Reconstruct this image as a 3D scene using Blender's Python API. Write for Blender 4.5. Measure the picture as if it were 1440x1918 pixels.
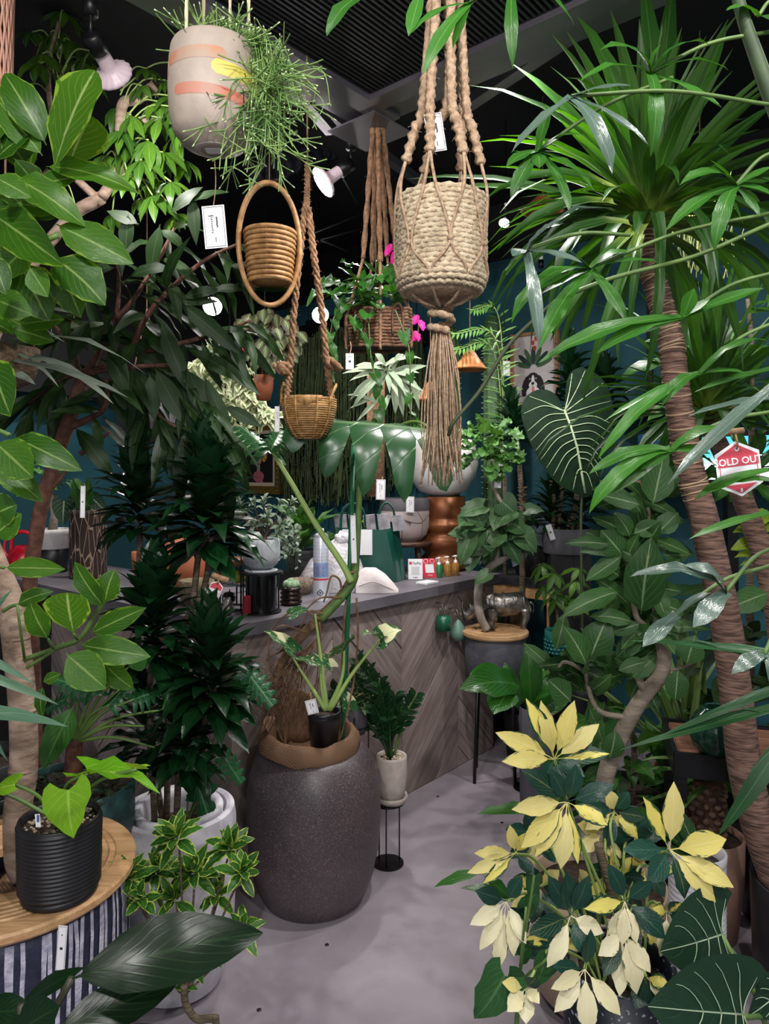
import bpy, bmesh, math, random
from mathutils import Vector, Matrix, noise
from math import pi, sin, cos, radians as R
for _o in list(bpy.data.objects): bpy.data.objects.remove(_o)
SC = bpy.context.scene
COL = SC.collection
rng = random.Random(11)
V = Vector
F, HZ, CX, EYE = 1340.0, 890.0, 720.0, 1.5      # focal length and horizon in pixels of 1440x1918, eye height
# ---------------------------------------------------------------- camera
cam = bpy.data.objects.new('camera', bpy.data.cameras.new('camera'))
COL.objects.link(cam)
cam.location = (0, 0, EYE); cam.rotation_euler = (pi/2, 0, 0)
cam.data.sensor_fit = 'HORIZONTAL'; cam.data.sensor_width = 36
cam.data.lens = 36*F/1440; cam.data.shift_y = -(959-HZ)/1440
cam.data.clip_start = .05
SC.camera = cam
# ---------------------------------------------------------------- world, lights, exposure
w = bpy.data.worlds.new('world'); SC.world = w; w.use_nodes = True
w.node_tree.nodes['Background'].inputs[0].default_value = (.88, .92, 1.0, 1)
w.node_tree.nodes['Background'].inputs[1].default_value = .28
SC.view_settings.view_transform = 'Standard'; SC.view_settings.look = 'None'
SC.view_settings.gamma = 1; SC.view_settings.use_curve_mapping = False
SC.view_settings.exposure = 0.32
SC.cycles.max_bounces = 5; SC.cycles.diffuse_bounces = 2; SC.cycles.glossy_bounces = 2; SC.cycles.transmission_bounces = 4; SC.cycles.adaptive_threshold = .025
def spot(name, loc, aim, watt, size=130, blend=.6, col=(1, .96, .93), rad=.05):
    l = bpy.data.lights.new(name, 'SPOT'); l.energy = watt; l.spot_size = R(size); l.spot_blend = blend
    l.color = col; l.shadow_soft_size = rad
    o = bpy.data.objects.new(name, l); COL.objects.link(o); o.location = loc
    o.rotation_euler = (V(aim)-V(loc)).to_track_quat('-Z', 'Y').to_euler()
    return o
# ceiling floodlights out of view, along the tracks of the shop
for loc, aim, watt in [((.35, 2.0, 2.75), (.35, 2.5, 0), 75), ((-.6, .2, 2.8), (-.7, 1.6, 1.2), 62), ((.75, .1, 2.8), (.9, 1.5, 1.0), 62),
                       ((-.05, 3.4, 2.75), (.15, 3.6, .9), 60), ((1.2, 2.7, 2.9), (1.1, 3.2, 1.0), 55), ((-1.6, 3.6, 2.9), (-1.5, 4.4, 1.0), 50),
                       ((.1, -1.0, 2.7), (0, 1.6, 1.2), 70), ((2.0, 1.6, 2.9), (1.2, 2.0, 1.4), 40)]:
    spot('ceiling_floodlight', loc, aim, watt)
_a = bpy.data.lights.new('corridor_fill', 'AREA'); _a.shape = 'RECTANGLE'; _a.size = 4; _a.size_y = 2.4; _a.energy = 60; _a.color = (.95, .97, 1)  # unseen soft fill added behind the camera, standing for mall corridor light
_ao = bpy.data.objects.new('corridor_fill', _a); COL.objects.link(_ao); _ao.location = (0, -3.2, 2.3); _ao.rotation_euler = (R(80), 0, 0)
# ---------------------------------------------------------------- helpers
def P(x, y, Y): return V(((x-CX)*Y/F, Y, EYE-(y-HZ)*Y/F))
def S(px, Y): return px*Y/F
C0 = V((-.552, 2.594, 0)); U = V((.65, .76, 0)).normalized(); W_ = V((.76, -.65, 0)).normalized()
def RT(t, s, z=0): return C0 + U*t + W_*s + V((0, 0, z))       # the room's own axes: t along the counter, s out of its front
def hexc(h):
    c = [int(h[i:i+2], 16)/255 for i in (0, 2, 4)]
    return tuple(x/12.92 if x <= .04045 else ((x+.055)/1.055)**2.4 for x in c) + (1,)
class NT:
    def __init__(s, name):
        s.m = bpy.data.materials.new(name); s.m.use_nodes = True
        s.t = s.m.node_tree; s.n = s.t.nodes; s.b = s.n['Principled BSDF']; s.out = s.n['Material Output']
    def new(s, typ, **kw):
        n = s.n.new(typ)
        for k, v in kw.items(): setattr(n, k, v)
        return n
    def put(s, sock, v):
        if isinstance(v, bpy.types.NodeSocket): s.t.links.new(v, sock)
        elif v is not None: sock.default_value = v
    def math(s, op, a, b=None, c=None, clamp=False):
        n = s.new('ShaderNodeMath', operation=op); n.use_clamp = clamp
        for i, x in enumerate((a, b, c)):
            if x is not None: s.put(n.inputs[i], x)
        return n.outputs[0]
    def ramp(s, v, a, b, lo=0., hi=1.):
        n = s.new('ShaderNodeMapRange', interpolation_type='SMOOTHSTEP')
        s.put(n.inputs[0], v); s.put(n.inputs[1], a); s.put(n.inputs[2], b); s.put(n.inputs[3], lo); s.put(n.inputs[4], hi)
        return n.outputs[0]
    def mix(s, f, a, b, mode='MIX'):
        n = s.new('ShaderNodeMix', data_type='RGBA', blend_type=mode)
        s.put(n.inputs[0], f); s.put(n.inputs[6], a); s.put(n.inputs[7], b)
        return n.outputs[2]
    def noise(s, scale, detail=3, vec=None, w=None, dist=0):
        n = s.new('ShaderNodeTexNoise')
        if w is not None: n.noise_dimensions = '4D'; s.put(n.inputs['W'], w)
        s.put(n.inputs['Scale'], scale); s.put(n.inputs['Detail'], detail); s.put(n.inputs['Distortion'], dist)
        if vec is not None: s.put(n.inputs['Vector'], vec)
        return n.outputs[0]
    def coord(s, which='Object', scale=None):
        o = s.new('ShaderNodeTexCoord').outputs[which]
        if scale:
            m = s.new('ShaderNodeMapping'); s.put(m.inputs['Vector'], o); m.inputs['Scale'].default_value = scale; o = m.outputs[0]
        return o
    def rnd(s): return s.new('ShaderNodeObjectInfo').outputs['Random']
    def bump(s, h, strength, dist=.01):
        n = s.new('ShaderNodeBump'); s.put(n.inputs['Height'], h); n.inputs['Strength'].default_value = strength; n.inputs['Distance'].default_value = dist
        s.put(s.b.inputs['Normal'], n.outputs[0])
    def base(s, c, rough=.5, metal=0, spec=.5):
        s.put(s.b.inputs['Base Color'], c); s.put(s.b.inputs['Roughness'], rough); s.put(s.b.inputs['Metallic'], metal)
        s.put(s.b.inputs['Specular IOR Level'], spec)
_mats = {}
def pm(name, c, rough=.5, metal=0, c2=None, ns=20, bump=0, bs=None, spec=.5, stretch=None, rndv=0, detail=4):
    """plain coloured material with noise mottling and fine relief"""
    if name in _mats: return _mats[name]
    t = NT(name); co = t.coord('Object', stretch)
    col = hexc(c)
    if c2: col = t.mix(t.ramp(t.noise(ns, detail, co), .35, .68), hexc(c), hexc(c2))
    if rndv:
        h = t.new('ShaderNodeHueSaturation'); t.put(h.inputs['Color'], col); t.put(h.inputs['Value'], t.math('MULTIPLY_ADD', t.rnd(), rndv, 1-rndv/2)); col = h.outputs[0]
    t.base(col, rough, metal, spec)
    if bump: t.bump(t.noise(bs or ns*2, 5, co), bump)
    _mats[name] = t.m; return t.m
def wood(name, c1, c2, scale=(2, 22, 22), rough=.55, knots=False, dark=None, rnd=.35, bump=.25):
    """grain runs along local X"""
    if name in _mats: return _mats[name]
    t = NT(name); r = t.rnd(); co = t.coord('Object', scale)
    n1 = t.noise(1.6, 6, co, t.math('MULTIPLY', r, 40.), .6); n2 = t.noise(6, 4, co, t.math('MULTIPLY', r, 91.))
    f = t.math('ADD', t.math('MULTIPLY', n1, .7), t.math('MULTIPLY', n2, .3))
    col = t.mix(t.ramp(f, .36, .62), hexc(c1), hexc(c2))
    if dark: col = t.mix(t.ramp(t.noise(2.2, 2, t.coord('Object'), t.math('MULTIPLY', r, 17.)), .62, .75, 0, .7), col, hexc(dark))
    h = t.new('ShaderNodeHueSaturation'); t.put(h.inputs['Color'], col); t.put(h.inputs['Value'], t.math('MULTIPLY_ADD', r, rnd, 1-rnd/2))
    t.base(h.outputs[0], rough, 0, .35); t.bump(f, bump, .004)
    _mats[name] = t.m; return t.m
def emit(name, c, s):
    if name in _mats: return _mats[name]
    t = NT(name); t.base((0, 0, 0, 1), 1); t.b.inputs['Emission Color'].default_value = hexc(c); t.b.inputs['Emission Strength'].default_value = s
    t.m.cycles.emission_sampling = 'NONE'      # the spot in front of each lens carries its light
    _mats[name] = t.m; return t.m
def leafmat(name, c1, c2, vein, n=8, vw=.16, slope=.45, vs=.55, rough=.42, trans=.22, bmp=.25, var=None, cv=None, pale='71855a', spec=.3, tc=None, thr=.62):
    """leaf: midrib and side veins from the leaf's own uv, variegation as the species has it"""
    if name in _mats: return _mats[name]
    t = NT(name); sp = t.new('ShaderNodeSeparateXYZ'); uv = t.coord('UV'); t.put(sp.inputs[0], uv)
    u, v = sp.outputs[0], sp.outputs[1]; r = t.rnd()
    s = t.math('ABSOLUTE', t.math('MULTIPLY_ADD', u, 2., -1.))
    mid = t.ramp(s, .09, .02)
    d = t.math('ABSOLUTE', t.math('MULTIPLY_ADD', t.math('FRACT', t.math('MULTIPLY', t.math('MULTIPLY_ADD', s, -slope, v), float(n))), 2., -1.))
    side = t.math('MULTIPLY', t.ramp(d, 1-vw, 1.), t.ramp(s, 1., .3, .25, 1.))
    col = t.mix(r, hexc(c1), hexc(c2))
    bl = t.noise(5., 2, uv, t.math('MULTIPLY', r, 50.))
    col = t.mix(t.ramp(bl, .3, .75, 0., .35), col, hexc(c1))
    mp = t.new('ShaderNodeMapping'); t.put(mp.inputs['Vector'], uv); mp.inputs['Scale'].default_value = (3., 1.6, 1)
    nz = t.noise(4.5, 3, mp.outputs[0], t.math('MULTIPLY', r, 33.))
    if var == 'margin':      # pale edge
        col = t.mix(t.ramp(t.math('MULTIPLY_ADD', nz, .9, t.math('MULTIPLY', s, .75)), thr+.36, thr+.44), col, hexc(cv))
    elif var == 'center':    # pale middle, green edge; some leaflets nearly all pale, some nearly all green
        k = t.ramp(r, .22, .42, -.75, .12)
        col = t.mix(t.ramp(t.math('ADD', t.math('MULTIPLY_ADD', nz, -.75, t.math('MULTIPLY', s, -.6)), k), -.72, -.62), col, hexc(cv))
    elif var == 'splash':
        a = t.noise(9, 4, uv, t.math('MULTIPLY', r, 70.)); col = t.mix(t.ramp(a, .58, .64), col, hexc(cv))
        col = t.mix(t.ramp(t.noise(1.1, 1, uv, t.math('MULTIPLY', r, 23.)), .57, .6), col, hexc(cv))
    elif var == 'feather':   # pale band along midrib and veins
        col = t.mix(t.math('MULTIPLY', t.ramp(s, .75, .1), t.ramp(d, .25, .9)), col, hexc(cv))
    if tc: col = t.mix(t.ramp(v, .3, .02, 0., .85), col, hexc(tc))
    vm = t.math('MULTIPLY', t.math('MAXIMUM', mid, t.math('MULTIPLY', side, .75)), vs)
    col = t.mix(vm, col, hexc(vein))
    g = t.new('ShaderNodeNewGeometry').outputs['Backfacing']
    back = t.mix(.3, col, hexc(pale)); colf = t.mix(g, col, back)
    t.base(colf, rough, 0, spec); t.bump(t.math('MULTIPLY_ADD', side, -1., t.math('MULTIPLY', t.noise(14, 2, uv), .5)), bmp, .004)
    tr = t.new('ShaderNodeBsdfTranslucent'); h = t.new('ShaderNodeHueSaturation'); t.put(h.inputs['Color'], col)
    h.inputs['Hue'].default_value = .485; h.inputs['Saturation'].default_value = 1.15; h.inputs['Value'].default_value = 1.5
    t.put(tr.inputs['Color'], h.outputs[0])
    ms = t.new('ShaderNodeMixShader'); ms.inputs[0].default_value = trans
    t.put(ms.inputs[1], t.b.outputs[0]); t.put(ms.inputs[2], tr.outputs[0]); t.put(t.out.inputs[0], ms.outputs[0])
    _mats[name] = t.m; return t.m
# ---- objects
WL = {}
def link(o, name, parent=None, loc=None):
    COL.objects.link(o)
    if parent is not None: o.parent = parent
    if loc is not None: o.location = V(loc) - (WL[parent.name] if parent is not None else V())
    WL[o.name] = V(loc) if loc is not None else (WL[parent.name] if parent is not None else V())
    return o
def tag(o, label=None, cat=None, group=None, kind=None):
    for k, v in (('label', label), ('category', cat), ('group', group), ('kind', kind)):
        if v: o[k] = v
    return o
def thing(name, label, cat, loc, group=None, kind=None):
    o = bpy.data.objects.new(name, None); o.empty_display_size = .05
    link(o, name, None, loc); return tag(o, label, cat, group, kind)
class MB:
    """collects geometry in world coordinates; build() makes ONE object"""
    def __init__(s): s.v = []; s.f = []; s.uv = []
    def add(s, vs, fs):
        k = len(s.v); s.v += [V(p) for p in vs]; s.f += [tuple(i+k for i in f) for f in fs]; return s
    def quad(s, *p): return s.add(p, [tuple(range(len(p)))])
    def box(s, c, d, ax=None):
        c = V(c); X, Y, Z = ax or (V((1, 0, 0)), V((0, 1, 0)), V((0, 0, 1)))
        vs = [c + X*(d[0]/2*a) + Y*(d[1]/2*b) + Z*(d[2]/2*e) for a in (-1, 1) for b in (-1, 1) for e in (-1, 1)]
        return s.add(vs, [(0, 1, 3, 2), (4, 6, 7, 5), (0, 4, 5, 1), (2, 3, 7, 6), (0, 2, 6, 4), (1, 5, 7, 3)])
    def lathe(s, c, prof, n=28, rib=None, ax=None, closed=False):
        c = V(c); X, Y, Z = ax or (V((1, 0, 0)), V((0, 1, 0)), V((0, 0, 1)))
        vs = []; fs = []
        for j, (r, z) in enumerate(prof):
            for i in range(n):
                a = 2*pi*i/n; q = r*(rib(a, z) if rib else 1)
                vs.append(c + X*(q*cos(a)) + Y*(q*sin(a)) + Z*z)
        for j in range(len(prof)-1):
            for i in range(n):
                k = (i+1) % n; fs.append((j*n+i, j*n+k, (j+1)*n+k, (j+1)*n+i))
        if closed: fs.append(tuple(reversed(range(n)))); fs.append(tuple(range((len(prof)-1)*n, len(prof)*n)))
        return s.add(vs, fs)
    def tube(s, pts, r, n=8, twist=None, cap=True, flat=None):
        pts = [V(p) for p in pts]; m = len(pts)
        rs = list(r) if hasattr(r, '__len__') else [r]*m
        if len(rs) != m: rs = [rs[0] + (rs[-1]-rs[0])*i/(m-1) for i in range(m)]
        N = None; vs = []; L = 0
        for i, p in enumerate(pts):
            T = (pts[min(i+1, m-1)] - pts[max(i-1, 0)])
            T = T.normalized() if T.length > 1e-9 else V((0, 0, 1))
            if N is None: N = T.orthogonal().normalized()
            N = (N - T*N.dot(T)); N = N.normalized() if N.length > 1e-6 else T.orthogonal().normalized()
            B = T.cross(N)
            if i: L += (p-pts[i-1]).length
            for k in range(n):
                a = 2*pi*k/n; q = rs[i]
                if twist: q *= 1 + twist[0]*cos(twist[1]*a + L*twist[2])
                vs.append(p + N*(q*cos(a)) + B*(q*sin(a)*(flat or 1)))
        fs = []
        for i in range(m-1):
            for k in range(n):
                l = (k+1) % n; fs.append((i*n+k, i*n+l, (i+1)*n+l, (i+1)*n+k))
        if cap: fs.append(tuple(reversed(range(n)))); fs.append(tuple(range((m-1)*n, m*n)))
        return s.add(vs, fs)
    def ball(s, c, r, nu=10, nv=7):
        c = V(c); r = V((r, r, r)) if not hasattr(r, '__len__') else V(r)
        vs = [c + V((0, 0, r.z))]; 
        for j in range(1, nv):
            b = pi*j/nv
            for i in range(nu): a = 2*pi*i/nu; vs.append(c + V((r.x*sin(b)*cos(a), r.y*sin(b)*sin(a), r.z*cos(b))))
        vs.append(c - V((0, 0, r.z))); fs = []
        for i in range(nu):
            k = (i+1) % nu; fs.append((0, 1+i, 1+k)); fs.append((len(vs)-1, 1+(nv-2)*nu+k, 1+(nv-2)*nu+i))
            for j in range(nv-2): fs.append((1+j*nu+i, 1+(j+1)*nu+i, 1+(j+1)*nu+k, 1+j*nu+k))
        return s.add(vs, fs)
    def mesh(s, name, mat, o, smooth=True):
        me = bpy.data.meshes.new(name); me.from_pydata([p-o for p in s.v], [], s.f)
        if smooth: me.polygons.foreach_set('use_smooth', [True]*len(me.polygons))
        if mat: me.materials.append(mat)
        me.update(); return me
    def build(s, name, mat, parent=None, loc=None, smooth=True, label=None, cat=None, group=None, kind=None, auto=None):
        if parent is not None: o0 = WL[parent.name]; l = None
        else:
            if loc is None:
                lo = [min(p[i] for p in s.v) for i in range(3)]; hi = [max(p[i] for p in s.v) for i in range(3)]
                loc = V(((lo[0]+hi[0])/2, (lo[1]+hi[1])/2, lo[2]))
            o0 = V(loc); l = loc
        me = s.mesh(name, mat, o0, smooth)
        if smooth and auto is not None: me.set_sharp_from_angle(angle=R(auto))
        ob = bpy.data.objects.new(name, me); link(ob, name, parent, l)
        if parent is not None: WL[ob.name] = o0
        return tag(ob, label, cat, group, kind)
def bez(pts, n=8):
    """smooth curve through points (Catmull-Rom)"""
    pts = [V(p) for p in pts]
    if len(pts) < 3: return [pts[0].lerp(pts[-1], i/n) for i in range(n+1)]
    q = [pts[0]*2-pts[1]] + pts + [pts[-1]*2-pts[-2]]; out = []
    for i in range(1, len(q)-2):
        a, b, c, d = q[i-1:i+3]
        for k in range(n):
            t = k/n; out.append(.5*((2*b) + (c-a)*t + (2*a-5*b+4*c-d)*t*t + (3*b-a-3*c+d)*t**3))
    return out + [pts[-1]]
def pxl(lst, Y):                                     # [(x, y[, dY[, ...]])] -> points
    return [P(p[0], p[1], Y + (p[2] if len(p) > 2 else 0)) for p in lst]
# ---- leaves
PROF = {
 'ovate': [(0, .03), (.05, .04), (.1, .3), (.25, .82), (.42, 1), (.6, .93), (.78, .66), (.91, .32), (1, .02)],
 'obov': [(0, .03), (.06, .05), (.14, .22), (.35, .66), (.58, .97), (.74, 1), (.86, .86), (.94, .6), (.985, .3), (1, .04)],
 'lance': [(0, .04), (.06, .06), (.14, .4), (.3, .85), (.48, 1), (.65, .85), (.82, .48), (1, .01)],
 'strap': [(0, .9), (.1, .7), (.25, .85), (.45, 1), (.65, .85), (.85, .45), (1, .02)],
 'heart': [(0, .62), (.06, .86), (.16, 1), (.32, .98), (.5, .82), (.68, .58), (.85, .28), (1, .01)],
 'round': [(0, .3), (.06, .6), (.2, .9), (.4, 1), (.6, .95), (.78, .74), (.91, .42), (1, .05)],
 'palmlet': [(0, .05), (.17, .05), (.22, .2), (.38, .76), (.56, 1), (.72, .9), (.87, .5), (1, .03)],
 'heart2': [(0, .72), (.04, .88), (.1, .98), (.2, 1), (.32, .97), (.45, .89), (.58, .76), (.7, .59), (.82, .39), (.92, .19), (1, .01)],
 'bract': [(0, .55), (.15, .9), (.35, 1), (.6, .75), (.8, .4), (1, .01)],
 'lobe': [(0, .55), (.2, .6), (.4, .85), (.6, 1), (.8, .7), (.93, .28), (1, .02)],
}
def leafmesh(name, prof, mat, asp=.4, nu=4, droop=.6, fold=.15, back=0, wave=0, wf=2.5, twist=0, ph=0, dp=1.3, side=0):
    pr = PROF[prof]; ctr = []; pos = V((0, 0)); th = 0
    prev = 0; M = 24; line = [V((0, 0))]
    for i in range(1, M+1):
        v = (i-.5)/M; th = -droop*v**dp; pos = pos + V((cos(th), sin(th)))/M; line.append(pos.copy())
    tip = line[-1]; an = math.atan2(tip.y, tip.x); sc = 1/max(tip.length, .2)
    def rot(p): return V((p.x*cos(-an)-p.y*sin(-an), p.x*sin(-an)+p.y*cos(-an)))*sc
    line = [rot(p) for p in line]
    vs = []; uvs = []; fs = []
    for (v, wd) in pr:
        i = min(int(v*M), M-1); t = v*M-i; c = line[i].lerp(line[i+1], t)
        d = (line[i+1]-line[i]).normalized()
        for k in range(nu+1):
            s = -1+2*k/nu; x = s*wd*.5; a = twist*v
            z = fold*abs(s)**1.5*wd*.5*asp + wave*asp*sin(wf*2*pi*v + ph + (s > 0)*1.3)*abs(s)*.5*min(1, wd*1.4)
            b = back*(1-v)**3*abs(s)**1.6
            xx = x*cos(a) - z/asp*sin(a); zz = x*asp*sin(a) + z*cos(a)
            vs.append((xx + side*asp*0 + side*sin(pi*v)*.5, c.x - d.y*zz - b, c.y + d.x*zz)); uvs.append((k/nu, v))
    W = nu+1
    for j in range(len(pr)-1):
        for k in range(nu): fs.append((j*W+k, j*W+k+1, (j+1)*W+k+1, (j+1)*W+k))
    me = bpy.data.meshes.new(name); me.from_pydata(vs, [], fs)
    me.polygons.foreach_set('use_smooth', [True]*len(fs))
    ul = me.uv_layers.new(name='UVMap')
    for l in me.loops: ul.data[l.index].uv = uvs[l.vertex_index]
    me.materials.append(mat); me.update(); me['asp'] = asp
    return me
def variants(name, prof, mat, asp=.4, droops=(.3, .8, 1.3), wave=.12, **kw):
    return [leafmesh(name, prof, mat, asp, droop=d, wave=wave*(1+.5*i), ph=i*2.1, twist=(-.3, .25, .1, .35, -.15)[i % 5], **kw) for i, d in enumerate(droops)]
UPC = V((0, -.75, .65))
def lmat(base, tip, wd, up):
    y = V(tip)-V(base); L = max(y.length, 1e-4); y = y/L
    z = V(up) - y*V(up).dot(y)
    if z.length < 1e-3: z = y.orthogonal()
    z.normalize(); x = y.cross(z)
    return Matrix(((x.x*wd, y.x*L, z.x*L, base[0]), (x.y*wd, y.y*L, z.y*L, base[1]), (x.z*wd, y.z*L, z.z*L, base[2]), (0, 0, 0, 1)))
class Plant:
    def __init__(s, name, label, cat, loc, group=None):
        s.root = thing(name, label, cat, loc, group); s.loc = V(loc); s.L = []; s.st = []
    def leaf(s, me, base, tip, wd, up=UPC, name='leaf'):
        if isinstance(me, list): me = rng.choice(me)
        s.L.append((name, me, V(base), V(tip), wd, V(up)))
    def rnd(s, me, base, d, L, wd, up=None, name='leaf'):
        d = V(d).normalized(); s.leaf(me, base, V(base)+d*L, wd, up if up is not None else V((rng.uniform(-.4, .4), -.35, 1)), name)
    def lv(s, me, Y, lst, up=UPC, name='leaf', dt=0):
        for q in lst:
            db = q[5] if len(q) > 5 else 0; d2 = q[6] if len(q) > 6 else db+dt
            s.leaf(me, P(q[0], q[1], Y+db), P(q[2], q[3], Y+d2), S(q[4], Y), V(up)+V((rng.uniform(-.25, .25), 0, rng.uniform(-.2, .2))), name)
    def tube(s, name, pts, r, mat, n=8, **kw):
        mb = MB().tube(pts, r, n, **kw); return mb.build(name, mat, s.root)
    def stems(s, pts, r, n=5): s.st.append((pts, r, n))
    def twig(s, me, pts, n, L, wd, t0=.1, grav=.5, spread=.8, face=V((0, -.6, .8)), jit=.25, tipfan=0):
        """leaves on alternate sides of a twig"""
        pts = bez(pts, 6); m = len(pts)
        for i in range(n):
            f = t0 + (1-t0)*i/max(n-1, 1); k = min(int(f*(m-1)), m-2); b = pts[k].lerp(pts[k+1], f*(m-1)-k)
            T = (pts[k+1]-pts[k]).normalized(); a = 2.4*i + rng.uniform(-.5, .5)
            N = T.orthogonal().normalized(); B = T.cross(N)
            d = T*(1-spread*.6) + (N*cos(a)+B*sin(a))*spread + V((0, 0, -grav)) + V([rng.uniform(-jit, jit) for _ in range(3)])
            q = rng.uniform(.75, 1.15)
            s.rnd(me, b, d, L*q, wd*q, face + V([rng.uniform(-.5, .5) for _ in range(3)]))
    def rosette(s, me, c, ax, n, L, wd, h=0, e0=80, e1=-20, jit=.12, up=None, name='leaf', grav=0):
        """n leaves spiralling up an axis of height h: the lowest lie at angle e1, the top ones at e0"""
        ax = V(ax).normalized(); X = ax.orthogonal().normalized(); Y = ax.cross(X)
        for i in range(n):
            f = (i+.5)/n; a = i*2.39996 + rng.uniform(-.15, .15); e = R(e1+(e0-e1)*f + rng.uniform(-8, 8))
            hd = X*cos(a)+Y*sin(a); d = hd*cos(e) + ax*sin(e) + V([rng.uniform(-jit, jit) for _ in range(3)]) - V((0, 0, grav*cos(e)))
            q = rng.uniform(.82, 1.12)*(1-.25*f)
            s.leaf(me, V(c)+ax*(h*f), V(c)+ax*(h*f)+d.normalized()*L*q, wd*rng.uniform(.9, 1.1), ax*cos(e)-hd*sin(e)+V((0, 0, .2)), name)
    def pal(s, me, c, nrm, n, L, wd, droop=.3, a0=0, arc=2*pi, name='leaf'):
        nrm = V(nrm).normalized(); X = nrm.orthogonal().normalized(); Y = nrm.cross(X)
        for i in range(n):
            a = a0 + arc*i/n + rng.uniform(-.15, .15); d = X*cos(a)+Y*sin(a) - nrm*droop*rng.uniform(.5, 1.4) + V((0, 0, -droop*.6))
            s.leaf(me, c, V(c)+d.normalized()*L*rng.uniform(.75, 1.1), wd*rng.uniform(.85, 1.1), nrm+V([rng.uniform(-.2, .2) for _ in range(3)]), name)
    def finish(s, stem_mat=None, keep=300):
        if s.st:
            mb = MB()
            for p, r, n in s.st: mb.tube(p, r, n)
            mb.build('stem', stem_mat, s.root, kind='stuff' if len(s.st) > 1 else None)
        L = sorted(s.L, key=lambda q: -(q[3]-q[2]).length*q[4]/max(q[2].y, .3)**2)
        tm = Matrix.Translation(-s.loc)
        for (name, me, b, t, wd, up) in L[:keep]:
            o = bpy.data.objects.new(name, me); COL.objects.link(o); o.parent = s.root; o.matrix_basis = tm @ lmat(b, t, wd, up)
        if len(L) > keep:
            vs = []; fs = []; uvs = []; mat = L[keep][1].materials[0]
            for (name, me, b, t, wd, up) in L[keep:]:
                m = tm @ lmat(b, t, wd, up); k = len(vs); vs += [m @ q.co for q in me.vertices]
                for p in me.polygons:
                    fs.append(tuple(i+k for i in p.vertices)); uvs += [me.uv_layers[0].data[i].uv[:] for i in p.loop_indices]
            me = bpy.data.meshes.new('foliage'); me.from_pydata(vs, [], fs); ul = me.uv_layers.new(name='UVMap')
            for i, q in enumerate(uvs): ul.data[i].uv = q
            me.polygons.foreach_set('use_smooth', [True]*len(fs)); me.materials.append(mat)
            o = bpy.data.objects.new('foliage', me); COL.objects.link(o); o.parent = s.root; o['kind'] = 'stuff'
        return s.root
def pot(parent, c, prof, mat, soil_z=None, soil_mat=None, n=32, rib=None, wall=.008, name='pot', auto=None):
    """outer profile [(r, z)] up to the rim, then an inner wall down to the soil"""
    rt, zt = prof[-1]; pf = [(0.001, prof[0][1])] + list(prof) + [(rt-wall*.5, zt+wall*.25), (rt-wall, zt), (max(rt-wall*1.3, .004), (soil_z if soil_z is not None else zt*.5))]
    o = MB().lathe(c, pf, n, rib).build(name, mat, parent, auto=auto)
    if soil_z is not None: MB().lathe(c, [(.001, soil_z), (rt-wall, soil_z-.002)], n).build('soil', soil_mat, parent)
    return o
def text(body, size, mat, parent, origin, ax, name='lettering', ext=.0004, bold=0, align='CENTER'):
    cu = bpy.data.curves.new(name, 'FONT'); cu.body = body; cu.size = size; cu.extrude = ext; cu.offset = bold; cu.align_x = align; cu.align_y = 'CENTER'
    cu.resolution_u = 2; cu.materials.append(mat)
    tmp = bpy.data.objects.new(name, cu); COL.objects.link(tmp); bpy.context.view_layer.update()
    me = bpy.data.meshes.new_from_object(tmp); bpy.data.objects.remove(tmp)
    o = bpy.data.objects.new(name, me); COL.objects.link(o); o.parent = parent
    X, Y = V(ax[0]).normalized(), V(ax[1]).normalized(); Z = X.cross(Y); q = V(origin)-WL[parent.name]
    o.matrix_basis = Matrix(((X.x, Y.x, Z.x, q.x), (X.y, Y.y, Z.y, q.y), (X.z, Y.z, Z.z, q.z), (0, 0, 0, 1)))
    return o
# ================================================================ setting
M_conc = NT('polished_concrete')
_co = M_conc.coord('Object'); _n = M_conc.noise(1.3, 6, _co, None, .4); _n2 = M_conc.noise(9, 5, _co); _n3 = M_conc.noise(140, 2, _co)
_c = M_conc.mix(M_conc.ramp(_n, .3, .7), hexc('857c85'), hexc('9c939b'))
_c = M_conc.mix(M_conc.ramp(_n2, .45, .75, 0, .45), _c, hexc('766d75'))
_c = M_conc.mix(M_conc.ramp(_n3, .66, .74, 0, .35), _c, hexc('b5adb3'))
M_conc.base(_c, M_conc.ramp(_n2, .3, .7, .5, .68), 0, .4); M_conc.bump(_n2, .06, .01)
FL = MB().box((0, 3, -.05), (14, 14, .1)).build('floor', M_conc.m, smooth=False, kind='structure')
m_drain = pm('dark_floor_plug', '121114', .5)
for (x, y) in [(485, 1892), (940, 1541), (612, 1770), (820, 1492)]:
    Y = 2010/(y-HZ); c = P(x, y, Y); MB().lathe(c, [(.0005, .002), (.006, .002), (.007, 0)], 12).build('floor_plug', m_drain, FL)
t = NT('teal_wall'); _co = t.coord('Object')
t.base(t.mix(t.ramp(t.noise(2.5, 4, _co), .35, .7), hexc('1f4751'), hexc('265763')), .6, 0, .3); t.bump(t.noise(160, 2, _co), .08, .003)
M_teal = t.m
M_black = pm('matt_black', '0d0c0f', .7)
M_blackmetal = pm('black_metal', '111114', .4, .3)
def wall(name, t0, s0, t1, s1, z0, z1, th, mat):
    a, b = RT(t0, s0), RT(t1, s1); d = (b-a).normalized(); n = V((-d.y, d.x, 0))
    c = (a+b)/2 + n*th/2 + V((0, 0, (z0+z1)/2))
    return MB().box(c, ((b-a).length, th, z1-z0), (d, n, V((0, 0, 1)))).build(name, mat, smooth=False, kind='structure')
TB = 2.51
wall('wall_back', TB, -3.25, TB, 3.6, 0, 3.3, .1, M_teal)
wall('wall_left', TB, -3.15, -3.0, -3.15, 0, 3.3, .1, M_teal)
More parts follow.
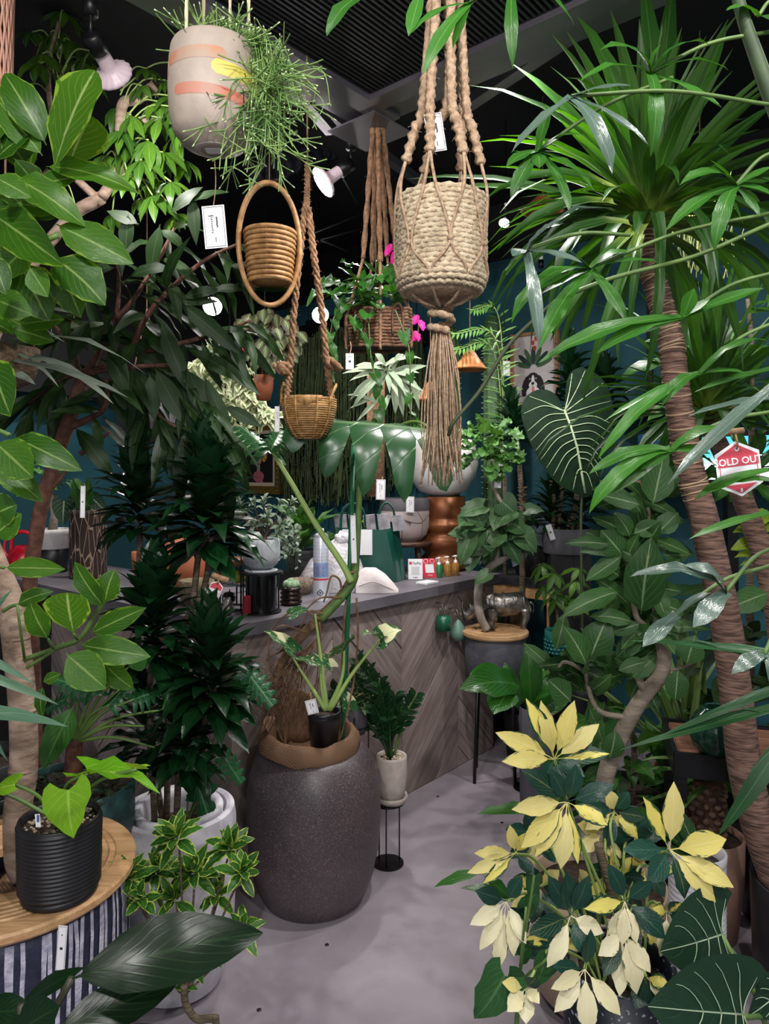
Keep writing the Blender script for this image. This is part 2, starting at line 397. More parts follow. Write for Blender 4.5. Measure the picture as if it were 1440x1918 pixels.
# black bulkhead over the left wall
wall('trim_1', TB-.01, -2.95, -2.4, -2.95, 2.05, 3.3, .19, M_black)
M_ceil = pm('dark_ceiling', '0b0a0d', .8, 0, '121116', 3)
CE = MB().box((0, 3, 3.35), (14, 14, .1)).build('ceiling', M_ceil, smooth=False, kind='structure')
# steel framed ceiling grille: corner at RG(0,0), reaching toward the camera
GZ = 2.85; G0 = P(690, 195, EYE and 2.6); G0.z = GZ
def RG(a, b, z=0): return G0 - U*a + W_*b + V((0, 0, z))
M_steel = pm('brushed_grey_steel', '6b6670', .42, .55, '7c7780', 4)
M_slat = pm('grille_slat_grey', '3a383e', .5, .2)
ax = (-U, W_, V((0, 0, 1)))
fr = []
for (a0, a1, b0, b1, dz) in [(-.12, 2.6, -.03, .05, 0), (-.12, 2.6, -.14, -.055, .02), (-.03, .05, .05, 2.6, 0), (-.14, -.055, -.03, 2.6, .02)]:
    MB().box(RG((a0+a1)/2, (b0+b1)/2, dz), (a1-a0, b1-b0, .05), ax).build('grille_frame', M_steel, CE, smooth=False)
MB().box(RG(-.12, -.10, -.028), (.22, .24, .006), ax).build('frame_corner_plate', M_steel, CE, smooth=False)
me = None
k = 0; b = .075
while b < 2.0:
    c = RG(1.32, b, .01)
    if me is None: me = MB().box((0, 0, 0), (2.55, .007, .03), ax).mesh('grille_slat', M_slat, V(), False)
    o = bpy.data.objects.new('grille_slat', me); link(o, 'grille_slat', CE); o.location = c - WL[CE.name]
    b += .0185
for b in (.7, 1.4, 2.1):
    MB().box(RG(b, 1.25, .035), (.02, 2.4, .02), ax).build('grille_rail', M_slat, CE, smooth=False)
# tracks, duct and thin rods of the open black ceiling beyond
m_duct = pm('foil_duct', '55525a', .35, .6, '38363c', 30, .5, 60)
_d0, _d1 = P(470, 330, 3.6), P(760, 250, 4.6)
MB().tube(bez([_d0, _d0.lerp(_d1, .5)+V((0, 0, .03)), _d1], 40), .06, 12, (.08, 0, 260)).build('air_duct', m_duct, CE)
for a, b_ in [((500, 190, 3.0), (830, 330, 4.4)), ((860, 230, 2.9), (1180, 60, 2.2)), ((330, 20, 2.1), (620, 170, 3.2))]:
    p, q = P(*a), P(*b_); p.z = q.z = max(2.98, min(3.2, (p.z+q.z)/2)); d = (q-p).normalized()
    MB().box((p+q)/2, ((q-p).length, .05, .04), (d, V((-d.y, d.x, 0)), V((0, 0, 1)))).build('light_track', M_steel, CE, smooth=False)
m_rod = pm('bright_rod', '8d8b92', .3, .8)
for a, b_, Y in [((580, 440), (680, 400), 4.6), ((590, 452), (690, 425), 4.8), ((600, 450), (650, 470), 4.4), ((640, 330), (668, 380), 4.0), ((560, 470), (640, 440), 4.9)]:
    p, q = P(a[0], a[1], Y), P(b_[0], b_[1], Y+.3)
    MB().tube([p, q], .006, 6).build('ceiling_rod', m_rod, CE)
# ---------------------------------------------------------------- counter with chevron planks
CN = thing('service_counter', 'grey-topped shop counter clad in weathered chevron planks', 'counter', RT(.8, -.3))
M_plank = wood('weathered_plank', '7d6d69', '9c8d8a', (2.2, 30, 30), .6, dark='564a47', rnd=.55)
M_core = pm('counter_core', '1c1614', .8)
M_top = pm('grey_countertop', '5f5b62', .5, 0, '6a656c', 6, .05, 80)
LT, LS, DEP = 1.78, 2.1, .52
CH = .915
MB().box(RT(LT/2+.006, -DEP/2-.012, CH/2), (LT-.03, DEP, CH), (U, W_, V((0, 0, 1)))).build('carcass', M_core, CN, smooth=False)
MB().box(RT(DEP/2+.012, -LS/2-.3, CH/2), (DEP, LS-.6, CH), (U, W_, V((0, 0, 1)))).build('carcass', M_core, CN, smooth=False)
MB().box(RT(LT/2-.01, -DEP/2+.015, .9375), (LT+.04, DEP+.05, .045), (U, W_, V((0, 0, 1)))).build('countertop', M_top, CN, smooth=False)
MB().box(RT(DEP/2+.005, -LS/2-.285, .9375), (DEP+.07, LS-.55, .0448), (U, W_, V((0, 0, 1)))).build('countertop', M_top, CN, smooth=False)
def clip(poly, ax_, lim, keep):
    out = []
    for i in range(len(poly)):
        p, q = poly[i], poly[(i+1) % len(poly)]; a, b = (p[ax_]-lim)*keep, (q[ax_]-lim)*keep
        if a >= 0: out.append(p)
        if (a >= 0) != (b >= 0): f = a/(a-b); out.append((p[0]+(q[0]-p[0])*f, p[1]+(q[1]-p[1])*f))
    return out
def chevron(o, d, n, a0, a1, sgn, z1=.912, wd=.178, ang=46):
    """planks of one panel on the face spanned by d and Z, sgn +1 rises along d"""
    c, s = cos(R(ang)), sin(R(ang))*sgn; k = rng.uniform(0, wd) - 3.0
    while k < 3.0:
        A = V((c, s)); N = V((-s, c)) if sgn > 0 else V((s*-1, c)); m = V((a0, .45))
        base = m + N*k
        poly = [tuple(base - A*3 + N*.0028), tuple(base + A*3 + N*.0028), tuple(base + A*3 + N*(wd-.0028)), tuple(base - A*3 + N*(wd-.0028))]
        for (x, l, kp) in ((0, a0+.0012, 1), (0, a1-.0012, -1), (1, .004, 1), (1, z1, -1)):
            if poly: poly = clip(poly, x, l, kp)
        k += wd
        if len(poly) < 3: continue
        ar = abs(sum(poly[i][0]*poly[(i+1) % len(poly)][1]-poly[(i+1) % len(poly)][0]*poly[i][1] for i in range(len(poly))))/2
        if ar < 2e-4: continue
        ctr = V((sum(p[0] for p in poly)/len(poly), sum(p[1] for p in poly)/len(poly)))
        th = .012 + rng.uniform(0, .004)
        ex = (d*c + V((0, 0, s))); ez = n; ey = ez.cross(ex)
        loc = [V(((V(p)-ctr).x*c + (V(p)-ctr).y*s, 0)) for p in poly]
        pts = []
        for p in poly:
            w3 = d*(p[0]-ctr.x) + V((0, 0, p[1]-ctr.y)); pts.append((w3.dot(ex), w3.dot(ey)))
        vs = [V((x, y, 0)) for x, y in pts] + [V((x*.998, y*.992, th)) for x, y in pts]; nn = len(pts)
        fs = [tuple(range(nn, 2*nn))] + [(i, (i+1) % nn, (i+1) % nn+nn, i+nn) for i in range(nn)]
        me = bpy.data.meshes.new('plank'); me.from_pydata(vs, [], fs); me.materials.append(M_plank); me.update()
        ob = bpy.data.objects.new('plank', me); COL.objects.link(ob); ob.parent = CN
        w0 = o + d*ctr.x + V((0, 0, ctr.y)) - WL[CN.name]
        ob.matrix_basis = Matrix(((ex.x, ey.x, ez.x, w0.x), (ex.y, ey.y, ez.y, w0.y), (ex.z, ey.z, ez.z, w0.z), (0, 0, 0, 1)))
for i, (a0, a1) in enumerate([(.06, .516), (.516, .972), (.972, 1.428), (1.428, LT-.01)]):
    chevron(RT(0, -.012), U, W_, a0, a1, 1 if i % 2 == 0 else -1)
for i, (a0, a1) in enumerate([(.06, .516), (.516, .972), (.972, 1.428)]):
    chevron(RT(.012, 0), -W_, -U, a0, a1, 1 if i % 2 == 0 else -1)
MB().box(RT(.024, -.024, .456), (.066, .066, .912), (U, W_, V((0, 0, 1)))).build('corner_post', pm('pale_corner_wood', '8d8078', .6, 0, '7a6c64', 12, .2, 40, stretch=(1, 1, .1)), CN, smooth=False)
wall('trim_2', TB-.01, -2.75, TB-.01, 3.6, 2.93, 3.3, .12, M_black)
# ================================================================ materials shared by the objects
M_soil = pm('dark_potting_soil', '2a201b', .95, 0, '453429', 60, .6, 90)
M_pebble = pm('pale_pebbles', 'b9aa94', .7, 0, '8c7b66', 40, .3, 60, rndv=.5)
M_oak = wood('oiled_oak', 'a87e55', 'c79d70', (3, 26, 26), .45)
M_white = pm('white_glaze', 'e4e0de', .35)
M_paper = pm('white_card', 'e8e6ea', .7)
M_ink = pm('black_ink', '1a181b', .8)
M_string = pm('jute_string', '9c7d5c', .9, 0, '7c6045', 60)
M_jute = pm('jute_cord', 'b59b80', .95, 0, '937860', 90, .5, 160)
M_burlap = NT('burlap_weave'); _co = M_burlap.coord('Object')
_wv = M_burlap.new('ShaderNodeTexWave'); _wv.bands_direction = 'Z'; M_burlap.put(_wv.inputs['Scale'], 90.); M_burlap.put(_wv.inputs['Vector'], _co); M_burlap.put(_wv.inputs['Distortion'], 1.5)
_wx = M_burlap.new('ShaderNodeTexWave'); _wx.bands_direction = 'DIAGONAL'; M_burlap.put(_wx.inputs['Scale'], 60.); M_burlap.put(_wx.inputs['Vector'], _co); M_burlap.put(_wx.inputs['Distortion'], 1.5)
_f = M_burlap.math('MULTIPLY', _wv.outputs[0], _wx.outputs[0])
M_burlap.base(M_burlap.mix(_f, hexc('6b5342'), hexc('98795f')), .95, 0, .1); M_burlap.bump(_f, .4, .004); M_burlap = M_burlap.m
def tagcard(x, y, Y, wp, hp, label, rz=0, tilt=0, string=None, col=None, lines='T', yaw=0, name='price_tag'):
    """small hanging card with a printed border, hung on a string from (sx, sy)"""
    c = P(x, y, Y); t = thing(name, label, 'tag', c)
    X = V((cos(yaw), sin(yaw), 0)); X = (X*cos(rz) + V((0, 0, 1))*sin(rz)); Z0 = V((0, 0, 1))*cos(rz) - V((cos(yaw), sin(yaw), 0))*sin(rz); N = X.cross(Z0)
    w_, h_ = S(wp, Y), S(hp, Y)
    MB().box(c, (w_, h_, .0012), (X, Z0, N)).build('card', col or M_paper, t, smooth=False)
    fr = MB(); q = .07*w_; o = N*.0011; b = w_*.018
    for sx in (-1, 1): fr.box(c+o+X*sx*(w_/2-q), (b, h_-2*q, .0003), (X, Z0, N))
    for sy in (-1, 1): fr.box(c+o+Z0*sy*(h_/2-q), (w_-2*q, b, .0003), (X, Z0, N))
    fr.build('printed_border', M_ink, t, smooth=False)
    ln = MB()
    if lines == 'T':
        for i, (a, l) in enumerate([(-.1, .55), (.12, .35)]):
            for j in range(9): ln.box(c+o+X*(a*w_+rng.uniform(-.01, .01)*w_)+Z0*(h_*(.22-l*.08*j)), (w_*.07, h_*.02, .0003), (X, Z0, N))
        ln.box(c+o+X*(-.12*w_)+Z0*(h_*.26), (w_*.22, h_*.02, .0003), (X, Z0, N)); ln.box(c+o+X*.02*w_-Z0*(h_*.3), (w_*.03, h_*.12, .0003), (X, Z0, N))
    else: ln.box(c+o, (w_*.3, w_*.25, .0003), (X, Z0, N)); ln.box(c+o+Z0*h_*.3, (w_*.12, w_*.12, .0003), (X, Z0, N))
    ln.build('printed_text', M_ink, t, smooth=False)
    if string:
        p = P(string[0], string[1], Y + (string[2] if len(string) > 2 else .01)); top = c + Z0*(h_*.44)
        MB().tube(bez([top-N*.002, top.lerp(p, .5)+X*.004, p], 5), S(1.1, Y), 5).build('string', M_string, t)
    return t
# ================================================================ large floor pots
# --- ficus planter: ribbed navy planter with a wooden ring lid (left front)
PA = V((-.836, 1.6, 0))
M_navy = pm('navy_planter_glaze', '1d1f33', .5, 0, '262842', 60, .2, 80)
M_chalk = pm('chalk_white_stripe', 'b9b7c6', .75, 0, '8f8da2', 45, .4, 120)
# --- white double rimmed planter
PW = V(((333-720)*2.12/F, 2.12, 0))
M_whitec = pm('white_cast_stone', 'd3d0d8', .65, 0, 'b9b6c0', 14, .35, 30)
# --- big brown terrazzo jar
PB = V(((588-720)*2.56/F, 2.56, 0))
t = NT('brown_terrazzo'); _co = t.coord('Object')
_v = t.new('ShaderNodeTexVoronoi'); t.put(_v.inputs['Vector'], _co); t.put(_v.inputs['Scale'], 150.)
_g = t.math('GREATER_THAN', t.noise(230, 1, _co), .64)
_c = t.mix(t.ramp(t.noise(3, 3, _co), .3, .7), hexc('453c40'), hexc('554a4d'))
_c = t.mix(t.ramp(t.noise(260, 1, _co), .6, .68, 0, .75), _c, hexc('85797a')); _c = t.mix(t.ramp(t.noise(210, 1, t.coord('Object', (1.1, 1, .9))), .64, .68, 0, .8), _c, hexc('241e21'))
t.base(_c, .42, 0, .5); t.bump(t.noise(190, 2, _co), .12, .003); M_brown = t.m
PJ = thing('brown_jar_planter', 'large speckled brown barrel-shaped planter standing in front of the counter', 'planter', PB)
pot(PJ, PB, [(.165, 0), (.18, .012), (.21, .08), (.232, .18), (.239, .28), (.237, .38), (.226, .45), (.204, .5), (.182, .527)], M_brown, .44, M_soil, 56, wall=.03, name='jar')
# burlap sack folded over its rim
BS = thing('burlap_sack', 'folded brown burlap sack lining the mouth of the big brown planter', 'sack', PB + V((0, 0, .5)))
mb = MB(); n = 48; prof = [(.002, .50), (.07, .497), (.115, .51), (.136, .55), (.147, .588), (.16, .604), (.172, .598), (.181, .575), (.182, .545), (.175, .53)]
vs = []; fs = []
for j, (r, z) in enumerate(prof):
    for i in range(n):
        a = 2*pi*i/n; d = noise.noise(V((cos(a)*2.2, sin(a)*2.2, j*.25))) + .5*noise.noise(V((cos(a)*5, sin(a)*5, j*.6)))
        e = 1 if j < 2 else 1+.05*d; zz = z + (.014*d if j > 1 else 0) + (.01*sin(a*2+1) if 2 < j < 6 else 0) + (.008*cos(a-2.6) if j > 3 else 0)
        vs.append(PB + V((r*e*cos(a)-.018, r*e*sin(a)-.012, zz)))
for j in range(len(prof)-1):
    for i in range(n): k = (i+1) % n; fs.append((j*n+i, j*n+k, (j+1)*n+k, (j+1)*n+i))
mb.add(vs, fs).build('rolled_hem', M_burlap, BS)
mb = MB(); vs = []; fs = []                                                            # the flap standing up at the back left
for i in range(9):
    for j in range(7):
        a = R(92 + 12*i); r = .125 - .012*sin(j*.9+i) ; z = .51 + j*.031*(.75+.35*sin(i*.42+.3)); vs.append(PB + V((r*cos(a)-.01+.03*(i/8), r*sin(a)*.9-.02*j/6, z)))
for i in range(8):
    for j in range(6): fs.append((i*7+j, i*7+j+1, (i+1)*7+j+1, (i+1)*7+j))
fl = mb.add(vs, fs).build('upright_flap', M_burlap, BS)
_m = fl.modifiers.new('thickness', 'SOLIDIFY'); _m.thickness = .006
# --- round plant stand with ZZ plant: see plants
M_stone = pm('beige_stoneware', 'b9ada5', .6, 0, 'a89c95', 30, .12, 60)
ST = thing('round_plant_stand', 'thin black round plant stand right of the big brown planter', 'plant stand', P(727, 1617, 2.765) - V((0, 0, 0)))
SB = V(WL[ST.name]); SB.z = 0; ST.location.z = 0; WL[ST.name] = SB
MB().lathe(SB, [(.001, 0), (.06, 0), (.06, .005), (.001, .006)], 28).build('base_disc', M_blackmetal, ST, auto=30)
MB().lathe(SB, [(.001, .2355), (.062, .2355), (.062, .242), (.001, .242)], 28).build('top_plate', M_blackmetal, ST, auto=30)
for a in (20, 140, 260): MB().tube([SB+V((.046*cos(R(a)), .046*sin(R(a)), .004)), SB+V((.046*cos(R(a)), .046*sin(R(a)), .238))], .0028, 7).build('leg', M_blackmetal, ST)
# ================================================================ things on the counter
CT = .961
def onc(x, y): Y = F*(EYE-CT)/(y-HZ); return P(x, y, Y)
M_glass = NT('smoked_glass'); M_glass.base((.75, .76, .78, 1), .03); M_glass.b.inputs['Transmission Weight'].default_value = .9; M_glass.b.inputs['IOR'].default_value = 1.2; M_glass = M_glass.m
# spray can
c = onc(601, 1124); q = thing('spray_can', 'tall blue and white aerosol spray can at the counter edge', 'spray can', c); r = S(14.2, c.y)
mS = pm('spray_can_white', 'c9ccd8', .3, .3); mB = pm('spray_can_blue', '7d93bf', .35, .2); mR = pm('spray_can_red', 'b8384a', .4)
h = S(122, c.y)
MB().lathe(c, [(.001, 0), (r, 0), (r, h*.36), ], 24).build('lower_label', mS, q, auto=30)
MB().lathe(c, [(r*1.003, h*.315), (r*1.003, h*.345)], 24).build('red_stripe', mR, q)
MB().lathe(c, [(r, h*.36), (r, h*.58)], 24).build('blue_label', mB, q)
MB().lathe(c, [(r, h*.58), (r, h*.955), (r*.96, h*.965)], 24).build('upper_can', mS, q)
g_ = MB()
for i in range(6): g_.lathe(c, [(r*1.004, h*(.62+.055*i)), (r*1.004, h*(.623+.055*i))], 24)
for i in range(8):
    a = 2*pi*i/8 + .2; g_.box(c+V((r*cos(a), r*sin(a), h*.76)), (.0012, .0012, h*.34))
for i in range(14):
    a = -pi/2 + rng.uniform(-.15, .1); g_.box(c+V((r*1.003*cos(a), r*1.003*sin(a), h*(.4+.012*i))), (r*rng.uniform(.9, 1.5), .001, h*.005))
g_.build('label_print', pm('spray_can_print', '8e97b6', .4), q)
dm = MB(); k = c + V((0, -r*1.02, h*.13)); e = r*.42
for a, b in [((0, e), (e, 0)), ((e, 0), (0, -e)), ((0, -e), (-e, 0)), ((-e, 0), (0, e))]:
    dm.tube([k+V((a[0], 0, a[1])), k+V((b[0], 0, b[1]))], r*.05, 5)
dm.ball(k, (e*.25, .0006, e*.4), 6, 5); dm.build('flammable_diamond', M_ink, q)
MB().lathe(c, [(r*.97, h*.955), (r*.95, h*1.0), (r*.6, h*1.03), (r*.42, h*1.035), (r*.4, h*1.1), (.001, h*1.105)], 20).build('valve_cap', pm('spray_cap_grey', 'aeb0b5', .35, .5), q)
def lumpy(name, c, r, mat, parent=None, amp=.25, fr_=3, seed=0, seg=20, label=None, cat=None, crease=0):
    mb = MB(); mb.ball(c, r, seg, int(seg*.75))
    for i, p in enumerate(mb.v):
        d = p-V(c); u = V((d.x/r[0], d.y/r[1], d.z/r[2])) if hasattr(r, '__len__') else d/r
        k = 1 + amp*noise.noise(u*fr_*.5 + V((seed, seed*2, 0))) + crease*abs(noise.noise(u*fr_*1.7 + V((seed, 5, 1)))); mb.v[i] = V(c)+d*k
    return mb.build(name, mat, parent, label=label, cat=cat)
# white plastic bag (two lobes, one bag)
M_bag = NT('thin_white_plastic'); M_bag.base((.72, .69, .72, 1), .35, 0, .5); M_bag.b.inputs['Transmission Weight'].default_value = .25; M_bag.bump(M_bag.noise(22, 4, M_bag.coord('Object'), None, 1.2), .6, .02); M_bag = M_bag.m
c = onc(624, 1106); q = thing('plastic_bag', 'crumpled white plastic carrier bag behind the spray can', 'bag', c)
mb = MB(); s = S(1, c.y)
rows = [(0, 60, 46), (18, 66, 50), (38, 58, 46), (56, 44, 36), (72, 30, 26), (86, 19, 16), (93, 11, 8), (96, 2, 2)]
vs = []; fs = []; n = 30
for j, (z, a_, b_) in enumerate(rows):
    for i in range(n):
        a = 2*pi*i/n; k = 1 + .16*noise.noise(V((cos(a)*2.5, sin(a)*2.5, j*.8)))
        vs.append(c + V((s*a_*k*cos(a) + s*.16*z*(1 if z > 60 else .3), s*b_*.62*k*sin(a), s*z*1.02 + (s*6*noise.noise(V((cos(a)*3, sin(a)*3, 4))) if j else 0))))
for j in range(len(rows)-1):
    for i in range(n): k = (i+1) % n; fs.append((j*n+i, j*n+k, (j+1)*n+k, (j+1)*n+i))
mb.add(vs, fs).build('bag_body', M_bag, q)
lumpy('bag_handle', c + V((s*18, -s*2, s*96)), (s*15, s*8, s*13), M_bag, q, .5, 4, 3)
MB().box(c+V((-s*30, -s*34, s*28)), (s*18, .001, s*4)).box(c+V((-s*27, -s*35, s*21)), (s*12, .001, s*3)).build('grey_print', pm('grey_print', '6b6e70', .7), q)
# cream cloth pouch
c = onc(703, 1108); s = S(1, c.y)
M_cloth = pm('cream_cotton', 'ddd3d2', .85, 0, 'cbc0c0', 12, .3, 40)
q = thing('cloth_pouch', 'cream cotton drawstring pouch lying before the green shopping bag', 'pouch', c)
vs = []; fs = []
rows = [(-36, 34, 18), (-20, 46, 22), (0, 44, 22), (18, 34, 20), (34, 16, 16), (43, 4, 12)]
for j, (x, h_, d_) in enumerate(rows):
    for i in range(16):
        a = pi*i/15; k = 1 + .1*noise.noise(V((j*.9, a*2, 3)))
        vs.append(c + V((s*x - s*.0, -s*d_*cos(a)*k, s*h_*max(sin(a), 0)**.7*k)))
for j in range(len(rows)-1):
    for i in range(15): fs.append((j*16+i, j*16+i+1, (j+1)*16+i+1, (j+1)*16+i))
MB().add(vs, fs).build('pouch_body', M_cloth, q)
MB().tube(bez([c+V((-s*30, -s*20, s*14)), c+V((-s*5, -s*24, s*22)), c+V((s*22, -s*20, s*12)), c+V((s*38, -s*13, s*3))], 5), s*1.1, 5).build('seam', M_cloth, q)
# green shopping bag
c = onc(712, 1088); Yb = c.y; s = S(1.12, Yb)
q = thing('shopping_bag', 'dark green glossy shopping bag full of folded grey goods', 'bag', c)
M_gbag = pm('dark_green_laminate', '0f4a3d', .35, 0, '0c3f35', 6, .08, 20)
def bag(pts_b, pts_t, mat, name, parent):
    n = len(pts_b); return MB().add(pts_b+pts_t, [(i, (i+1) % n, (i+1) % n+n, i+n) for i in range(n)]+[tuple(range(n-1, -1, -1))]).build(name, mat, parent, smooth=False)
bb = [c+V((s*x, s*y, s*z)) for x, y, z in [(-72, -10, 0), (28, -16, 0), (44, 20, 0), (-60, 34, 0)]]
bt = [c+V((s*x, s*y, s*z)) for x, y, z in [(-74, -8, 90), (10, -14, 86), (30, 16, 98), (-62, 32, 96)]]
bt.insert(2, c+V((s*20, s*4, s*90))); bb.insert(2, c+V((s*36, s*4, 0)))
gb = bag(bb, bt, M_gbag, 'bag_body', q); _m = gb.modifiers.new('thickness', 'SOLIDIFY'); _m.thickness = .003
for (x0, x1, yy) in ((-66, -24, -10), (-4, 26, 2)):
    mb = MB(); mb.tube(bez([c+V((s*x0, s*yy, s*84)), c+V((s*(x0+4), s*(yy-2), s*118)), c+V((s*(x0+x1)/2, s*yy, s*130)), c+V((s*(x1-4), s*(yy-2), s*118)), c+V((s*x1, s*yy, s*84))], 6), s*3, 6, flat=.4); mb.build('handle', M_gbag, q)
MB().box(c+V((-s*38, -s*14, s*66)), (s*50, .002, s*42), (V((1, -.06, 0)).normalized(), V((.06, 1, 0)).normalized(), V((0, 0, 1)))).build('white_label', M_paper, q, smooth=False)
gg = pm('grey_folded_goods', '9a969c', .7, 0, '77747b', 30)
for i in range(5): MB().box(c+V((-s*(66-24*i), s*8, s*(97+2*(i % 2)))), (s*20, s*20, s*26), (V((1, 0, .12)).normalized(), V((0, 1, 0)), V((-.12, 0, 1)).normalized())).build('folded_item', gg, q, smooth=False)
o = lumpy('neon_green_roll', onc(690, 1066)+V((0, .02, S(92, Yb))), (S(17, Yb), S(14, Yb), S(17, Yb)), pm('neon_yellow_green', 'a8e818', .5), None, .05, label='neon yellow green rounded roll peeking over the green shopping bag', cat='roll')
# payment stands
M_red = pm('payment_red', 'c8203a', .4)
for (x, y, wp, hp, colr, lab, pay) in [(778, 1085, 27, 38, M_paper, 'white payment code stand with a red logo on the counter', 0), (806, 1082, 27, 36, M_red, 'red payment code stand with a white square on the counter', 1)]:
    c = onc(x, y); s = S(1, c.y); q = thing('payment_stand', lab, 'sign', c)
    X = V((1, .12 if pay else -.05, 0)).normalized(); Z = V((-.09 if pay else 0, .18, 1)).normalized(); N = X.cross(Z)
    k = c + Z*s*hp*.5
    MB().box(k, (s*wp, s*hp, .002), (X, Z, N)).build('front_card', colr, q, smooth=False)
    Zb = V((0, -.42, 1)).normalized(); MB().box(c + V((0, s*hp*.52, s*hp*.46)), (s*wp, s*hp*.98, .0015), (X, Zb, X.cross(Zb))).build('back_leg', M_paper, q, smooth=False)
    if not pay:
        MB().box(k+Z*s*hp*.29-X*s*9+N*.002, (s*5, s*5, .0006), (X, Z, N)).build('logo', M_red, q, smooth=False)
        text('PayPay', s*6.2, pm('logo_grey', '54464a', .6), q, k+Z*s*hp*.29+X*s*3+N*.0022, (X, Z), 'brand_name')
        MB().box(k-Z*s*3+N*.0016, (s*15, s*15, .0006), (X, Z, N)).build('blank_code_field', pm('pale_field', 'c6c3c6', .7), q, smooth=False)
        text('PayPay', s*3.2, M_ink, q, k-Z*s*15.5+N*.002, (X, Z), 'brand_name')
    else:
        for i, dx in enumerate((-6, 6)): MB().lathe(k+Z*s*hp*.36+X*s*dx+N*.0018, [(s*4.4, 0), (s*3.7, .0004)], 16, ax=(X, Z, N)).build('round_emblem', M_paper, q)
        MB().box(k-Z*s*1+N*.0016, (s*16, s*16, .0006), (X, Z, N)).build('white_field', M_paper, q, smooth=False)
        text('d Pay', s*4.5, M_paper, q, k-Z*s*13.5+N*.002, (X, Z), 'brand_name')
c = onc(800, 1092); q = MB().box(c+V((0, 0, .004)), (S(36, c.y), .07, .008), (U, W_, V((0, 0, 1)))).build('paper_pad', M_paper, smooth=False); tag(q, 'white paper pad lying in front of the payment stands', 'pad')
# pump bottles
M_amber = NT('amber_liquid'); M_amber.base(hexc('b98a45'), .1); M_amber.b.inputs['Transmission Weight'].default_value = .5; M_amber = M_amber.m
M_gliq = NT('green_liquid'); M_gliq.base(hexc('2f7a4a'), .1); M_gliq.b.inputs['Transmission Weight'].default_value = .3; M_gliq = M_gliq.m
for i, (x, m_, lab) in enumerate([(822, M_gliq, 'green pump bottle beside the red payment stand'), (838, M_amber, 'amber pump bottle between the green one and the end bottle'), (853, M_amber, 'amber pump bottle farthest along, half hidden by leaves')]):
    c = onc(x, 1081-2*i); s = S(1, c.y); q = thing('pump_bottle', lab, 'bottle', c, 'pump bottles on the counter')
    MB().lathe(c, [(.001, 0), (s*7, 0), (s*7.4, s*1), (s*7.4, s*20), (s*5, s*23), (s*3, s*24)], 16).build('bottle', m_, q)
    MB().lathe(c, [(s*3.4, s*23.5), (s*3.4, s*27.5), (s*1.2, s*28), (s*1.2, s*34), (s*3, s*34.2), (s*3, s*37), (.001, s*37.3)], 12).tube([c+V((0, 0, s*35.8)), c+V((-s*6, -s*2, s*35))], s*1, 6).build('pump', M_white, q)
# round white ribbed pot with succulent -> plants; its black glass stand
c = onc(489, 1146); s = S(1, c.y); GS = c
q = thing('black_display_stand', 'short black round stand carrying the white fluted pot', 'stand', c)
MB().lathe(c, [(.001, 0), (s*38, 0), (s*38, s*3), (s*.1, s*3.2)], 28).build('base', M_blackmetal, q, auto=30)
MB().lathe(c, [(s*29, s*3), (s*29, s*72)], 24).build('dark_core', pm('smoky_black', '121216', .15), q)
MB().lathe(c, [(.001, s*72), (s*41, s*72), (s*41, s*76), (.001, s*76)], 28).build('top_plate', M_blackmetal, q, auto=30)
for i in range(4):
    a = R(45+90*i-10); MB().tube([c+V((s*36*cos(a), s*36*sin(a), s*2)), c+V((s*36*cos(a), s*36*sin(a), s*73))], s*1.6, 6).build('post', M_blackmetal, q)
GSTOP = c + V((0, 0, s*76))
c = onc(467, 1147)+V((0, -.055, 0)); q = MB().box(c+V((0, 0, S(18, c.y))), (S(15, c.y), S(6, c.y), S(36, c.y)), (U, W_, V((0, 0, 1)))).build('red_box', pm('small_red_box', '8e1d2c', .5), smooth=False); tag(q, 'small dark red box leaning by the black display stand', 'box')
# glass cloche / wire display frame with wooden shelf
c = onc(428, 1140); s = S(1, c.y); q = thing('wire_display_rack', 'black wire display rack with a round wood-slice shelf and glass', 'rack', c)
for i in range(6):
    a = 2*pi*i/6+.3; MB().tube([c+V((s*38*cos(a), s*34*sin(a), 0)), c+V((s*38*cos(a), s*34*sin(a), s*112))], s*1.8, 6).build('post', M_blackmetal, q)
for z in (2, 112): MB().tube([c+V((s*38*cos(2*pi*i/24), s*34*sin(2*pi*i/24), s*z)) for i in range(25)], s*2, 6, cap=False).build('ring', M_blackmetal, q)
MB().lathe(c, [(.001, s*82), (s*37, s*82), (s*38, s*88), (s*37, s*94), (.001, s*94)], 26).build('wood_slice_shelf', wood('wood_slice', '6f4a33', '8f6647', (10, 10, 10)), q)
for nm, x, z, r, mt, lab in [('glass_ball', 4, 40, 13, pm('dark_mirror_glass', '55555a', .08, .9), 'mirrored glass ball on the floor of the wire display rack'), ('wooden_apple', -16, 62, 12, pm('tan_wood_ball', 'b4895a', .5), 'tan wooden apple inside the wire display rack'), ('green_apple', 18, 60, 13, pm('yellow_green_apple', 'b7b83a', .4), 'yellow green apple inside the wire display rack')]:
    k = c + V((s*x, -s*8 if z == 40 else s*6, s*(r+1) if z == 40 else s*z))
    if z == 40: k = c + V((s*x, -s*16, s*(r*1.5+3)))
    o = thing(nm, lab, 'ornament', k); MB().lathe(k, [(.001, -s*r*.85), (s*r*.5, -s*r*.85), (s*r*.95, -s*r*.3), (s*r, s*r*.15), (s*r*.7, s*r*.75), (s*r*.3, s*r*.9), (.001, s*r*.75)], 18).build('body', mt, o)
    MB().tube([k+V((0, 0, s*r*.7)), k+V((s*2, 0, s*r*1.25))], s*1.2, 6).build('stem', M_blackmetal, o)
MB().lathe(c, [(.001, s*46), (s*34, s*46), (s*34, s*48), (.001, s*48)], 24).build('glass_shelf', M_glass, q)
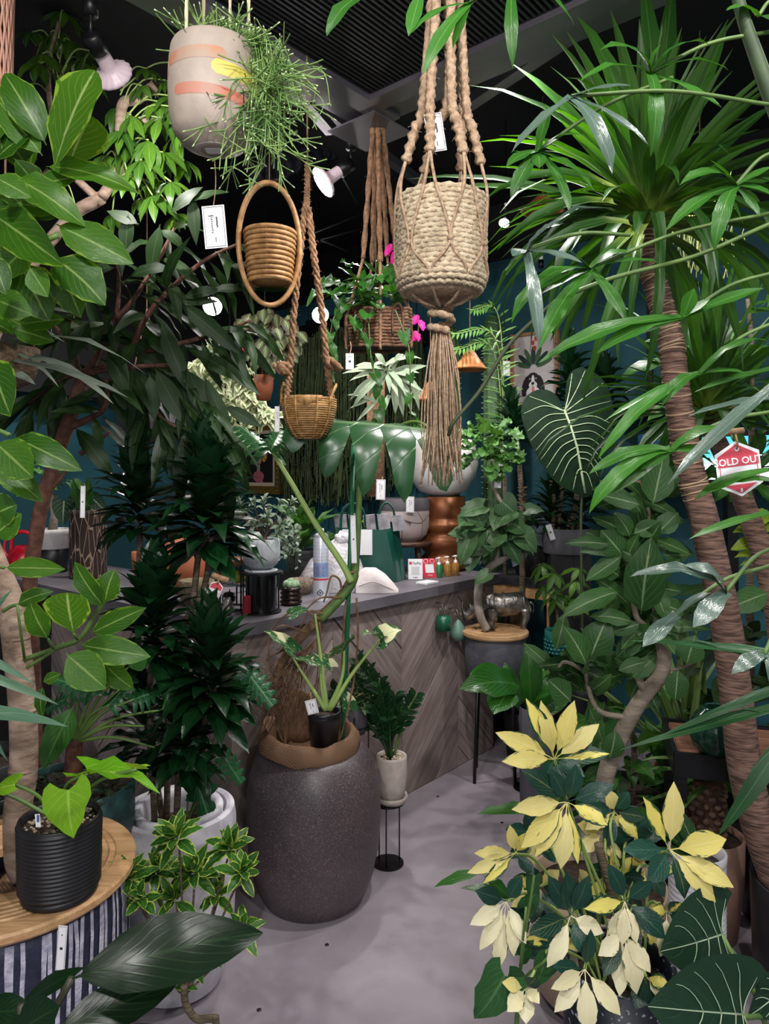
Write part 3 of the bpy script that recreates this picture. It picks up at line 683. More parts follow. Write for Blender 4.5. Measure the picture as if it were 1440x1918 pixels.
# small silver owl-like ornament in front
c = onc(428, 1149)+V((0, -.03, 0)); s = S(1, c.y); q = thing('silver_figurine', 'small silver figurine at the front edge of the counter', 'figurine', c)
M_silver = pm('tarnished_silver', 'a39d99', .33, .85, '5a5450', 25, .4, 50)
MB().lathe(c, [(.001, 0), (s*8, 0), (s*11, s*7), (s*11, s*14), (s*7, s*20), (s*9, s*25), (s*6, s*30), (.001, s*31)], 16, lambda a, z: 1+.06*sin(5*a)).build('body', M_silver, q)
for sx in (-1, 1): MB().ball(c+V((sx*s*5, -s*3, s*30)), (s*3, s*2, s*4), 8, 6).build('ear', M_silver, q)
# ================================================================ behind and beside the counter
# concrete/log pot on a dark wooden stool, copper vase, white egg bowl
c = P(757, 1066, 4.0); c.z = CT
q = thing('wooden_stool', 'low dark wooden stool under the pale crackled pot', 'stool', c); s = S(1, 4.0)
M_dkwood = wood('dark_stained_wood', '38251c', '573a2b', (3, 30, 30), .5)
MB().lathe(c, [(.001, s*50), (s*52, s*50), (s*53, s*54), (s*52, s*58), (.001, s*58)], 28).build('seat', M_dkwood, q)
for i in range(4):
    a = R(45+90*i); MB().tube([c+V((s*40*cos(a), s*40*sin(a), 0)), c+V((s*34*cos(a), s*34*sin(a), s*52))], [s*4, s*5], 8).build('leg', M_dkwood, q)
q = thing('crackled_pot', 'pale pink crackled pot with a dark grey rim band', 'pot', c+V((0, 0, s*58)))
t = NT('crackled_pink_clay'); _v = t.new('ShaderNodeTexVoronoi', feature='DISTANCE_TO_EDGE'); t.put(_v.inputs['Vector'], t.coord('Object')); t.put(_v.inputs['Scale'], 9.)
t.base(t.mix(t.math('MULTIPLY', t.ramp(_v.outputs[0], .03, .005), t.ramp(t.noise(4, 2, t.coord('Object')), .45, .55)), hexc('b5a5a3'), hexc('3d3434')), .7); M_crack = t.m
c2 = c+V((0, 0, s*58))
MB().lathe(c2, [(.001, 0), (s*30, 0), (s*42, s*12), (s*46, s*26), (s*47, s*58)], 32).build('body', M_crack, q)
MB().lathe(c2, [(s*47.2, s*57), (s*47.4, s*79), (s*46, s*80), (s*43, s*79), (s*42, s*40), (.001, s*38)], 32).build('rim_band', pm('charcoal_rim', '4a464b', .7), q)
tagcard(768, 945, 3.84, 15, 30, 'white price tag on the pale crackled pot', -.02, lines='T')
c = P(832, 1062, 4.1); c.z = CT; s = S(1, 4.1)
M_copper = pm('copper_brown_glaze', '6e3a20', .38, .45, '8a5630', 8, .1, 30)
q = thing('copper_vase', 'tall stacked-ring copper brown vase behind the payment stands', 'vase', c)
MB().lathe(c, [(.001, 0), (s*38, 0), (s*46, s*8), (s*47, s*18), (s*40, s*26), (s*36, s*32), (s*44, s*40), (s*48, s*50), (s*44, s*60), (s*36, s*66), (s*38, s*72), (s*46, s*80), (s*46, s*88), (s*37, s*95), (s*38, s*98), (s*39, s*136), (s*37, s*137), (s*35, s*132), (.001, s*128)], 36).build('vase_body', M_copper, q)
EG = c + V((-s*4, 0, s*137))
# ================================================================ right: concrete planter on legs with disc, rhino
PC = V(((925-720)*3.6/F, 3.56, 0)); s = S(1, 3.56)
PCs = s
# bench stool with black cushion
c = V((.795, 4.03, 0))+U*.08; s = S(1, 4.1)
q = thing('wooden_side_table', 'oak side table with a dark slate top behind the rhino figure', 'table', c)
bx = (W_, U, V((0, 0, 1)))
tz = EYE-(1103-HZ)*3.83/F
MB().box(c+V((0, 0, tz+.02)), (.48, .40, .04), bx).build('slate_top', pm('dark_slate', '2c2a2f', .5, 0, '39363c', 9), q, smooth=False)
for sy in (-1, 1): MB().box(c+bx[1]*sy*.18+V((0, 0, tz-.03)), (.44, .03, .06), bx).build('apron', M_oak, q, smooth=False)
for sx in (-1, 1): MB().box(c+bx[0]*sx*.22+V((0, 0, tz-.03)), (.03, .36, .06), bx).build('apron', M_oak, q, smooth=False)
for sx in (-1, 1):
    for sy in (-1, 1): MB().box(c+bx[0]*sx*.215+bx[1]*sy*.175+V((0, 0, tz/2)), (.045, .045, tz-.002), bx).build('leg', M_oak, q, smooth=False)
for z in (.25, .42): MB().box(c+bx[1]*.175+V((0, 0, z)), (.4, .02, .04), bx).build('stretcher', M_oak, q, smooth=False)
TABC = c; TABZ = tz+.04
# right: black-edged table with ribbed wooden top and green vase
c = P(1372, 1400, 2.3); c.z = 0; tz = EYE-(1415-HZ)*2.2/F
bx = (V((.97, -.26, 0)).normalized(), V((.26, .97, 0)).normalized(), V((0, 0, 1)))
q = thing('black_framed_table', 'black-framed table with a ribbed wooden top at the right edge', 'table', c)
MB().box(c+V((0, 0, tz-.012)), (.36, .30, .02), bx).build('top_board', M_oak, q, smooth=False)
for i in range(22): 
    o = MB().box(c+bx[1]*(-.142+.0135*i)+V((0, 0, tz+.0)), (.35, .009, .008), bx).build('top_slat', wood('ribbed_brown_wood', '6e4a3a', '8f6753', (3, 20, 20), .5), q, smooth=False)
for sy in (-1, 1): MB().box(c+bx[1]*sy*.158+V((0, 0, tz-.025)), (.39, .014, .075), bx).build('frame_rail', M_blackmetal, q, smooth=False)
for sx in (-1, 1): MB().box(c+bx[0]*sx*.19+V((0, 0, tz-.025)), (.014, .31, .075), bx).build('frame_rail', M_blackmetal, q, smooth=False)
for sx in (-1, 1):
    for sy in (-1, 1): MB().box(c+bx[0]*sx*.175+bx[1]*sy*.14+V((0, 0, (tz-.06)/2)), (.035, .035, tz-.062), bx).build('leg', M_blackmetal, q, smooth=False)
TBR = c + V((0, 0, tz+.004))
c = P(1340, 1400, 2.2); c.z = TBR.z; s = S(1, 2.24)
M_gglaze = pm('dark_green_glaze', '0e2c24', .12, 0, '16402f', 30, .1, 40)
q = thing('green_vase', 'round dark green glossy ribbed vase on the black-framed table', 'vase', c)
MB().lathe(c, [(.001, 0), (s*24, 0), (s*38, s*14), (s*44, s*34), (s*43, s*54), (s*34, s*74), (s*22, s*84), (s*20, s*88), (s*17, s*86), (s*14, s*60), (.001, s*58)], 96, lambda a, z: 1+.028*abs(sin(18*a+z*60))).build('vase_body', M_gglaze, q)
# ================================================================ lamps
M_bulb = pm('pale_pink_bulb_body', 'd9c3cc', .4)
M_lens = emit('lamp_lens', 'fff6f4', 34)
CEILZ = 3.3
def flood(x, y, Y, aim, size, label, watt, mount=None, zc=None):
    """PAR floodlight: lens centre at (x, y), pointing to aim"""
    c = P(x, y, Y); d = (V(aim)-c).normalized(); r = S(size, Y); q = thing('floodlight', label, 'lamp', c)
    A = d.orthogonal().normalized(); B = d.cross(A); ax = (A, B, d)
    MB().lathe(c, [(.001, r*.10), (r*.8, r*.06), (r*.96, -r*.02)], 24, ax=ax).build('lens', M_lens, q)
    MB().lathe(c, [(r*.96, 0), (r, -r*.06), (r*.97, -r*.15), (r*.75, -r*.3), (r*.5, -r*.42), (r*.4, -r*.62), (r*.36, -r*1.5)], 48, lambda a, z: 1+(.035*sin(16*a) if -.5*r < z < -.05*r else 0), ax=ax).build('bulb', M_bulb, q)
    MB().lathe(c, [(r*.36, -r*1.35), (r*.44, -r*1.4), (r*.44, -r*2.3), (r*.2, -r*2.35), (.001, -r*2.35)], 18, ax=ax).build('socket', M_blackmetal, q)
    e = c - d*r*2.3; top = V((e.x, e.y+.0, zc or CEILZ)) if mount is None else P(*mount)
    MB().tube([e, V((top.x, top.y, e.z+r*.6)), V((top.x, top.y, top.z))], r*.1, 8).build('mounting_rod', M_blackmetal, q)
    MB().lathe(V((top.x, top.y, e.z+r*.9)), [(.001, 0), (r*.34, 0), (r*.34, r*1.0), (.001, r*1.0)], 14).build('mount_collar', M_blackmetal, q)
    MB().lathe(V((top.x, top.y, e.z+r*1.95)), [(.001, 0), (r*.26, 0), (r*.26, r*.45), (.001, r*.45)], 14).build('collar_label', M_paper, q)
    spot('lamp_light', c+d*r*.25, c+d, watt, 120, .5, (1, .95, .93), .04)
    return q
flood(213, 143, 2.05, P(213, 143, 2.05)+V((.12, .93, -.34)), 37, 'pink white floodlight bulb pointing down above the left foliage', 40, zc=2.9)
flood(604, 342, 3.0, P(604, 342, 3.0)+V((-.75, -.22, -.6)), 30, 'glowing angled floodlight between rhipsalis pot and the rope hanger', 24, zc=3.2)
flood(398, 574, 4.4, P(380, 700, 3.4), 18, 'glowing floodlight behind the long narrow leaves', 18)
flood(600, 590, 4.6, P(640, 700, 3.4), 16, 'round glowing floodlight seen through the thick braided rope', 18)
flood(1008, 535, 4.0, P(960, 720, 3.5), 15, 'glowing floodlight above the dog picture', 20)
flood(944, 418, 3.6, P(880, 700, 3.0), 10, 'small tilted glowing floodlight right of the rope-wound pot', 14)
# ================================================================ woven lampshade top left corner
q = thing('lattice_lampshade', 'pinkish open lattice wooden lampshade cut by the top left corner', 'lampshade', P(-14, 60, 1.8))
mbs = MB(); c = P(-14, 60, 1.8); r = S(36, 1.8)
for sg in (-1, 1):
    for i in range(22):
        a = 2*pi*i/22; mbs.tube([c+V((r*(1-.12*j/8)*cos(a+sg*j*.11), r*(1-.12*j/8)*sin(a+sg*j*.11), .13-.28*j/8)) for j in range(9)], .0035, 5)
for z in (.13, -.15): mbs.tube([c+V((r*(1 if z > 0 else .88)*cos(2*pi*i/24), r*(1 if z > 0 else .88)*sin(2*pi*i/24), z)) for i in range(25)], .005, 6, cap=False)
mbs.build('lattice', pm('pink_brown_wood', 'c2907c', .6), q)
MB().tube([c+V((0, 0, .13)), V((c.x, c.y, GZ+.4))], .004, 6).build('cord', M_blackmetal, q)
MB().box(c+V((0, 0, .13)), (r*2, .008, .008)).box(c+V((0, 0, .13)), (.008, r*2, .008)).build('cross_bar', M_blackmetal, q)
# ================================================================ macrame hangers and their pots
def ring(c, rx, ry, r, n=48, twist=None, seg=7, z=0):
    return MB().tube([V(c)+V((rx*cos(2*pi*i/n), ry*sin(2*pi*i/n), z)) for i in range(n+1)], r, seg, twist, cap=False)
def fuzz(mb, pts, r, n=30):
    for i in range(n):
        k = rng.randrange(len(pts)-1); p = pts[k].lerp(pts[k+1], rng.random()); d = V([rng.uniform(-1, 1) for _ in range(3)]).normalized()
        mb.tube([p+d*r*.8, p+d*r*2.1+V((0, 0, -r*.5))], r*.05, 3, cap=False)
# --- foreground rope-wound pot in a big jute macrame hanger
YR = 1.45; cb = P(826, 556, YR); pr_ = S(80, YR); zt = P(0, 372, YR).z; zb = cb.z
M_rope = pm('pale_rope', 'c9b89c', .95, 0, 'a8957a', 70, .6, 160)
q = thing('rope_wound_pot', 'cylindrical pot wound in pale thick rope hanging in the big macrame', 'pot', cb)
MB().lathe(cb, [(.001, .0), (pr_*.8, .0), (pr_*.93, .02), (pr_*.955, .04), (pr_*.93, zt-zb), (pr_*.8, zt-zb), (pr_*.8, .05), (.001, .05)], 32).build('inner_pot', M_jute, q)
nr = 20; me = None
for i in range(nr):
    f = i/(nr-1); rr = pr_*(1.0 if 1 < i else (.9, .97)[i]); o = ring(cb, rr, rr, .0067, 64, (.3, 2, 380+i*7), 6, .012+(zt-zb-.02)*f).build('rope_coil', M_rope, q)
H = thing('macrame_hanger', 'large jute macrame hanger with long tassel holding the rope-wound pot', 'plant hanger', cb-V((0, 0, .03)))
top = P(832, -190, 1.42); top.z = GZ
anch = [R(a) for a in (-160, -108, -60, -10, 60, 125)]
mids = [(792, 190), (806, 180), (846, 180), (872, 190), (866, 150), (838, 170)]
for k, a in enumerate(anch):
    rim = cb + V((pr_*1.07*cos(a), pr_*1.07*sin(a), zt-zb+.01)); low = cb + V((pr_*1.09*cos(a), pr_*1.09*sin(a), .05))
    m = P(mids[k][0], mids[k][1], YR+.05*sin(a)); kn = rim.lerp(m, .30)
    up = bez([kn, rim.lerp(m, .68), m, m.lerp(top, .5)+V((.004, 0, 0)), top], 26)
    MB().tube(up, .0092, 8, (.3, 2, 260)).build('knotted_cord', M_jute, H)
    for s_ in (-1, 1):
        cords = MB(); a2 = a + s_*.42; r2 = cb + V((pr_*1.08*cos(a2), pr_*1.08*sin(a2), (zt-zb)*.45)); r1 = cb+V((pr_*1.08*cos(a+s_*.12), pr_*1.08*sin(a+s_*.12), (zt-zb)*.98))
        r3 = cb + V((pr_*1.06*cos(a+s_*.05), pr_*1.06*sin(a+s_*.05), .035)); bt = cb + V((.012*cos(a), .012*sin(a), -.022))
        cords.tube(bez([kn+V((0, 0, .004)), r1, r2, r3, cb+V((pr_*.6*cos(a), pr_*.6*sin(a), -.008)), bt], 7), .0033, 5, (.15, 2, 500)).build('net_cord', M_jute, H)
    fz = MB(); fuzz(fz, up, .0092, 16); fz.build('loose_fibres', M_jute, H, kind='stuff')
    MB().ball(cb + V((pr_*1.09*cos(a+.42), pr_*1.09*sin(a+.42), (zt-zb)*.45)), .006, 8, 6).build('net_knot', M_jute, H)
kc = cb - V((0, 0, .04))
MB().tube(bez([kc+V((.022*cos(i*.9), .022*sin(i*.9), .022-.0042*i)) for i in range(14)], 4), .0075, 7, (.25, 2, 320)).build('gather_knot', M_jute, H)
ts = MB()
for i in range(90):
    a = rng.uniform(0, 2*pi); r = .017*math.sqrt(rng.random()); e = 1.2+rng.random(); L = rng.uniform(.235, .315)
    p = kc + V((r*cos(a), r*sin(a), -.03)); d = V((cos(a)*.0135*e*rng.uniform(.2, 1.1)+.002, sin(a)*.012*e, 0))
    ts.tube(bez([p, p+d*.7+V((0, 0, -L*.3)), p+d+V((rng.uniform(-.006, .006), 0, -L*.65)), p+d*1.1+V((rng.uniform(-.014, .014), rng.uniform(-.01, .01), -L))], 5), .0017, 4, (.3, 2, 900))
ts.build('tassel', M_jute, H, kind='stuff')
tagcard(815, 248, 1.42, 33, 72, 'white price tag high on the big jute macrame hanger', .16, string=(806, 205))
# --- ceramic pot with rhipsalis hanging top left
YN = 1.5; c = P(401, 282, YN); s = S(1, YN)
q = Plant('hanging_rhipsalis', 'rhipsalis spilling from a hanging beige pot with painted bands', 'potted plant', c)
M_beige = pm('sandy_beige_clay', '9c8f84', .6, 0, 'aa9c8f', 18, .1, 80)
R0 = [(s*34, 0), (s*36, s*2), (s*58, s*10), (s*74, s*30), (s*82, s*62), (s*84, s*110), (s*82, s*160), (s*79, s*182), (s*76, s*188)]
pot(q.root, c, R0, M_beige, s*165, M_soil, 48)
MB().lathe(c, [(s*24, -.0008), (s*35, -.0012), (s*36, .001)], 32).build('foot_ring', pm('pale_foot_ring', 'b6aaa0', .7), q.root)
MB().box(c+V((0, 0, -.001)), (s*30, s*22, .001)).build('bottom_sticker', M_paper, q.root, smooth=False)
def rad(z):
    for (a, b) in zip(R0, R0[1:]):
        if a[1] <= z <= b[1]: return a[0]+(b[0]-a[0])*(z-a[1])/(b[1]-a[1])
    return R0[-1][0]
def band(nm, z0, z1, a0, a1, col, slope=0):
    vs = []; fs = []; n = 18; m = 4
    for j in range(m+1):
        for i in range(n+1):
            f = i/n; a = R(a0+(a1-a0)*f); z = s*(z0+(z1-z0)*(j/m if 0 < i < n else .3+.4*j/m)+slope*(f-.5)); r = rad(z)*1.004; vs.append(c+V((r*cos(a), r*sin(a), z)))
    for j in range(m):
        for i in range(n): k = j*(n+1)+i; fs.append((k, k+1, k+n+2, k+n+1))
    MB().add(vs, fs).build(nm, col, q.root)
mo = pm('orange_paint', 'b5764f', .6, 0, 'a08a7a', 14); mr = pm('red_paint', 'b9664f', .6, 0, 'a98070', 18); my = pm('yellow_paint', 'cbbf4e', .5, 0, 'b0a578', 10); mp = pm('pink_white_paint', 'd3b5b5', .5, 0, 'c24a5c', 30)
band('painted_band', 128, 150, -150, -62, mo, -4); band('painted_band', 62, 82, -132, -32, mr, -16); band('painted_band', 95, 122, -80, 20, my, -10); band('painted_band', 122, 148, -176, -150, mp)
M_cord = pm('pale_cotton_cord', 'cfc6a0', .9)
for (x, y, x2, dy) in [(348, 92, 357, -.06), (381, 84, 384, .03), (466, 86, 463, .02), (430, 84, 436, .1)]:
    p = P(x, y+24, YN+dy-.012); t2 = P(x2, -60, YN+dy*.6); t2.z = GZ+.3; MB().tube([p, p.lerp(t2, .06)] + [p.lerp(t2, .06+.94*i/30) for i in range(1, 31)], s*3.4, 6, (.25, 2, 380)).build('cord', M_cord, q.root)
M_rhip = pm('rhipsalis_green', '86a55c', .5, 0, '557a3a', 12, rndv=.2); M_rhip2 = pm('rhipsalis_tip', 'c0d2a0', .5)
mb = MB(); tipm = MB()
def rh(p, d, L, r, depth):
    q1 = p + d*L*.5 + V((0, 0, -L*.05)); e = p + d*L + V((0, 0, -L*.22*(1 if depth else .3)))
    mb.tube(bez([p, q1, e], 3), [r, r*.8], 4, cap=False)
    if depth == 0:
        if rng.random() < .4: tipm.tube([e, e+(e-q1).normalized()*.006], r*.9, 4)
        return
    for _ in range(rng.choice((2, 3, 3))):
        nd = (d*.8 + V([rng.uniform(-.75, .75) for _ in range(3)]) + V((.12, -.05, -.22))).normalized(); rh(e, nd, L*rng.uniform(.6, .95), r*.9, depth-1)
for i in range(95):                                                    # rising tuft then shower down the right side
    p = c + V((s*rng.uniform(-40, 55), s*rng.uniform(-40, 30), s*170)); d = V((rng.uniform(-.5, 1.2), rng.uniform(-.5, .3), rng.uniform(.3, 1.1))).normalized()
    rh(p, d, s*rng.uniform(38, 66), .0019, 1)
for i in range(42):
    p = c + V((s*rng.uniform(40, 78), s*rng.uniform(-40, 40), s*175)); x = rng.uniform(430, 560); y = rng.uniform(120, 330)
    m = P(x*.6+470*.4, 90+rng.uniform(-30, 30), YN-.02); e = P(x, y, YN+rng.uniform(-.09, .05)); mb.tube(bez([p, m, m.lerp(e, .6)+V((.01, 0, .01)), e], 5), .0014, 4, cap=False)
    for _ in range(4): rh(m.lerp(e, rng.uniform(.4, 1)), V((rng.uniform(-1, 1.2), rng.uniform(-.6, .3), rng.uniform(-.8, .5))).normalized(), s*rng.uniform(30, 54), .0017, 1)
for (pts) in ([(500, 140), (560, 155), (605, 190), (590, 230), (585, 240)], [(520, 150), (600, 130), (618, 195), (620, 195)], [(300+90, 120), (380, 200), (400, 240), (470, 290)]):
    mb.tube(bez(pxl(pts, YN-.08), 6), .0011, 4, cap=False)
mb.build('stem', M_rhip, q.root, kind='stuff'); tipm.build('stem_tip', M_rhip2, q.root, kind='stuff'); q.finish()
tagcard(402, 425, 1.5, 42, 80, 'white price tag hanging below the painted rhipsalis pot', .09, string=(402, 300, 0))
# --- hoop basket
YO = 2.2; c = P(506, 532, YO); s = S(1, YO); M_rattan = pm('honey_rattan', 'b58a58', .5, 0, '94693f', 40, .2, 60, rndv=.3)
q = thing('hoop_basket', 'small coiled rattan basket hanging inside an oval rattan hoop', 'basket', c)
for i in range(11):
    f = i/10; rr = s*(38+8*f); ring(c, rr, rr, s*4.6, 40, None, 7, s*(4+9*i)).build('rattan_coil', M_rattan, q)
MB().lathe(c, [(.001, s*1), (s*37, s*1), (s*37, s*4), (.001, s*4)], 28).build('base', pm('dark_rattan', 'a37c4e', .6, 0, '7d5a38', 50), q)
for i in range(8): 
    a = 2*pi*i/8; MB().tube([c+V((s*38*cos(a), s*38*sin(a), 0)), c+V((s*47*cos(a), s*47*sin(a), s*98))], s*1.8, 5).build('upright_cane', M_rattan, q)
hp = [c+V((s*(54*cos(2*pi*i/40)), -s*10+s*18*cos(2*pi*i/40), s*72+s*114*sin(2*pi*i/40))) for i in range(41)]
MB().tube(hp, s*5, 8, cap=False).build('hoop', M_rattan, q); MB().tube([p+V((0, .012, 0)) for p in hp], s*3.5, 7, cap=False).build('hoop', M_rattan, q)
t2 = hp[10].copy(); t2.z = GZ+.4; MB().tube([hp[10], t2], s*1, 5).build('hanging_wire', M_string, q)
# --- braided rope swing with bowl basket
YP = 2.3; s = S(1, YP); c = P(579, 822, YP)
M_rope2 = pm('thick_jute_rope', '9d7859', .95, 0, '7a5a40', 60, .6, 120)
q = thing('rope_sling', 'thick braided jute rope sling splitting in two above the bowl basket', 'plant hanger', P(577, 745, YP))
topz = P(575, 205, YP); ct = V((topz.x, topz.y, CEILZ))
MB().tube([ct, topz, P(576, 310, YP)], s*1.6, 6).build('thin_cord', M_string, q)
def braid(pts, r, name, turns=9):
    p = bez(pts, 22); mb = MB()
    for k in range(3):
        qs = []
        for i, x in enumerate(p): a = i*.62 + k*2*pi/3; qs.append(x + V((r*.62*cos(a), r*.35*sin(a), r*.3*sin(2*a))))
        mb.tube(qs, r*.55, 6, (.2, 2, 400))
    fuzz(mb, p, r, 40); mb.build(name, M_rope2, q)
braid(pxl([(576, 305), (575, 360), (574, 392)], YP), s*5.6, 'braided_rope')
braid(pxl([(572, 385), (562, 470), (550, 590), (543, 690), (536, 752)], YP), s*6.4, 'braided_rope')
braid(pxl([(577, 388), (588, 480), (603, 590), (613, 690), (622, 752)], YP), s*6.4, 'braided_rope')
for x, y, e in ((536, 690, -1), (618, 682, 1)):
    mb = MB(); cc = P(x, y, YP-.02); mb.tube(bez([cc+V((s*8*cos(i*1.3)+e*s*i*1.2, s*6*sin(i*1.9), s*9*sin(i*1.1))) for i in range(13)], 4), s*5, 6, (.25, 2, 400)); mb.build('rope_knot', M_rope2, q)
M_wick = pm('split_cane', 'ab8350', .55, 0, '86602f', 70, .3, 60, rndv=.4)
b = thing('bowl_basket', 'round cane bowl basket hanging from the braided rope sling', 'basket', c)
prof = [(22, 0), (33, 10), (42, 26), (47, 42), (50, 58), (50.5, 76)]
def pr(z):
    for (a, bb) in zip(prof, prof[1:]):
        if a[1] <= z <= bb[1]: return a[0]+(bb[0]-a[0])*(z-a[1])/(bb[1]-a[1])
    return prof[-1][0]
MB().lathe(c, [(.001, 0), (s*21, 0)] + [(s*(r-2.2), s*z) for r, z in prof] + [(s*46, s*76), (s*20, s*4), (.001, s*3)], 32).build('liner', pm('dark_cane', '5e4527', .8), b)
for i in range(19): z = 1+i*3.95; rr = s*pr(min(z, 76)); ring(c, rr, rr, s*2.1, 40, None, 6, s*z).build('cane_row', M_wick, b)
mb = MB()
for i in range(46): 
    a = R(-90) + R(34)*(i/23-1); r_ = s*51.5; z0 = 70-12*(1-abs(i/23-1)); mb.tube([c+V((r_*cos(a), r_*sin(a), s*77)), c+V((r_*cos(a), r_*sin(a), s*z0))], s*.9, 4)
mb.build('vertical_wrap', M_wick, b)
for a0 in (-160, -22):
    for z_ in (0, 1): mb = MB(); mb.tube(bez([c+V((s*52*cos(R(a0+12*sin(t_*pi/6-1.57))), s*52*sin(R(a0+12*sin(t_*pi/6-1.57))), s*(66+32*sin(t_*pi/12)+z_*3))) for t_ in range(13)], 3), s*2.2, 6); mb.build('handle_loop', M_wick, b)
for a in (-140, -112, -68, -38): MB().tube([c+V((s*(pr(z)+2.5)*cos(R(a)), s*(pr(z)+2.5)*sin(R(a)), s*z)) for z in range(0, 77, 4)], s*2, 5).build('upright_cane', M_wick, b)
tagcard(519, 785, 2.3, 9, 48, 'narrow white tag hanging left of the bowl basket', 0, string=(528, 752))
# --- long straight jute hanger with dark wicker basket
YQ = 2.9; s = S(1, YQ); c = P(708, 655, YQ)
q = thing('straight_jute_hanger', 'straight brown jute cord hanger under the ceiling frame corner', 'plant hanger', P(708, 500, YQ))
tp = P(706, 234, 2.72)
M_jute2 = pm('brown_jute', '8d6a4f', .95, 0, '6d4f39', 70, .5, 130)
for (x, y, dy) in [(680, 484, -.10), (697, 490, .10), (712, 490, -.12), (725, 480, .12), (741, 470, 0)]:
    e = P(x, y, YQ+dy); st_ = tp+V((S((x-706)*.28, 2.72), 0, 0)); d = P(648+(x-680)*2.0, 600, YQ+dy*1.2)
    p = [st_.lerp(e, i/30) for i in range(31)]; mb = MB().tube(p, s*4.6, 7, (.25, 2, 320)); fuzz(mb, p, s*4.6, 24); mb.build('jute_cord', M_jute2, q)
    MB().tube(bez([e, e.lerp(d, .6), d, d-V((0, 0, s*52))], 8), s*2.6, 6, (.25, 2, 320)).build('lower_cord', M_jute2, q)
b = Plant('pothos_basket', 'green pothos in a dark rectangular wicker basket below the jute cords', 'potted plant', c)
M_dwick = pm('dark_wicker', '6d4a33', .7, 0, '4a3020', 60, .5, 90, rndv=.4)
hw, hd = s*60, s*40
MB().box(c+V((0, 0, s*34)), (hw*1.9, hd*1.9, s*60)).build('liner', pm('dark_liner', '1d1511', .9), b.root)
for i in range(12):
    z = s*(2+6*i); k = .92+.08*i/11; pts = [c+V((hw*k*sx+0, hd*k*sy, z)) for sx, sy in ((-1, -.7), (-.9, -1), (.9, -1), (1, -.7), (1, .7), (.9, 1), (-.9, 1), (-1, .7), (-1, -.7))]
    path = [pts[j].lerp(pts[j+1], f/6) for j in range(8) for f in range(6)]+[pts[-1]]
    MB().tube(path, s*3.4, 6, (.35, 1, 420), cap=False).build('wicker_row', M_dwick, b.root)
for sx in (-.55, .6):
    MB().tube(bez([c+V((hw*sx-s*9, -hd*1.04, s*20)), c+V((hw*sx-s*9, -hd*1.1, s*60)), c+V((hw*sx, -hd*1.1, s*76)), c+V((hw*sx+s*9, -hd*1.1, s*60)), c+V((hw*sx+s*9, -hd*1.04, s*20))], 5), s*2.4, 6).build('handle', M_dwick, b.root)
M_poth = leafmat('pothos_leaf', '22491b', '346a26', '7ba35a', n=6, vs=.2, rough=.34, trans=.25)
POTH = variants('pothos_leaf', 'heart', M_poth, .75, (.3, .9, 1.3), back=.22, nu=4)
for i in range(66):
    x = 708+rng.gauss(0, 42); y = 545+rng.gauss(0, 22); p = P(x, y, YQ+rng.uniform(-.18, .1)); b.rnd(POTH, p, V(((x-708)/60+rng.uniform(-.6, .6), -.5, rng.uniform(-.9, .4))), s*rng.uniform(24, 40), s*rng.uniform(20, 30))
b.lv(POTH, YQ, [(610, 548, 574, 575, 22), (625, 530, 592, 545, 24), (655, 515, 633, 500, 26), (720, 500, 712, 525, 36), (745, 560, 765, 535, 34), (640, 545, 612, 532, 20), (650, 500, 636, 492, 16), (635, 560, 640, 585, 24), (730, 515, 755, 545, 34), (690, 520, 680, 560, 34), (700, 560, 692, 600, 30)], dt=-.1)
for pts in ([(668, 560), (630, 585), (618, 640), (628, 690)], [(740, 580), (765, 650), (768, 720), (770, 780), (790, 800)], [(655, 590), (672, 610), (690, 650)], [(690, 600), (696, 680), (712, 740), (705, 790)]):
    P3 = pxl([(x, y, -.16) for x, y in pts], YQ); b.stems(bez(P3, 5), s*1.3, 5); b.twig(POTH, P3, 7, s*27, s*20, .15, .7, .6)
b.finish(pm('vine_stem', '4c5a2e', .6))
tagcard(655, 677, 2.72, 15, 30, 'small white tag below the dark wicker pothos basket', 0, string=(656, 640), lines='o')
# magenta bougainvillea-like bracts beside the pot
q = Plant('magenta_flower_spray', 'spray of magenta bracts behind the rope-wound pot', 'flowers', P(775, 600, 2.95))
M_mag = leafmat('magenta_bract', 'c81f7a', 'e03a94', 'ff8cc4', n=3, trans=.3, pale='d65aa0'); MAG = variants('magenta_bract', 'round', M_mag, .8, (.4, .9))
q.lv(MAG, 2.95, [(735, 458, 722, 480, 16), (740, 455, 748, 482, 18), (742, 470, 735, 500, 16), (782, 590, 775, 608, 14), (785, 600, 793, 620, 15), (780, 620, 772, 640, 13), (778, 622, 784, 640, 13)])
q.stems(bez(pxl([(745, 440), (742, 520), (765, 580), (784, 600), (780, 640)], 2.95), 5), .003); q.finish(pm('brown_stem', '5a4632', .7))
# ================================================================ wooden hat shades on strings
M_hat = wood('turned_orange_wood', '9a5f35', 'b97a48', (8, 8, 8), .5)
for (x, y, w_, h_, Y, lab) in [(880, 693, 31, 38, 3.9, 'orange wooden hat-shaped shade hanging before the cactus'), (806, 752, 30, 36, 4.1, 'second orange wooden hat shade partly hidden by the jute tassel'), (1016, 396, 40, 30, 3.4, 'orange wooden hat shade high beside the floodlight on the right')]:
    c = P(x, y, Y); s = S(1, Y); q = thing('wooden_hat_shade', lab, 'lampshade', c)
    MB().lathe(c, [(s*w_*.92, s*2), (s*w_, 0), (s*w_*.96, s*4), (s*w_*.6, s*h_*.5), (s*w_*.33, s*h_*.85), (s*w_*.16, s*h_), (.001, s*h_*1.02)], 30, lambda a, z: 1+.05*sin(2*a+.5)).build('shade', M_hat, q)
    MB().tube([c+V((0, 0, s*h_*.98)), V((c.x, c.y, CEILZ))], s*1, 5).build('string', M_string, q)
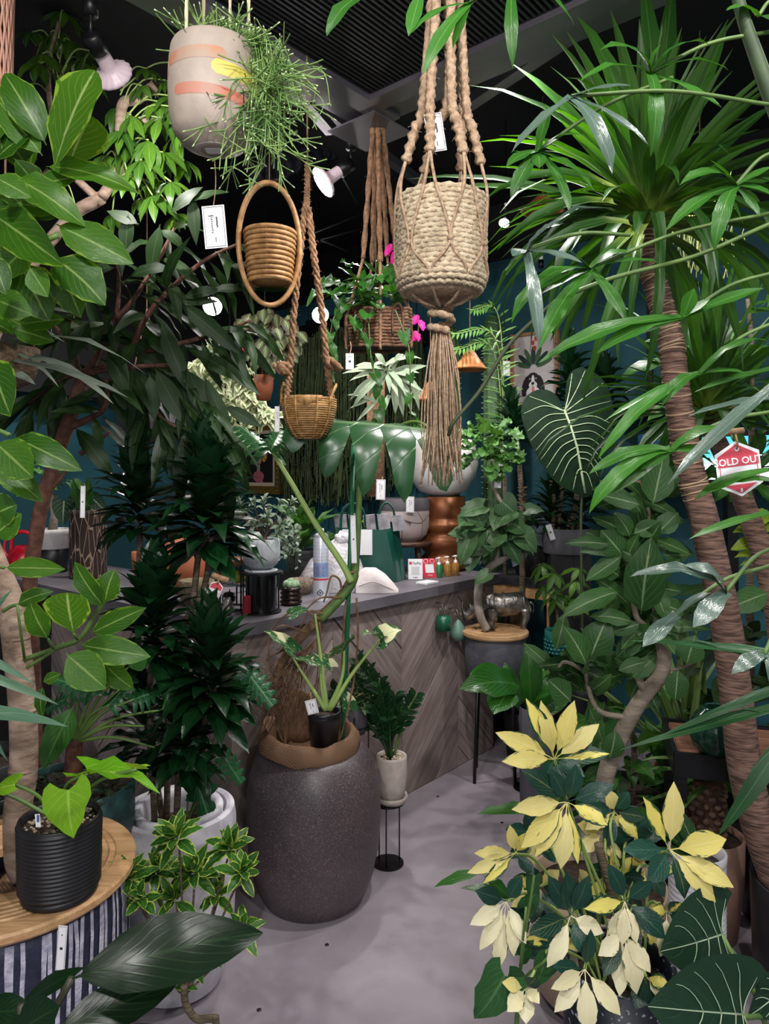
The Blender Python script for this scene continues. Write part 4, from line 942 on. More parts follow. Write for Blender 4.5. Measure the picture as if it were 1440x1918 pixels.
# ================================================================ pictures on the back wall
def BW(px, py, e=.0):
    o = RT(TB-e, 0); k = (px-CX)/F; s_ = (k*o.y-o.x)/(W_.x-k*W_.y); p = RT(TB-e, s_); p.z = EYE-(py-HZ)*p.y/F; return p
def picture(name, label, x0, x1, y0, y1, fmat, fw, mat_w, cmat, e=.03):
    a, b = BW(x0, (y0+y1)/2, e), BW(x1, (y0+y1)/2, e); c = (a+b)/2; hz = BW((x0+x1)/2, y0, e).z-BW((x0+x1)/2, y1, e).z; wd = (b-a).length; c.z = EYE-((y0+y1)/2-HZ)*c.y/F
    q = thing(name, label, 'picture', c-V((0, 0, hz/2))); ax = (W_, U, V((0, 0, 1)))
    for sx in (-1, 1): MB().box(c+W_*sx*(wd/2-fw/2), (fw, .035, hz), ax).build('frame_rail', fmat, q, smooth=False)
    for sz in (-1, 1): MB().box(c+V((0, 0, sz*(hz/2-fw/2))), (wd-2*fw, .035, fw), ax).build('frame_rail', fmat, q, smooth=False)
    if mat_w:
        for sx in (-1, 1): MB().box(c+W_*sx*(wd/2-fw-mat_w/2), (mat_w, .02, hz-2*fw), ax).build('mount_board', M_cream, q, smooth=False)
        for sz in (-1, 1): MB().box(c+V((0, 0, sz*(hz/2-fw-mat_w/2))), (wd-2*fw-2*mat_w, .02, mat_w), ax).build('mount_board', M_cream, q, smooth=False)
    MB().box(c+U*.008, (wd-2*fw+.004, .008, hz-2*fw+.004), ax).build('canvas', cmat, q, smooth=False)
    return q, c, wd, hz
M_cream = pm('cream_board', 'cbb79f', .7)
def blob(q, c, x, z, rx, rz, mat, lay, name, rot=0, n=14, prof=None):
    X = W_*cos(rot)+V((0, 0, 1))*sin(rot); Z = V((0, 0, 1))*cos(rot)-W_*sin(rot); o = c+W_*x+V((0, 0, z))-U*(.0-.004+.0011*lay)
    pts = [o+X*(rx*cos(2*pi*i/n))+Z*(rz*sin(2*pi*i/n)*(1 if not prof else abs(sin(2*pi*i/n))**prof)) for i in range(n)]
    MB().add(pts+[p-U*.0005 for p in pts], [tuple(range(n, 2*n))]+[(i, (i+1) % n, (i+1) % n+n, i+n) for i in range(n)]).build(name, mat, q, smooth=False)
q, c, wd, hz = picture('dog_picture', 'framed print of a spaniel with a leafy tropical headdress', 958, 1046, 622, 758, wood('picture_oak', 'a5734a', 'c08d5e', (20, 20, 20)), .018, 0, pm('print_paper', 'dcd3d4', .6))
g1, g2 = pm('print_green', '4a6a4c', .7), pm('print_dark_green', '2c463c', .7); k1, k2, k3 = pm('print_black', '262229', .7), pm('print_white', 'f2eeee', .7), pm('print_pink', 'd97f86', .7); rd = pm('print_red', 'd0443c', .7)
for i, a in enumerate((-70, -48, -25, 0, 22, 45, 68)): blob(q, c, .085*sin(R(a))-.01, -.0+.085*cos(R(a)), .016, .06, (g1, g2)[i % 2], 1+i % 2, 'printed_leaf', -R(a), 12)
for x, z in ((0, .13), (-.012, .165), (.01, .19)): blob(q, c, x, z, .012, .016, rd, 3, 'printed_flower')
for sx in (-1, 1): blob(q, c, sx*.052-.01, -.11, .026, .068, k1, 4, 'printed_ear', sx*.25)
blob(q, c, -.01, -.075, .046, .05, k1, 5, 'printed_head'); blob(q, c, -.01, -.155, .05, .04, k2, 5, 'printed_chest')
blob(q, c, -.01, -.085, .012, .045, k2, 6, 'printed_blaze'); blob(q, c, -.01, -.105, .03, .024, k2, 6, 'printed_muzzle'); blob(q, c, -.01, -.095, .011, .008, k1, 7, 'printed_nose'); blob(q, c, -.008, -.135, .011, .02, k3, 7, 'printed_tongue')
for sx in (-1, 1): blob(q, c, sx*.022-.01, -.065, .006, .006, k2, 7, 'printed_eye'); blob(q, c, sx*.022-.01, -.066, .004, .004, k1, 8, 'printed_pupil')
M_gold = pm('carved_gold', '8f6a2e', .35, .7, 'b58a3c', 40, .8, 70)
q, c, wd, hz = picture('gold_framed_painting', 'dark floral portrait painting in an ornate carved gold frame', 448, 527, 792, 925, M_gold, .07, .03, pm('painting_dark', '1c1416', .5))
for j in range(16):
    for sx in (-1, 1): MB().ball(c+W_*sx*(wd/2-.03)-U*.018+V((0, 0, -hz/2+.03+j*(hz-.06)/15)), (.018, .012, .014), 8, 6).build('carved_boss', M_gold, q)
pk, bl, yl, pu = pm('painted_pink', 'b8616a', .6), pm('painted_skin', 'b98a78', .6), pm('painted_yellow', 'c2a23a', .6), pm('painted_purple', '4d3a63', .6)
blob(q, c, -.02, -.0, .045, .06, bl, 1, 'painted_face'); blob(q, c, -.02, -.09, .022, .05, bl, 1, 'painted_neck'); blob(q, c, -.02, -.16, .075, .05, pk, 2, 'painted_garment')
blob(q, c, -.035, .008, .007, .004, k1, 2, 'painted_eye'); blob(q, c, -.003, .008, .007, .004, k1, 2, 'painted_eye'); blob(q, c, -.02, -.03, .01, .005, pk, 2, 'painted_mouth')
for i, (x, z, m_) in enumerate([(-.07, .07, pu), (-.035, .085, pk), (.0, .095, pu), (.04, .08, yl), (.065, .05, pk), (.075, .01, yl), (.05, .055, pu), (.085, .04, pk), (.06, -.01, yl), (-.03, -.19, pk), (.02, -.2, pk)]): blob(q, c, x, z, .024, .024, m_, 3+i % 3, 'painted_flower', i, 9)
# ================================================================ shelves on the right wall
def shelf(px0, s_len, pz, lab, Yd=.26):
    a = BW(px0, 850, .02); z = pz; q = thing('wall_shelf', lab, 'shelf', V((a.x, a.y, z))); ax = (W_, U, V((0, 0, 1)))
    MB().box(V((a.x, a.y, z))+W_*s_len/2-U*Yd/2, (s_len, Yd, .04), ax).build('shelf_board', wood('rough_shelf_wood', '6d5748', '8c7361', (3, 24, 24), .6), q, smooth=False)
    for f in (.22, 1.0): MB().box(V((a.x, a.y, z-.03))+W_*f-U*(Yd*.4), (.02, Yd*.8, .02), ax).box(V((a.x, a.y, z-.05))+W_*f-U*.01, (.02, .02, .08), ax).build('bracket', M_blackmetal, q, smooth=False)
    return q
shelf(1150, 1.8, 1.855, 'upper rough wooden wall shelf behind the ringed trunk'); shelf(1158, 1.8, 1.452, 'lower rough wooden wall shelf behind the ringed trunk')
p = BW(1217, 800, .012); q = MB().box(V((p.x, p.y, 1.7)), (.03, .016, 1.7), (W_, U, V((0, 0, 1)))).build('shelf_track', M_blackmetal, smooth=False); tag(q, 'black slotted shelf upright screwed to the teal wall', 'shelf upright')
# backlit screens seen through the leaves at the right edge, small blue picture on the shelf
Mscr = NT('lit_screen'); _v = Mscr.new('ShaderNodeSeparateXYZ'); Mscr.put(_v.inputs[0], Mscr.coord('Generated'))
Mscr.base((0, 0, 0, 1), .4); Mscr.put(Mscr.b.inputs['Emission Color'], Mscr.mix(Mscr.ramp(_v.outputs[2], .35, .6), hexc('d9e6ee'), hexc('58cfe6'))); Mscr.b.inputs['Emission Strength'].default_value = 1.1; Mscr = Mscr.m
p = P(1372, 858, 3.3); q = thing('lit_screen', 'bright cyan and white lit screen behind the sold out tag', 'screen', p-V((0, 0, .11)))
MB().box(p, (.52, .012, .2), (W_, U, V((0, 0, 1)))).build('screen_panel', Mscr, q, smooth=False); MB().box(p+U*.016, (.56, .02, .25), (W_, U, V((0, 0, 1)))).build('screen_case', M_blackmetal, q, smooth=False); MB().box(P(1372, 0, 3.3)*0+V((p.x, p.y+.02, (p.z-.12)/2)), (.05, .05, p.z-.12)).build('screen_stand', M_blackmetal, q, smooth=False)
p = BW(1236, 835, .16); q = thing('blue_picture', 'small blue seaside picture standing on the lower wall shelf', 'picture', V((p.x, p.y, 1.472))); hh = .26
MB().box(V((p.x, p.y, 1.474+hh/2)), (.24, .015, hh), (W_, U, V((0, 0, 1)))).build('print', pm('sky_blue_print', '2d6f9a', .5, 0, '1c4f7c', 4), q, smooth=False)
MB().box(V((p.x, p.y, 1.474+hh*.12))-U*.009, (.2, .003, hh*.2), (W_, U, V((0, 0, 1)))).build('white_wave_print', M_white, q, smooth=False)
# ================================================================ foliage materials and leaf meshes
M_alt = leafmat('altissima_leaf', '254d12', '43701c', 'a6c070', n=8, vw=.09, vs=.45, rough=.36, trans=.32, var='margin', cv='6a8c2a', thr=.78)
ALT = variants('altissima_leaf', 'ovate', M_alt, .5, (.15, .5, .9), wave=.08)
M_ali = leafmat('long_fig_leaf', '152a12', '263f1a', '5f7448', n=14, vw=.1, vs=.25, rough=.45, trans=.16, spec=.22, pale='44593a')
ALI = variants('long_fig_leaf', 'lance', M_ali, .22, (.25, .6, 1.0), wave=.1)
M_cmp = leafmat('compact_dracaena_leaf', '0a2410', '12381a', '1c4a24', n=3, vs=.3, rough=.28, trans=.1, spec=.45, pale='24402a')
CMP = variants('compact_dracaena_leaf', 'lance', M_cmp, .3, (.3, .9, 1.5), wave=.1, fold=.3)
M_bark = pm('pale_fig_bark', '9a8474', .8, 0, '74604f', 16, .6, 26, stretch=(1, 1, 2.2))
M_redbark = pm('reddish_speckled_bark', '4f3026', .8, 0, '6b4636', 40, .4, 90)
M_cane = pm('ringed_cane', '6d5f4d', .85, 0, '4b3f32', 30, .8, 18, stretch=(.4, .4, 6))
M_greenstem = pm('green_stem', '5d7a3a', .5, 0, '48642f', 14)
M_ltstem = pm('light_green_stem', '8fa85c', .5)
def trunk(pl, pts, rr, mat, name='trunk', n=12, sub=7, wob=.0): return pl.tube(name, bez(pts, sub), rr, mat, n)
# ---- A. large-leaved fig in the ringed planter, front left
q = Plant('large_leaf_fig', 'large fig with broad lime edged leaves in a navy striped planter', 'potted plant', PA)
pot(q.root, PA, [(.16, 0), (.2, .02), (.235, .15), (.25, .35), (.25, .56), (.245, .60)], M_navy, .5, M_soil, 64, name='planter')
for i in range(58):                                           # hand-scratched chalk stripes, proud of the glaze
    a = R(-178+i*3.6+rng.uniform(-.6, .6)); lean = rng.uniform(-.03, .03)+.02; pts = []; 
    for j in range(13):
        z = .04+.55*j/12
        r = [(.16, 0), (.2, .02), (.235, .15), (.25, .35), (.25, .56), (.245, .60)]
        for (u0, u1) in zip(r, r[1:]):
            if u0[1] <= z <= u1[1]: rad_ = u0[0]+(u1[0]-u0[0])*(z-u0[1])/(u1[1]-u0[1])
        aa = a+lean*(j/12)*3+.008*noise.noise(V((i*3.1, j*.7, 0))); pts.append(PA+V(((rad_+.0014)*cos(aa), (rad_+.0014)*sin(aa), z)))
    vs = []; fs = []
    for j, p in enumerate(pts):
        w_ = .0042*(1+.5*noise.noise(V((i, j*.9, 7)))) ; tn = V((-(p-PA).y, (p-PA).x, 0)).normalized(); vs += [p-tn*w_, p+tn*w_+ (p-PA).xyz*0]
    for j in range(12): fs.append((2*j, 2*j+1, 2*j+3, 2*j+2))
    o = MB().add(vs, fs).build('chalk_stripe', M_chalk, q.root)
M_ring = wood('ring_lid_oak', 'a57f58', 'c29b72', (4, 40, 40), .42, rnd=.05)
lid = thing('wooden_ring_lid', 'round grooved wooden ring lid on the navy striped planter', 'lid', PA+V((0, 0, .602)))
MB().lathe(PA, [(.105, .602), (.262, .602), (.2655, .607), (.2655, .619), (.262, .624), (.222, .6245), (.219, .6215), (.21, .6215), (.207, .6245), (.203, .6215), (.195, .6215), (.192, .6245), (.188, .6215), (.181, .6215), (.178, .6245), (.172, .622), (.164, .622), (.161, .6245), (.155, .622), (.147, .622), (.144, .6245), (.112, .6245), (.105, .621), (.105, .602)], 72).build('ring', M_ring, lid, auto=25)
trunk(q, pxl([(46, 1640), (34, 1600), (33, 1520), (44, 1440), (42, 1320), (32, 1220), (20, 1130), (-6, 1060), (-40, 960), (-70, 820), (-50, 640), (-10, 480), (50, 380), (92, 318)], 1.6), [.031, .03, .029, .03, .029, .029, .026, .022, .02, .018, .015, .012, .009, .007][0:1]*1 + [0]*0 if False else [.030 if i < 40 else max(.007, .030-.0006*(i-40)) for i in range(92)], M_bark)
for z_, r_ in ((1440, .031), (1330, .031), (1195, .03)): q.tube('bark_ridge', [P(43 if z_ > 1300 else 30, z_-3, 1.6), P(43 if z_ > 1300 else 30, z_+3, 1.6)], r_, M_bark, 12)
q.stems(bez(pxl([(45, 1235), (110, 1212), (150, 1195), (180, 1150), (202, 1112)], 1.58), 6), .006)
q.stems(bez(pxl([(50, 1250), (80, 1232), (120, 1205)], 1.58), 6), .004); q.stems(bez(pxl([(-60, 800), (-20, 800), (18, 815)], 1.55), 6), .006); q.stems(bez(pxl([(-20, 500), (40, 470), (110, 440)], 1.5), 6), .007)
for pts in ([(-52, 650), (-30, 645), (-18, 668)], [(-65, 800), (-30, 815), (-8, 828)], [(-60, 860), (-30, 862), (-6, 868)], [(-40, 940), (-20, 950), (-5, 960)], [(-20, 1010), (-16, 1008), (-14, 1005)], [(-12, 1062), (0, 1062), (8, 1063)], [(5, 1145), (20, 1136), (32, 1132)]): q.stems(bez(pxl(pts, 1.53), 4), .004)
M_alt2 = leafmat('backlit_fig_leaf', '3f6a18', '55802a', 'c0d28c', n=8, vw=.1, vs=.5, rough=.4, trans=.4, var='margin', cv='7f9f38', thr=.75); ALTO = variants('backlit_fig_leaf', 'obov', M_alt2, .6, (.15, .35), wave=.06)  # fig leaf colours lightened and yellowed to look backlit
q.lv(ALTO, 1.5, [(100, 320, 178, 132, 118, -.05, -.1), (125, 318, 168, 215, 122, .02, 0), (138, 1187, 126, 1110, 88, -.1, -.12)], V((0, -1, .1)))
q.lv(ALT, 1.5, [ (87, 272, 8, 138, 68), (80, 292, -8, 182, 58), (86, 312, 262, 364, 50), (25, 332, 160, 425, 66), (-20, 395, 120, 498, 78, 0, -.15), (-12, 330, 58, 370, 46, -.1), (105, 420, 250, 494, 72), (40, 492, 92, 602, 92, .05), (100, 482, 197, 572, 86), (110, 492, 152, 595, 72, .05), (-15, 475, 12, 552, 44, -.1), (55, 500, 90, 556, 42, -.1), (-20, 668, 20, 780, 84, -.1, -.12), (-8, 828, 62, 895, 78, -.1), (26, 818, 154, 882, 54, -.05), (-8, 866, 80, 940, 52), (-5, 960, 32, 946, 62, -.05), (-14, 1005, 40, 962, 56, -.05), (8, 1063, 122, 1066, 36, -.1), (32, 1132, 100, 1108, 34), (90, 1197, 56, 1124, 54, -.05), (196, 1138, 140, 1052, 42), (196, 1128, 216, 1066, 50), (168, 1187, 274, 1138, 42, -.03), (148, 1207, 282, 1230, 54, -.05), (124, 1224, 198, 1290, 70, -.08), (194, 1240, 250, 1290, 44), (80, 1277, 114, 1262, 22), (80, 1285, 80, 1342, 24), (-10, 300, 60, 250, 60), (60, 350, 150, 330, 48), (-30, 440, 60, 400, 60), (60, 460, 0, 520, 70), (-10, 560, 60, 590, 60), (30, 380, 110, 395, 40), (-30, 260, 20, 230, 60), (10, 300, -6, 236, 50)], V((0, -1, .28)))
for i in range(26):
    p = P(rng.uniform(-60, 70), rng.uniform(240, 620), 1.62+rng.uniform(-.05, .25)); q.rnd(ALT, p, V((rng.uniform(-.5, 1), rng.uniform(-.5, .4), rng.uniform(-.8, .3))), rng.uniform(.09, .15), rng.uniform(.05, .075), V((rng.uniform(-.4, .4), -.8, .5)))
for (a, b) in [((46, 1235), (32, 1132)), ((100, 1215), (90, 1197)), ((145, 1198), (138, 1187))]: q.stems([P(a[0], a[1], 1.55), P(b[0], b[1], 1.5)], .003)
q.finish(M_greenstem)
sk = thing('burlap_cover', 'brown burlap lying in the hole of the wooden ring lid', 'cloth', PA+V((0, 0, .55)))
lumpy('burlap_folds', PA+V((0, 0, .552)), (.094, .094, .03), M_burlap, sk, .5, 5, 2)
tagcard(115, 1776, 1.335, 17, 84, 'narrow white card hanging on the navy striped planter', -.07, lines='o')
# ---- B. lime philodendron in black ribbed pot
c = V(((112-720)*1.5/F, 1.5, .6255)); s = S(1, 1.5)
q = Plant('lime_philodendron', 'lime green heart-leaved philodendron in a ribbed black pot', 'potted plant', c)
M_blkpot = pm('matt_black_ceramic', '17171b', .42)
pf = [(s*64, 9*s), (s*68, s*14)]
for i in range(16): z = 16+i*7.6; pf += [(s*(70+.16*i), s*z), (s*(72.6+.16*i), s*(z+2.6)), (s*(72.6+.16*i), s*(z+4.6)), (s*(70.2+.16*i), s*(z+7))]
pf += [(s*72, s*140), (s*72, s*143)]
pot(q.root, c, pf, M_blkpot, s*128, M_soil, 56, wall=.006)
MB().lathe(c, [(.001, 0), (s*66, 0), (s*67.5, s*3), (s*67, s*15), (s*60, s*14)], 48).build('saucer', M_blkpot, q.root)
pb = MB()
for i in range(120):
    a = rng.uniform(0, 2*pi); r = s*63*math.sqrt(rng.random()); k = s*rng.uniform(2.5, 5); pb.ball(c+V((r*cos(a), r*sin(a), s*130+rng.uniform(0, s*4))), (k, k*.8, k*.7), 6, 4)
pb.build('pebbles', M_pebble, q.root, kind='stuff')
MB().box(P(71, 1537, 1.44), (S(9, 1.44), .0012, S(24, 1.44)), (V((1, 0, .08)).normalized(), V((0, 1, 0)), V((-.08, 0, 1)).normalized())).build('white_plant_label', M_paper, q.root, smooth=False)
MB().box(P(71, 1533, 1.438), (S(4, 1.44), .0008, S(13, 1.44))).build('blue_label_print', pm('blue_print', '3d4fa0', .7), q.root, smooth=False)
M_lime = leafmat('lime_leaf', '5d9a1c', '86b52c', 'b6d56a', n=6, vw=.2, rough=.3, trans=.3); LIM = variants('lime_leaf', 'heart', M_lime, .75, (.5, .9), back=.25, wave=.1)
M_yg = leafmat('pale_lime_leaf', '7f9a2a', '94a83a', 'c6d57a', n=6, trans=.3)
q.lv(LIM, 1.42, [(128, 1480, 138, 1570, 104, .0, -.03)], V((0, -1, .25)))
q.lv(LIM, 1.5, [(165, 1448, 300, 1487, 62, 0, -.06)], V((0, -.3, 1))); q.lv(LIM, 1.5, [(255, 1440, 158, 1432, 40, .05, .03)], V((0, .3, 1)))
q.lv(LIM, 1.45, [(28, 1470, -20, 1485, 50)], V((0, -.5, 1)))
for a, b, m_ in [((112, 1520), (128, 1482), (105, 1495)), ((118, 1515), (165, 1448), (125, 1470)), ((100, 1525), (25, 1468), (70, 1490)), ((120, 1515), (255, 1442), (190, 1460)), ((95, 1530), (-20, 1480), (30, 1495))]: q.stems(bez([P(a[0], a[1], 1.5), P(m_[0], m_[1], 1.48), P(b[0], b[1], 1.46)], 6), .004)
q.finish(M_greenstem)
# ---- D. compact dracaena in the white planter
q = Plant('compact_dracaena', 'very dark green compact dracaena with tiered heads in a double-rimmed white planter', 'potted plant', PW)
pot(q.root, PW, [(.10, 0), (.128, .015), (.15, .08), (.165, .2), (.17, .36), (.169, .48), (.164, .515)], M_whitec, .46, M_soil, 56, wall=.022, name='planter', auto=40)
MB().lathe(PW, [(.128, .45), (.132, .516), (.127, .524), (.108, .521), (.102, .5), (.1, .45)], 56).build('inner_pot_rim', M_whitec, q.root)
hd = [((258, 1000), (252, 790), 110, 90, 2.28), ((388, 1030), (386, 770), 150, 112, 2.2), ((290, 1235), (286, 1020), 110, 108, 2.05), ((398, 1330), (392, 1110), 120, 108, 2.0), ((345, 1440), (345, 1270), 90, 95, 2.0), ((270, 1420), (262, 1240), 50, 80, 2.1)]
for (b0, t0, n, L, Y) in hd:
    a, t = P(b0[0], b0[1], Y), P(t0[0], t0[1], Y); q.rosette(CMP, a, t-a, n, S(L*1.08, Y), S(L*.34, Y), (t-a).length*.66, 84, -30, .1)
hy = [2.14, 2.12, 2.1, 2.08, 2.1, 2.16]
for pts, Y0, Y1 in [([(290, 1545), (280, 1300), (292, 1215)], 2.12, 2.05), ([(330, 1545), (336, 1410)], 2.1, 2.02), ([(362, 1545), (392, 1290)], 2.12, 2.02), ([(312, 1545), (320, 1240), (358, 1140), (372, 1040), (388, 1000)], 2.16, 2.2), ([(306, 1545), (275, 1250), (340, 1100), (358, 1030), (320, 1010), (262, 985)][0:1]+[(262, 1250), (262, 985)], 2.16, 2.28), ([(355, 1170), (385, 1090), (395, 1010)], 2.14, 2.2)]:
    n_ = len(pts); trunk(q, [P(x, y, Y0+(Y1-Y0)*i/(n_-1)) for i, (x, y) in enumerate(pts)], .0095, M_cane, 'cane', 10)
M_xan = leafmat('cut_leaf', '1d4a2a', '2a6038', '6f9a70', n=6, rough=.28)

q.finish()
# ---- E. variegated shrub in front of the white planter
M_pit = leafmat('cream_edged_leaf', '1f4c1c', '3a6e28', '8aa860', n=6, vs=.3, rough=.3, trans=.22, var='margin', cv='b0bf55', thr=.64)
PIT = variants('cream_edged_leaf', 'ovate', M_pit, .38, (.3, .7, 1.1), wave=.1)
q = Plant('cream_edged_shrub', 'small shrub with glossy cream edged leaves before the white planter', 'potted plant', V(((405-720)*1.62/F, 1.62, 0)))
YE = 1.72
for (x, y, n, L) in [(335, 1575, 13, 62), (365, 1640, 15, 62), (430, 1595, 13, 60), (450, 1640, 9, 55), (240, 1650, 13, 62), (290, 1640, 14, 60), (265, 1690, 8, 55), (330, 1690, 10, 55), (410, 1680, 10, 52), (455, 1745, 7, 55), (350, 1800, 13, 60), (330, 1850, 8, 55), (385, 1780, 8, 55)]:
    Y = YE+rng.uniform(-.08, .08); p = P(x, y, Y); q.rosette(PIT, p, V((rng.uniform(-.4, .4), -.45, .8)), int(n*1.35), S(L*.98, Y), S(L*.36, Y), .02, 80, -20, .25, grav=.1)
    q.stems(bez([p, P((x+350)/2, (y+1850)/2+10, YE), P(350, 1860, YE)], 5), .0028)
trunk(q, pxl([(345, 1845), (348, 1880), (368, 1908), (398, 1908), (405, 1895+30), (405, 2100)], 1.68), .0085, M_cane, 'trunk')
cpt = V(WL[q.root.name]); pot(q.root, cpt, [(.055, 0), (.07, .08), (.072, .17)], M_blkpot, .15, M_soil, 24)
trunk(q, [P(405, 2090, 1.68), V((cpt.x, cpt.y, .14))], .0085, M_cane, 'trunk'); q.finish(M_cane)
# ---- F. dark broad leaves, bottom left corner
M_drk = leafmat('dark_broad_leaf', '0b1e0e', '132a15', '2c4a26', n=8, vw=.3, vs=.3, rough=.27, trans=.08, spec=.22, bmp=.05)
DRK = [leafmesh('dark_broad_leaf', 'ovate', M_drk, .34, droop=d, wave=.14, wf=2, fold=.12, nu=6, ph=d*3) for d in (.3, .6)]
q = Plant('dark_philodendron', 'dark philodendron with long glossy leaves in the bottom left corner', 'potted plant', V((-.62, 1.0, 0)))
q.lv(DRK, 1.02, [(132, 1834, 492, 1748, 128, 0, .1), (100, 1932, 338, 1836, 82, 0, .08), (28, 1935, 112, 1885, 78, -.05), (40, 1880, 158, 1812, 38, .05), (-40, 1900, 60, 1890, 60), (180, 1990, 330, 1935, 70)], V((-.1, -.75, .75)))
b0 = P(20, 1990, 1.02)
for x, y in ((134, 1833), (100, 1932), (28, 1935), (40, 1882), (180, 1990)): q.stems(bez([V((-.62, 1.0, .28)), b0+V((0, 0, -.05)), P(x, y, 1.02)], 8), .0055, 7)
pot(q.root, V((-.62, 1.0, 0)), [(.09, 0), (.11, .1), (.115, .3)], M_blkpot, .27, M_soil, 28); q.finish(pm('dark_petiole', '3a3a2c', .5))
# ---- G. blue-green sword leaves at the left edge
M_swd = leafmat('sword_leaf', '41624c', '5a7a60', '6f8f70', n=2, vs=.2, rough=.35); SWD = variants('sword_leaf', 'strap', M_swd, .12, (.2, .5), wave=.02)
q = Plant('sword_leaf_plant', 'blue green sword leaves reaching in from the left edge', 'potted plant', V((-1.02, 1.12, 0)))
q.lv(SWD, 1.15, [(-140, 1330, 128, 1361, 36, 0, .03), (-130, 1180, 66, 1282, 18), (-130, 1230, 110, 1320, 20, 0, .1), (-90, 1250, 14, 1425, 18)], V((0, -.6, .8)))
for i in range(14): q.rnd(SWD, P(-150, 1330, 1.15), V((rng.uniform(-1, .2), rng.uniform(-.8, .8), rng.uniform(.1, 1))), .3, .03)
trunk(q, [V((-1.02, 1.12, .3)), P(-150, 1340, 1.15)], .015, M_cane); pot(q.root, V((-1.02, 1.12, 0)), [(.08, 0), (.1, .15), (.1, .34)], M_blkpot, .3, M_soil, 24); q.finish()
# ---- I. long-leaved fig tree
YI = 2.35; bI = V(((70-720)*YI/F, YI, 0))
q = Plant('long_leaf_fig', 'tall fig tree with reddish speckled trunk and long narrow drooping leaves', 'potted plant', bI)
pot(q.root, bI, [(.12, 0), (.15, .02), (.17, .2), (.17, .4)], M_blkpot, .36, M_soil, 32)
trunk(q, [V((bI.x, bI.y, .34)), P(62, 1250, YI)] + pxl([(55, 1110), (68, 1000), (80, 940), (108, 850), (135, 770), (158, 705)], YI), [.024]*14+[.023]*50, M_redbark)
br = [[(158, 705), (175, 680), (200, 620), (218, 590), (222, 520), (215, 450)], [(135, 798), (165, 785), (195, 765), (200, 735), (198, 712)], [(158, 700), (235, 670), (270, 600), (310, 550), (380, 490), (450, 455)], [(150, 720), (140, 660), (135, 600), (150, 540)], [(160, 700), (230, 690), (330, 690), (380, 760), (430, 840)], [(150, 850), (180, 830), (205, 808)], [(78, 935), (110, 900), (130, 870)], [(215, 600), (250, 560), (300, 480), (330, 420)], [(270, 660), (350, 640), (420, 620), (470, 600)], [(198, 715), (250, 720), (300, 780), (330, 800)], [(140, 650), (90, 600), (60, 560)], [(170, 690), (100, 720), (50, 760)]]
for i, b_ in enumerate(br):
    dY = (0, -.05, -.1, .1, -.15, 0, 0, .05, -.05, -.12, 0, .05)[i]; pts = [P(x, y, YI+dY*k/len(b_)) for k, (x, y) in enumerate(b_)]
    q.tube('branch', bez(pts, 5), [.013 if i < 4 else .009, .005], M_redbark, 8)
    if i not in (5, 6): q.twig(ALI, pts, (16, 11, 18, 12, 20, 0, 0, 14, 16, 14, 12, 12)[i], .235, .04, .25, .9, .75, V((.2, -.8, .5)))
q.lv(ALI, YI-.1, [(330, 560, 460, 672, 34), (345, 650, 490, 742, 34), (290, 690, 350, 800, 40), (330, 740, 450, 880, 30), (300, 600, 360, 745, 34), (250, 690, 240, 825, 38), (205, 640, 240, 750, 36), (390, 545, 480, 545, 24), (340, 560, 420, 545, 24), (425, 535, 560, 545, 22), (320, 565, 410, 565, 20), (215, 700, 245, 780, 34), (170, 600, 130, 680, 34), (208, 605, 218, 660, 22), (300, 420, 280, 520, 34), (240, 400, 235, 480, 30), (360, 365, 368, 460, 26), (350, 380, 430, 360, 26), (300, 430, 345, 470, 26), (350, 690, 400, 800, 44), (380, 700, 440, 840, 28), (420, 760, 490, 800, 26), (280, 700, 290, 790, 32), (260, 420, 200, 395, 30), (320, 400, 380, 350, 28), (420, 500, 520, 500, 20), (240, 520, 330, 505, 30), (260, 640, 200, 700, 30), (350, 800, 340, 960, 30), (140, 800, 215, 900, 34)], V((.1, -.85, .4)))
q.finish(M_redbark)
# ---- J. silvery staghorn fern in a woven wall basket at the left
M_stag = leafmat('staghorn_frond', '5c6a5c', '7d8678', '9aa295', n=2, vs=.2, rough=.5, trans=.1); STG = variants('staghorn_frond', 'strap', M_stag, .12, (.4, .8, 1.1), wave=.1)
q = Plant('silver_staghorn_fern', 'silvery grey staghorn fern fronds reaching in from the left edge', 'fern', P(10, 700, 1.9))
q.lv(STG, 1.9, [(-20, 655, 275, 702, 16, 0, -.1), (60, 668, 212, 756, 22, 0, -.1), (10, 676, 240, 745, 14, 0, -.15), (-20, 600, 150, 590, 40), (-30, 640, 60, 585, 36), (0, 625, 120, 640, 24), (10, 690, 66, 720, 22), (30, 660, 110, 725, 12), (-40, 620, 80, 565, 40), (20, 590, 140, 565, 26), (-10, 580, 90, 610, 34)], V((0, -.5, .9)))
MB().lathe(P(10, 700, 1.95), [(.03, -.04), (.07, -.02), (.085, .03), (.085, .07), (.078, .07), (.06, 0)], 28, lambda a, z: 1+.03*sin(24*a+z*300)).build('woven_pot', pm('brown_weave', '4f3d2e', .8, 0, '6d5640', 80, .6, 90), q.root)
pt = P(10, 700, 1.95); q.tube('hanging_cord', [pt+V((-.08, 0, .06)), V((pt.x, pt.y, pt.z+.5)), V((pt.x, pt.y, CEILZ))], .003, M_string, 5); q.tube('hanging_cord', [pt+V((.08, 0, .06)), V((pt.x, pt.y, pt.z+.5))], .003, M_string, 5)
q.finish()
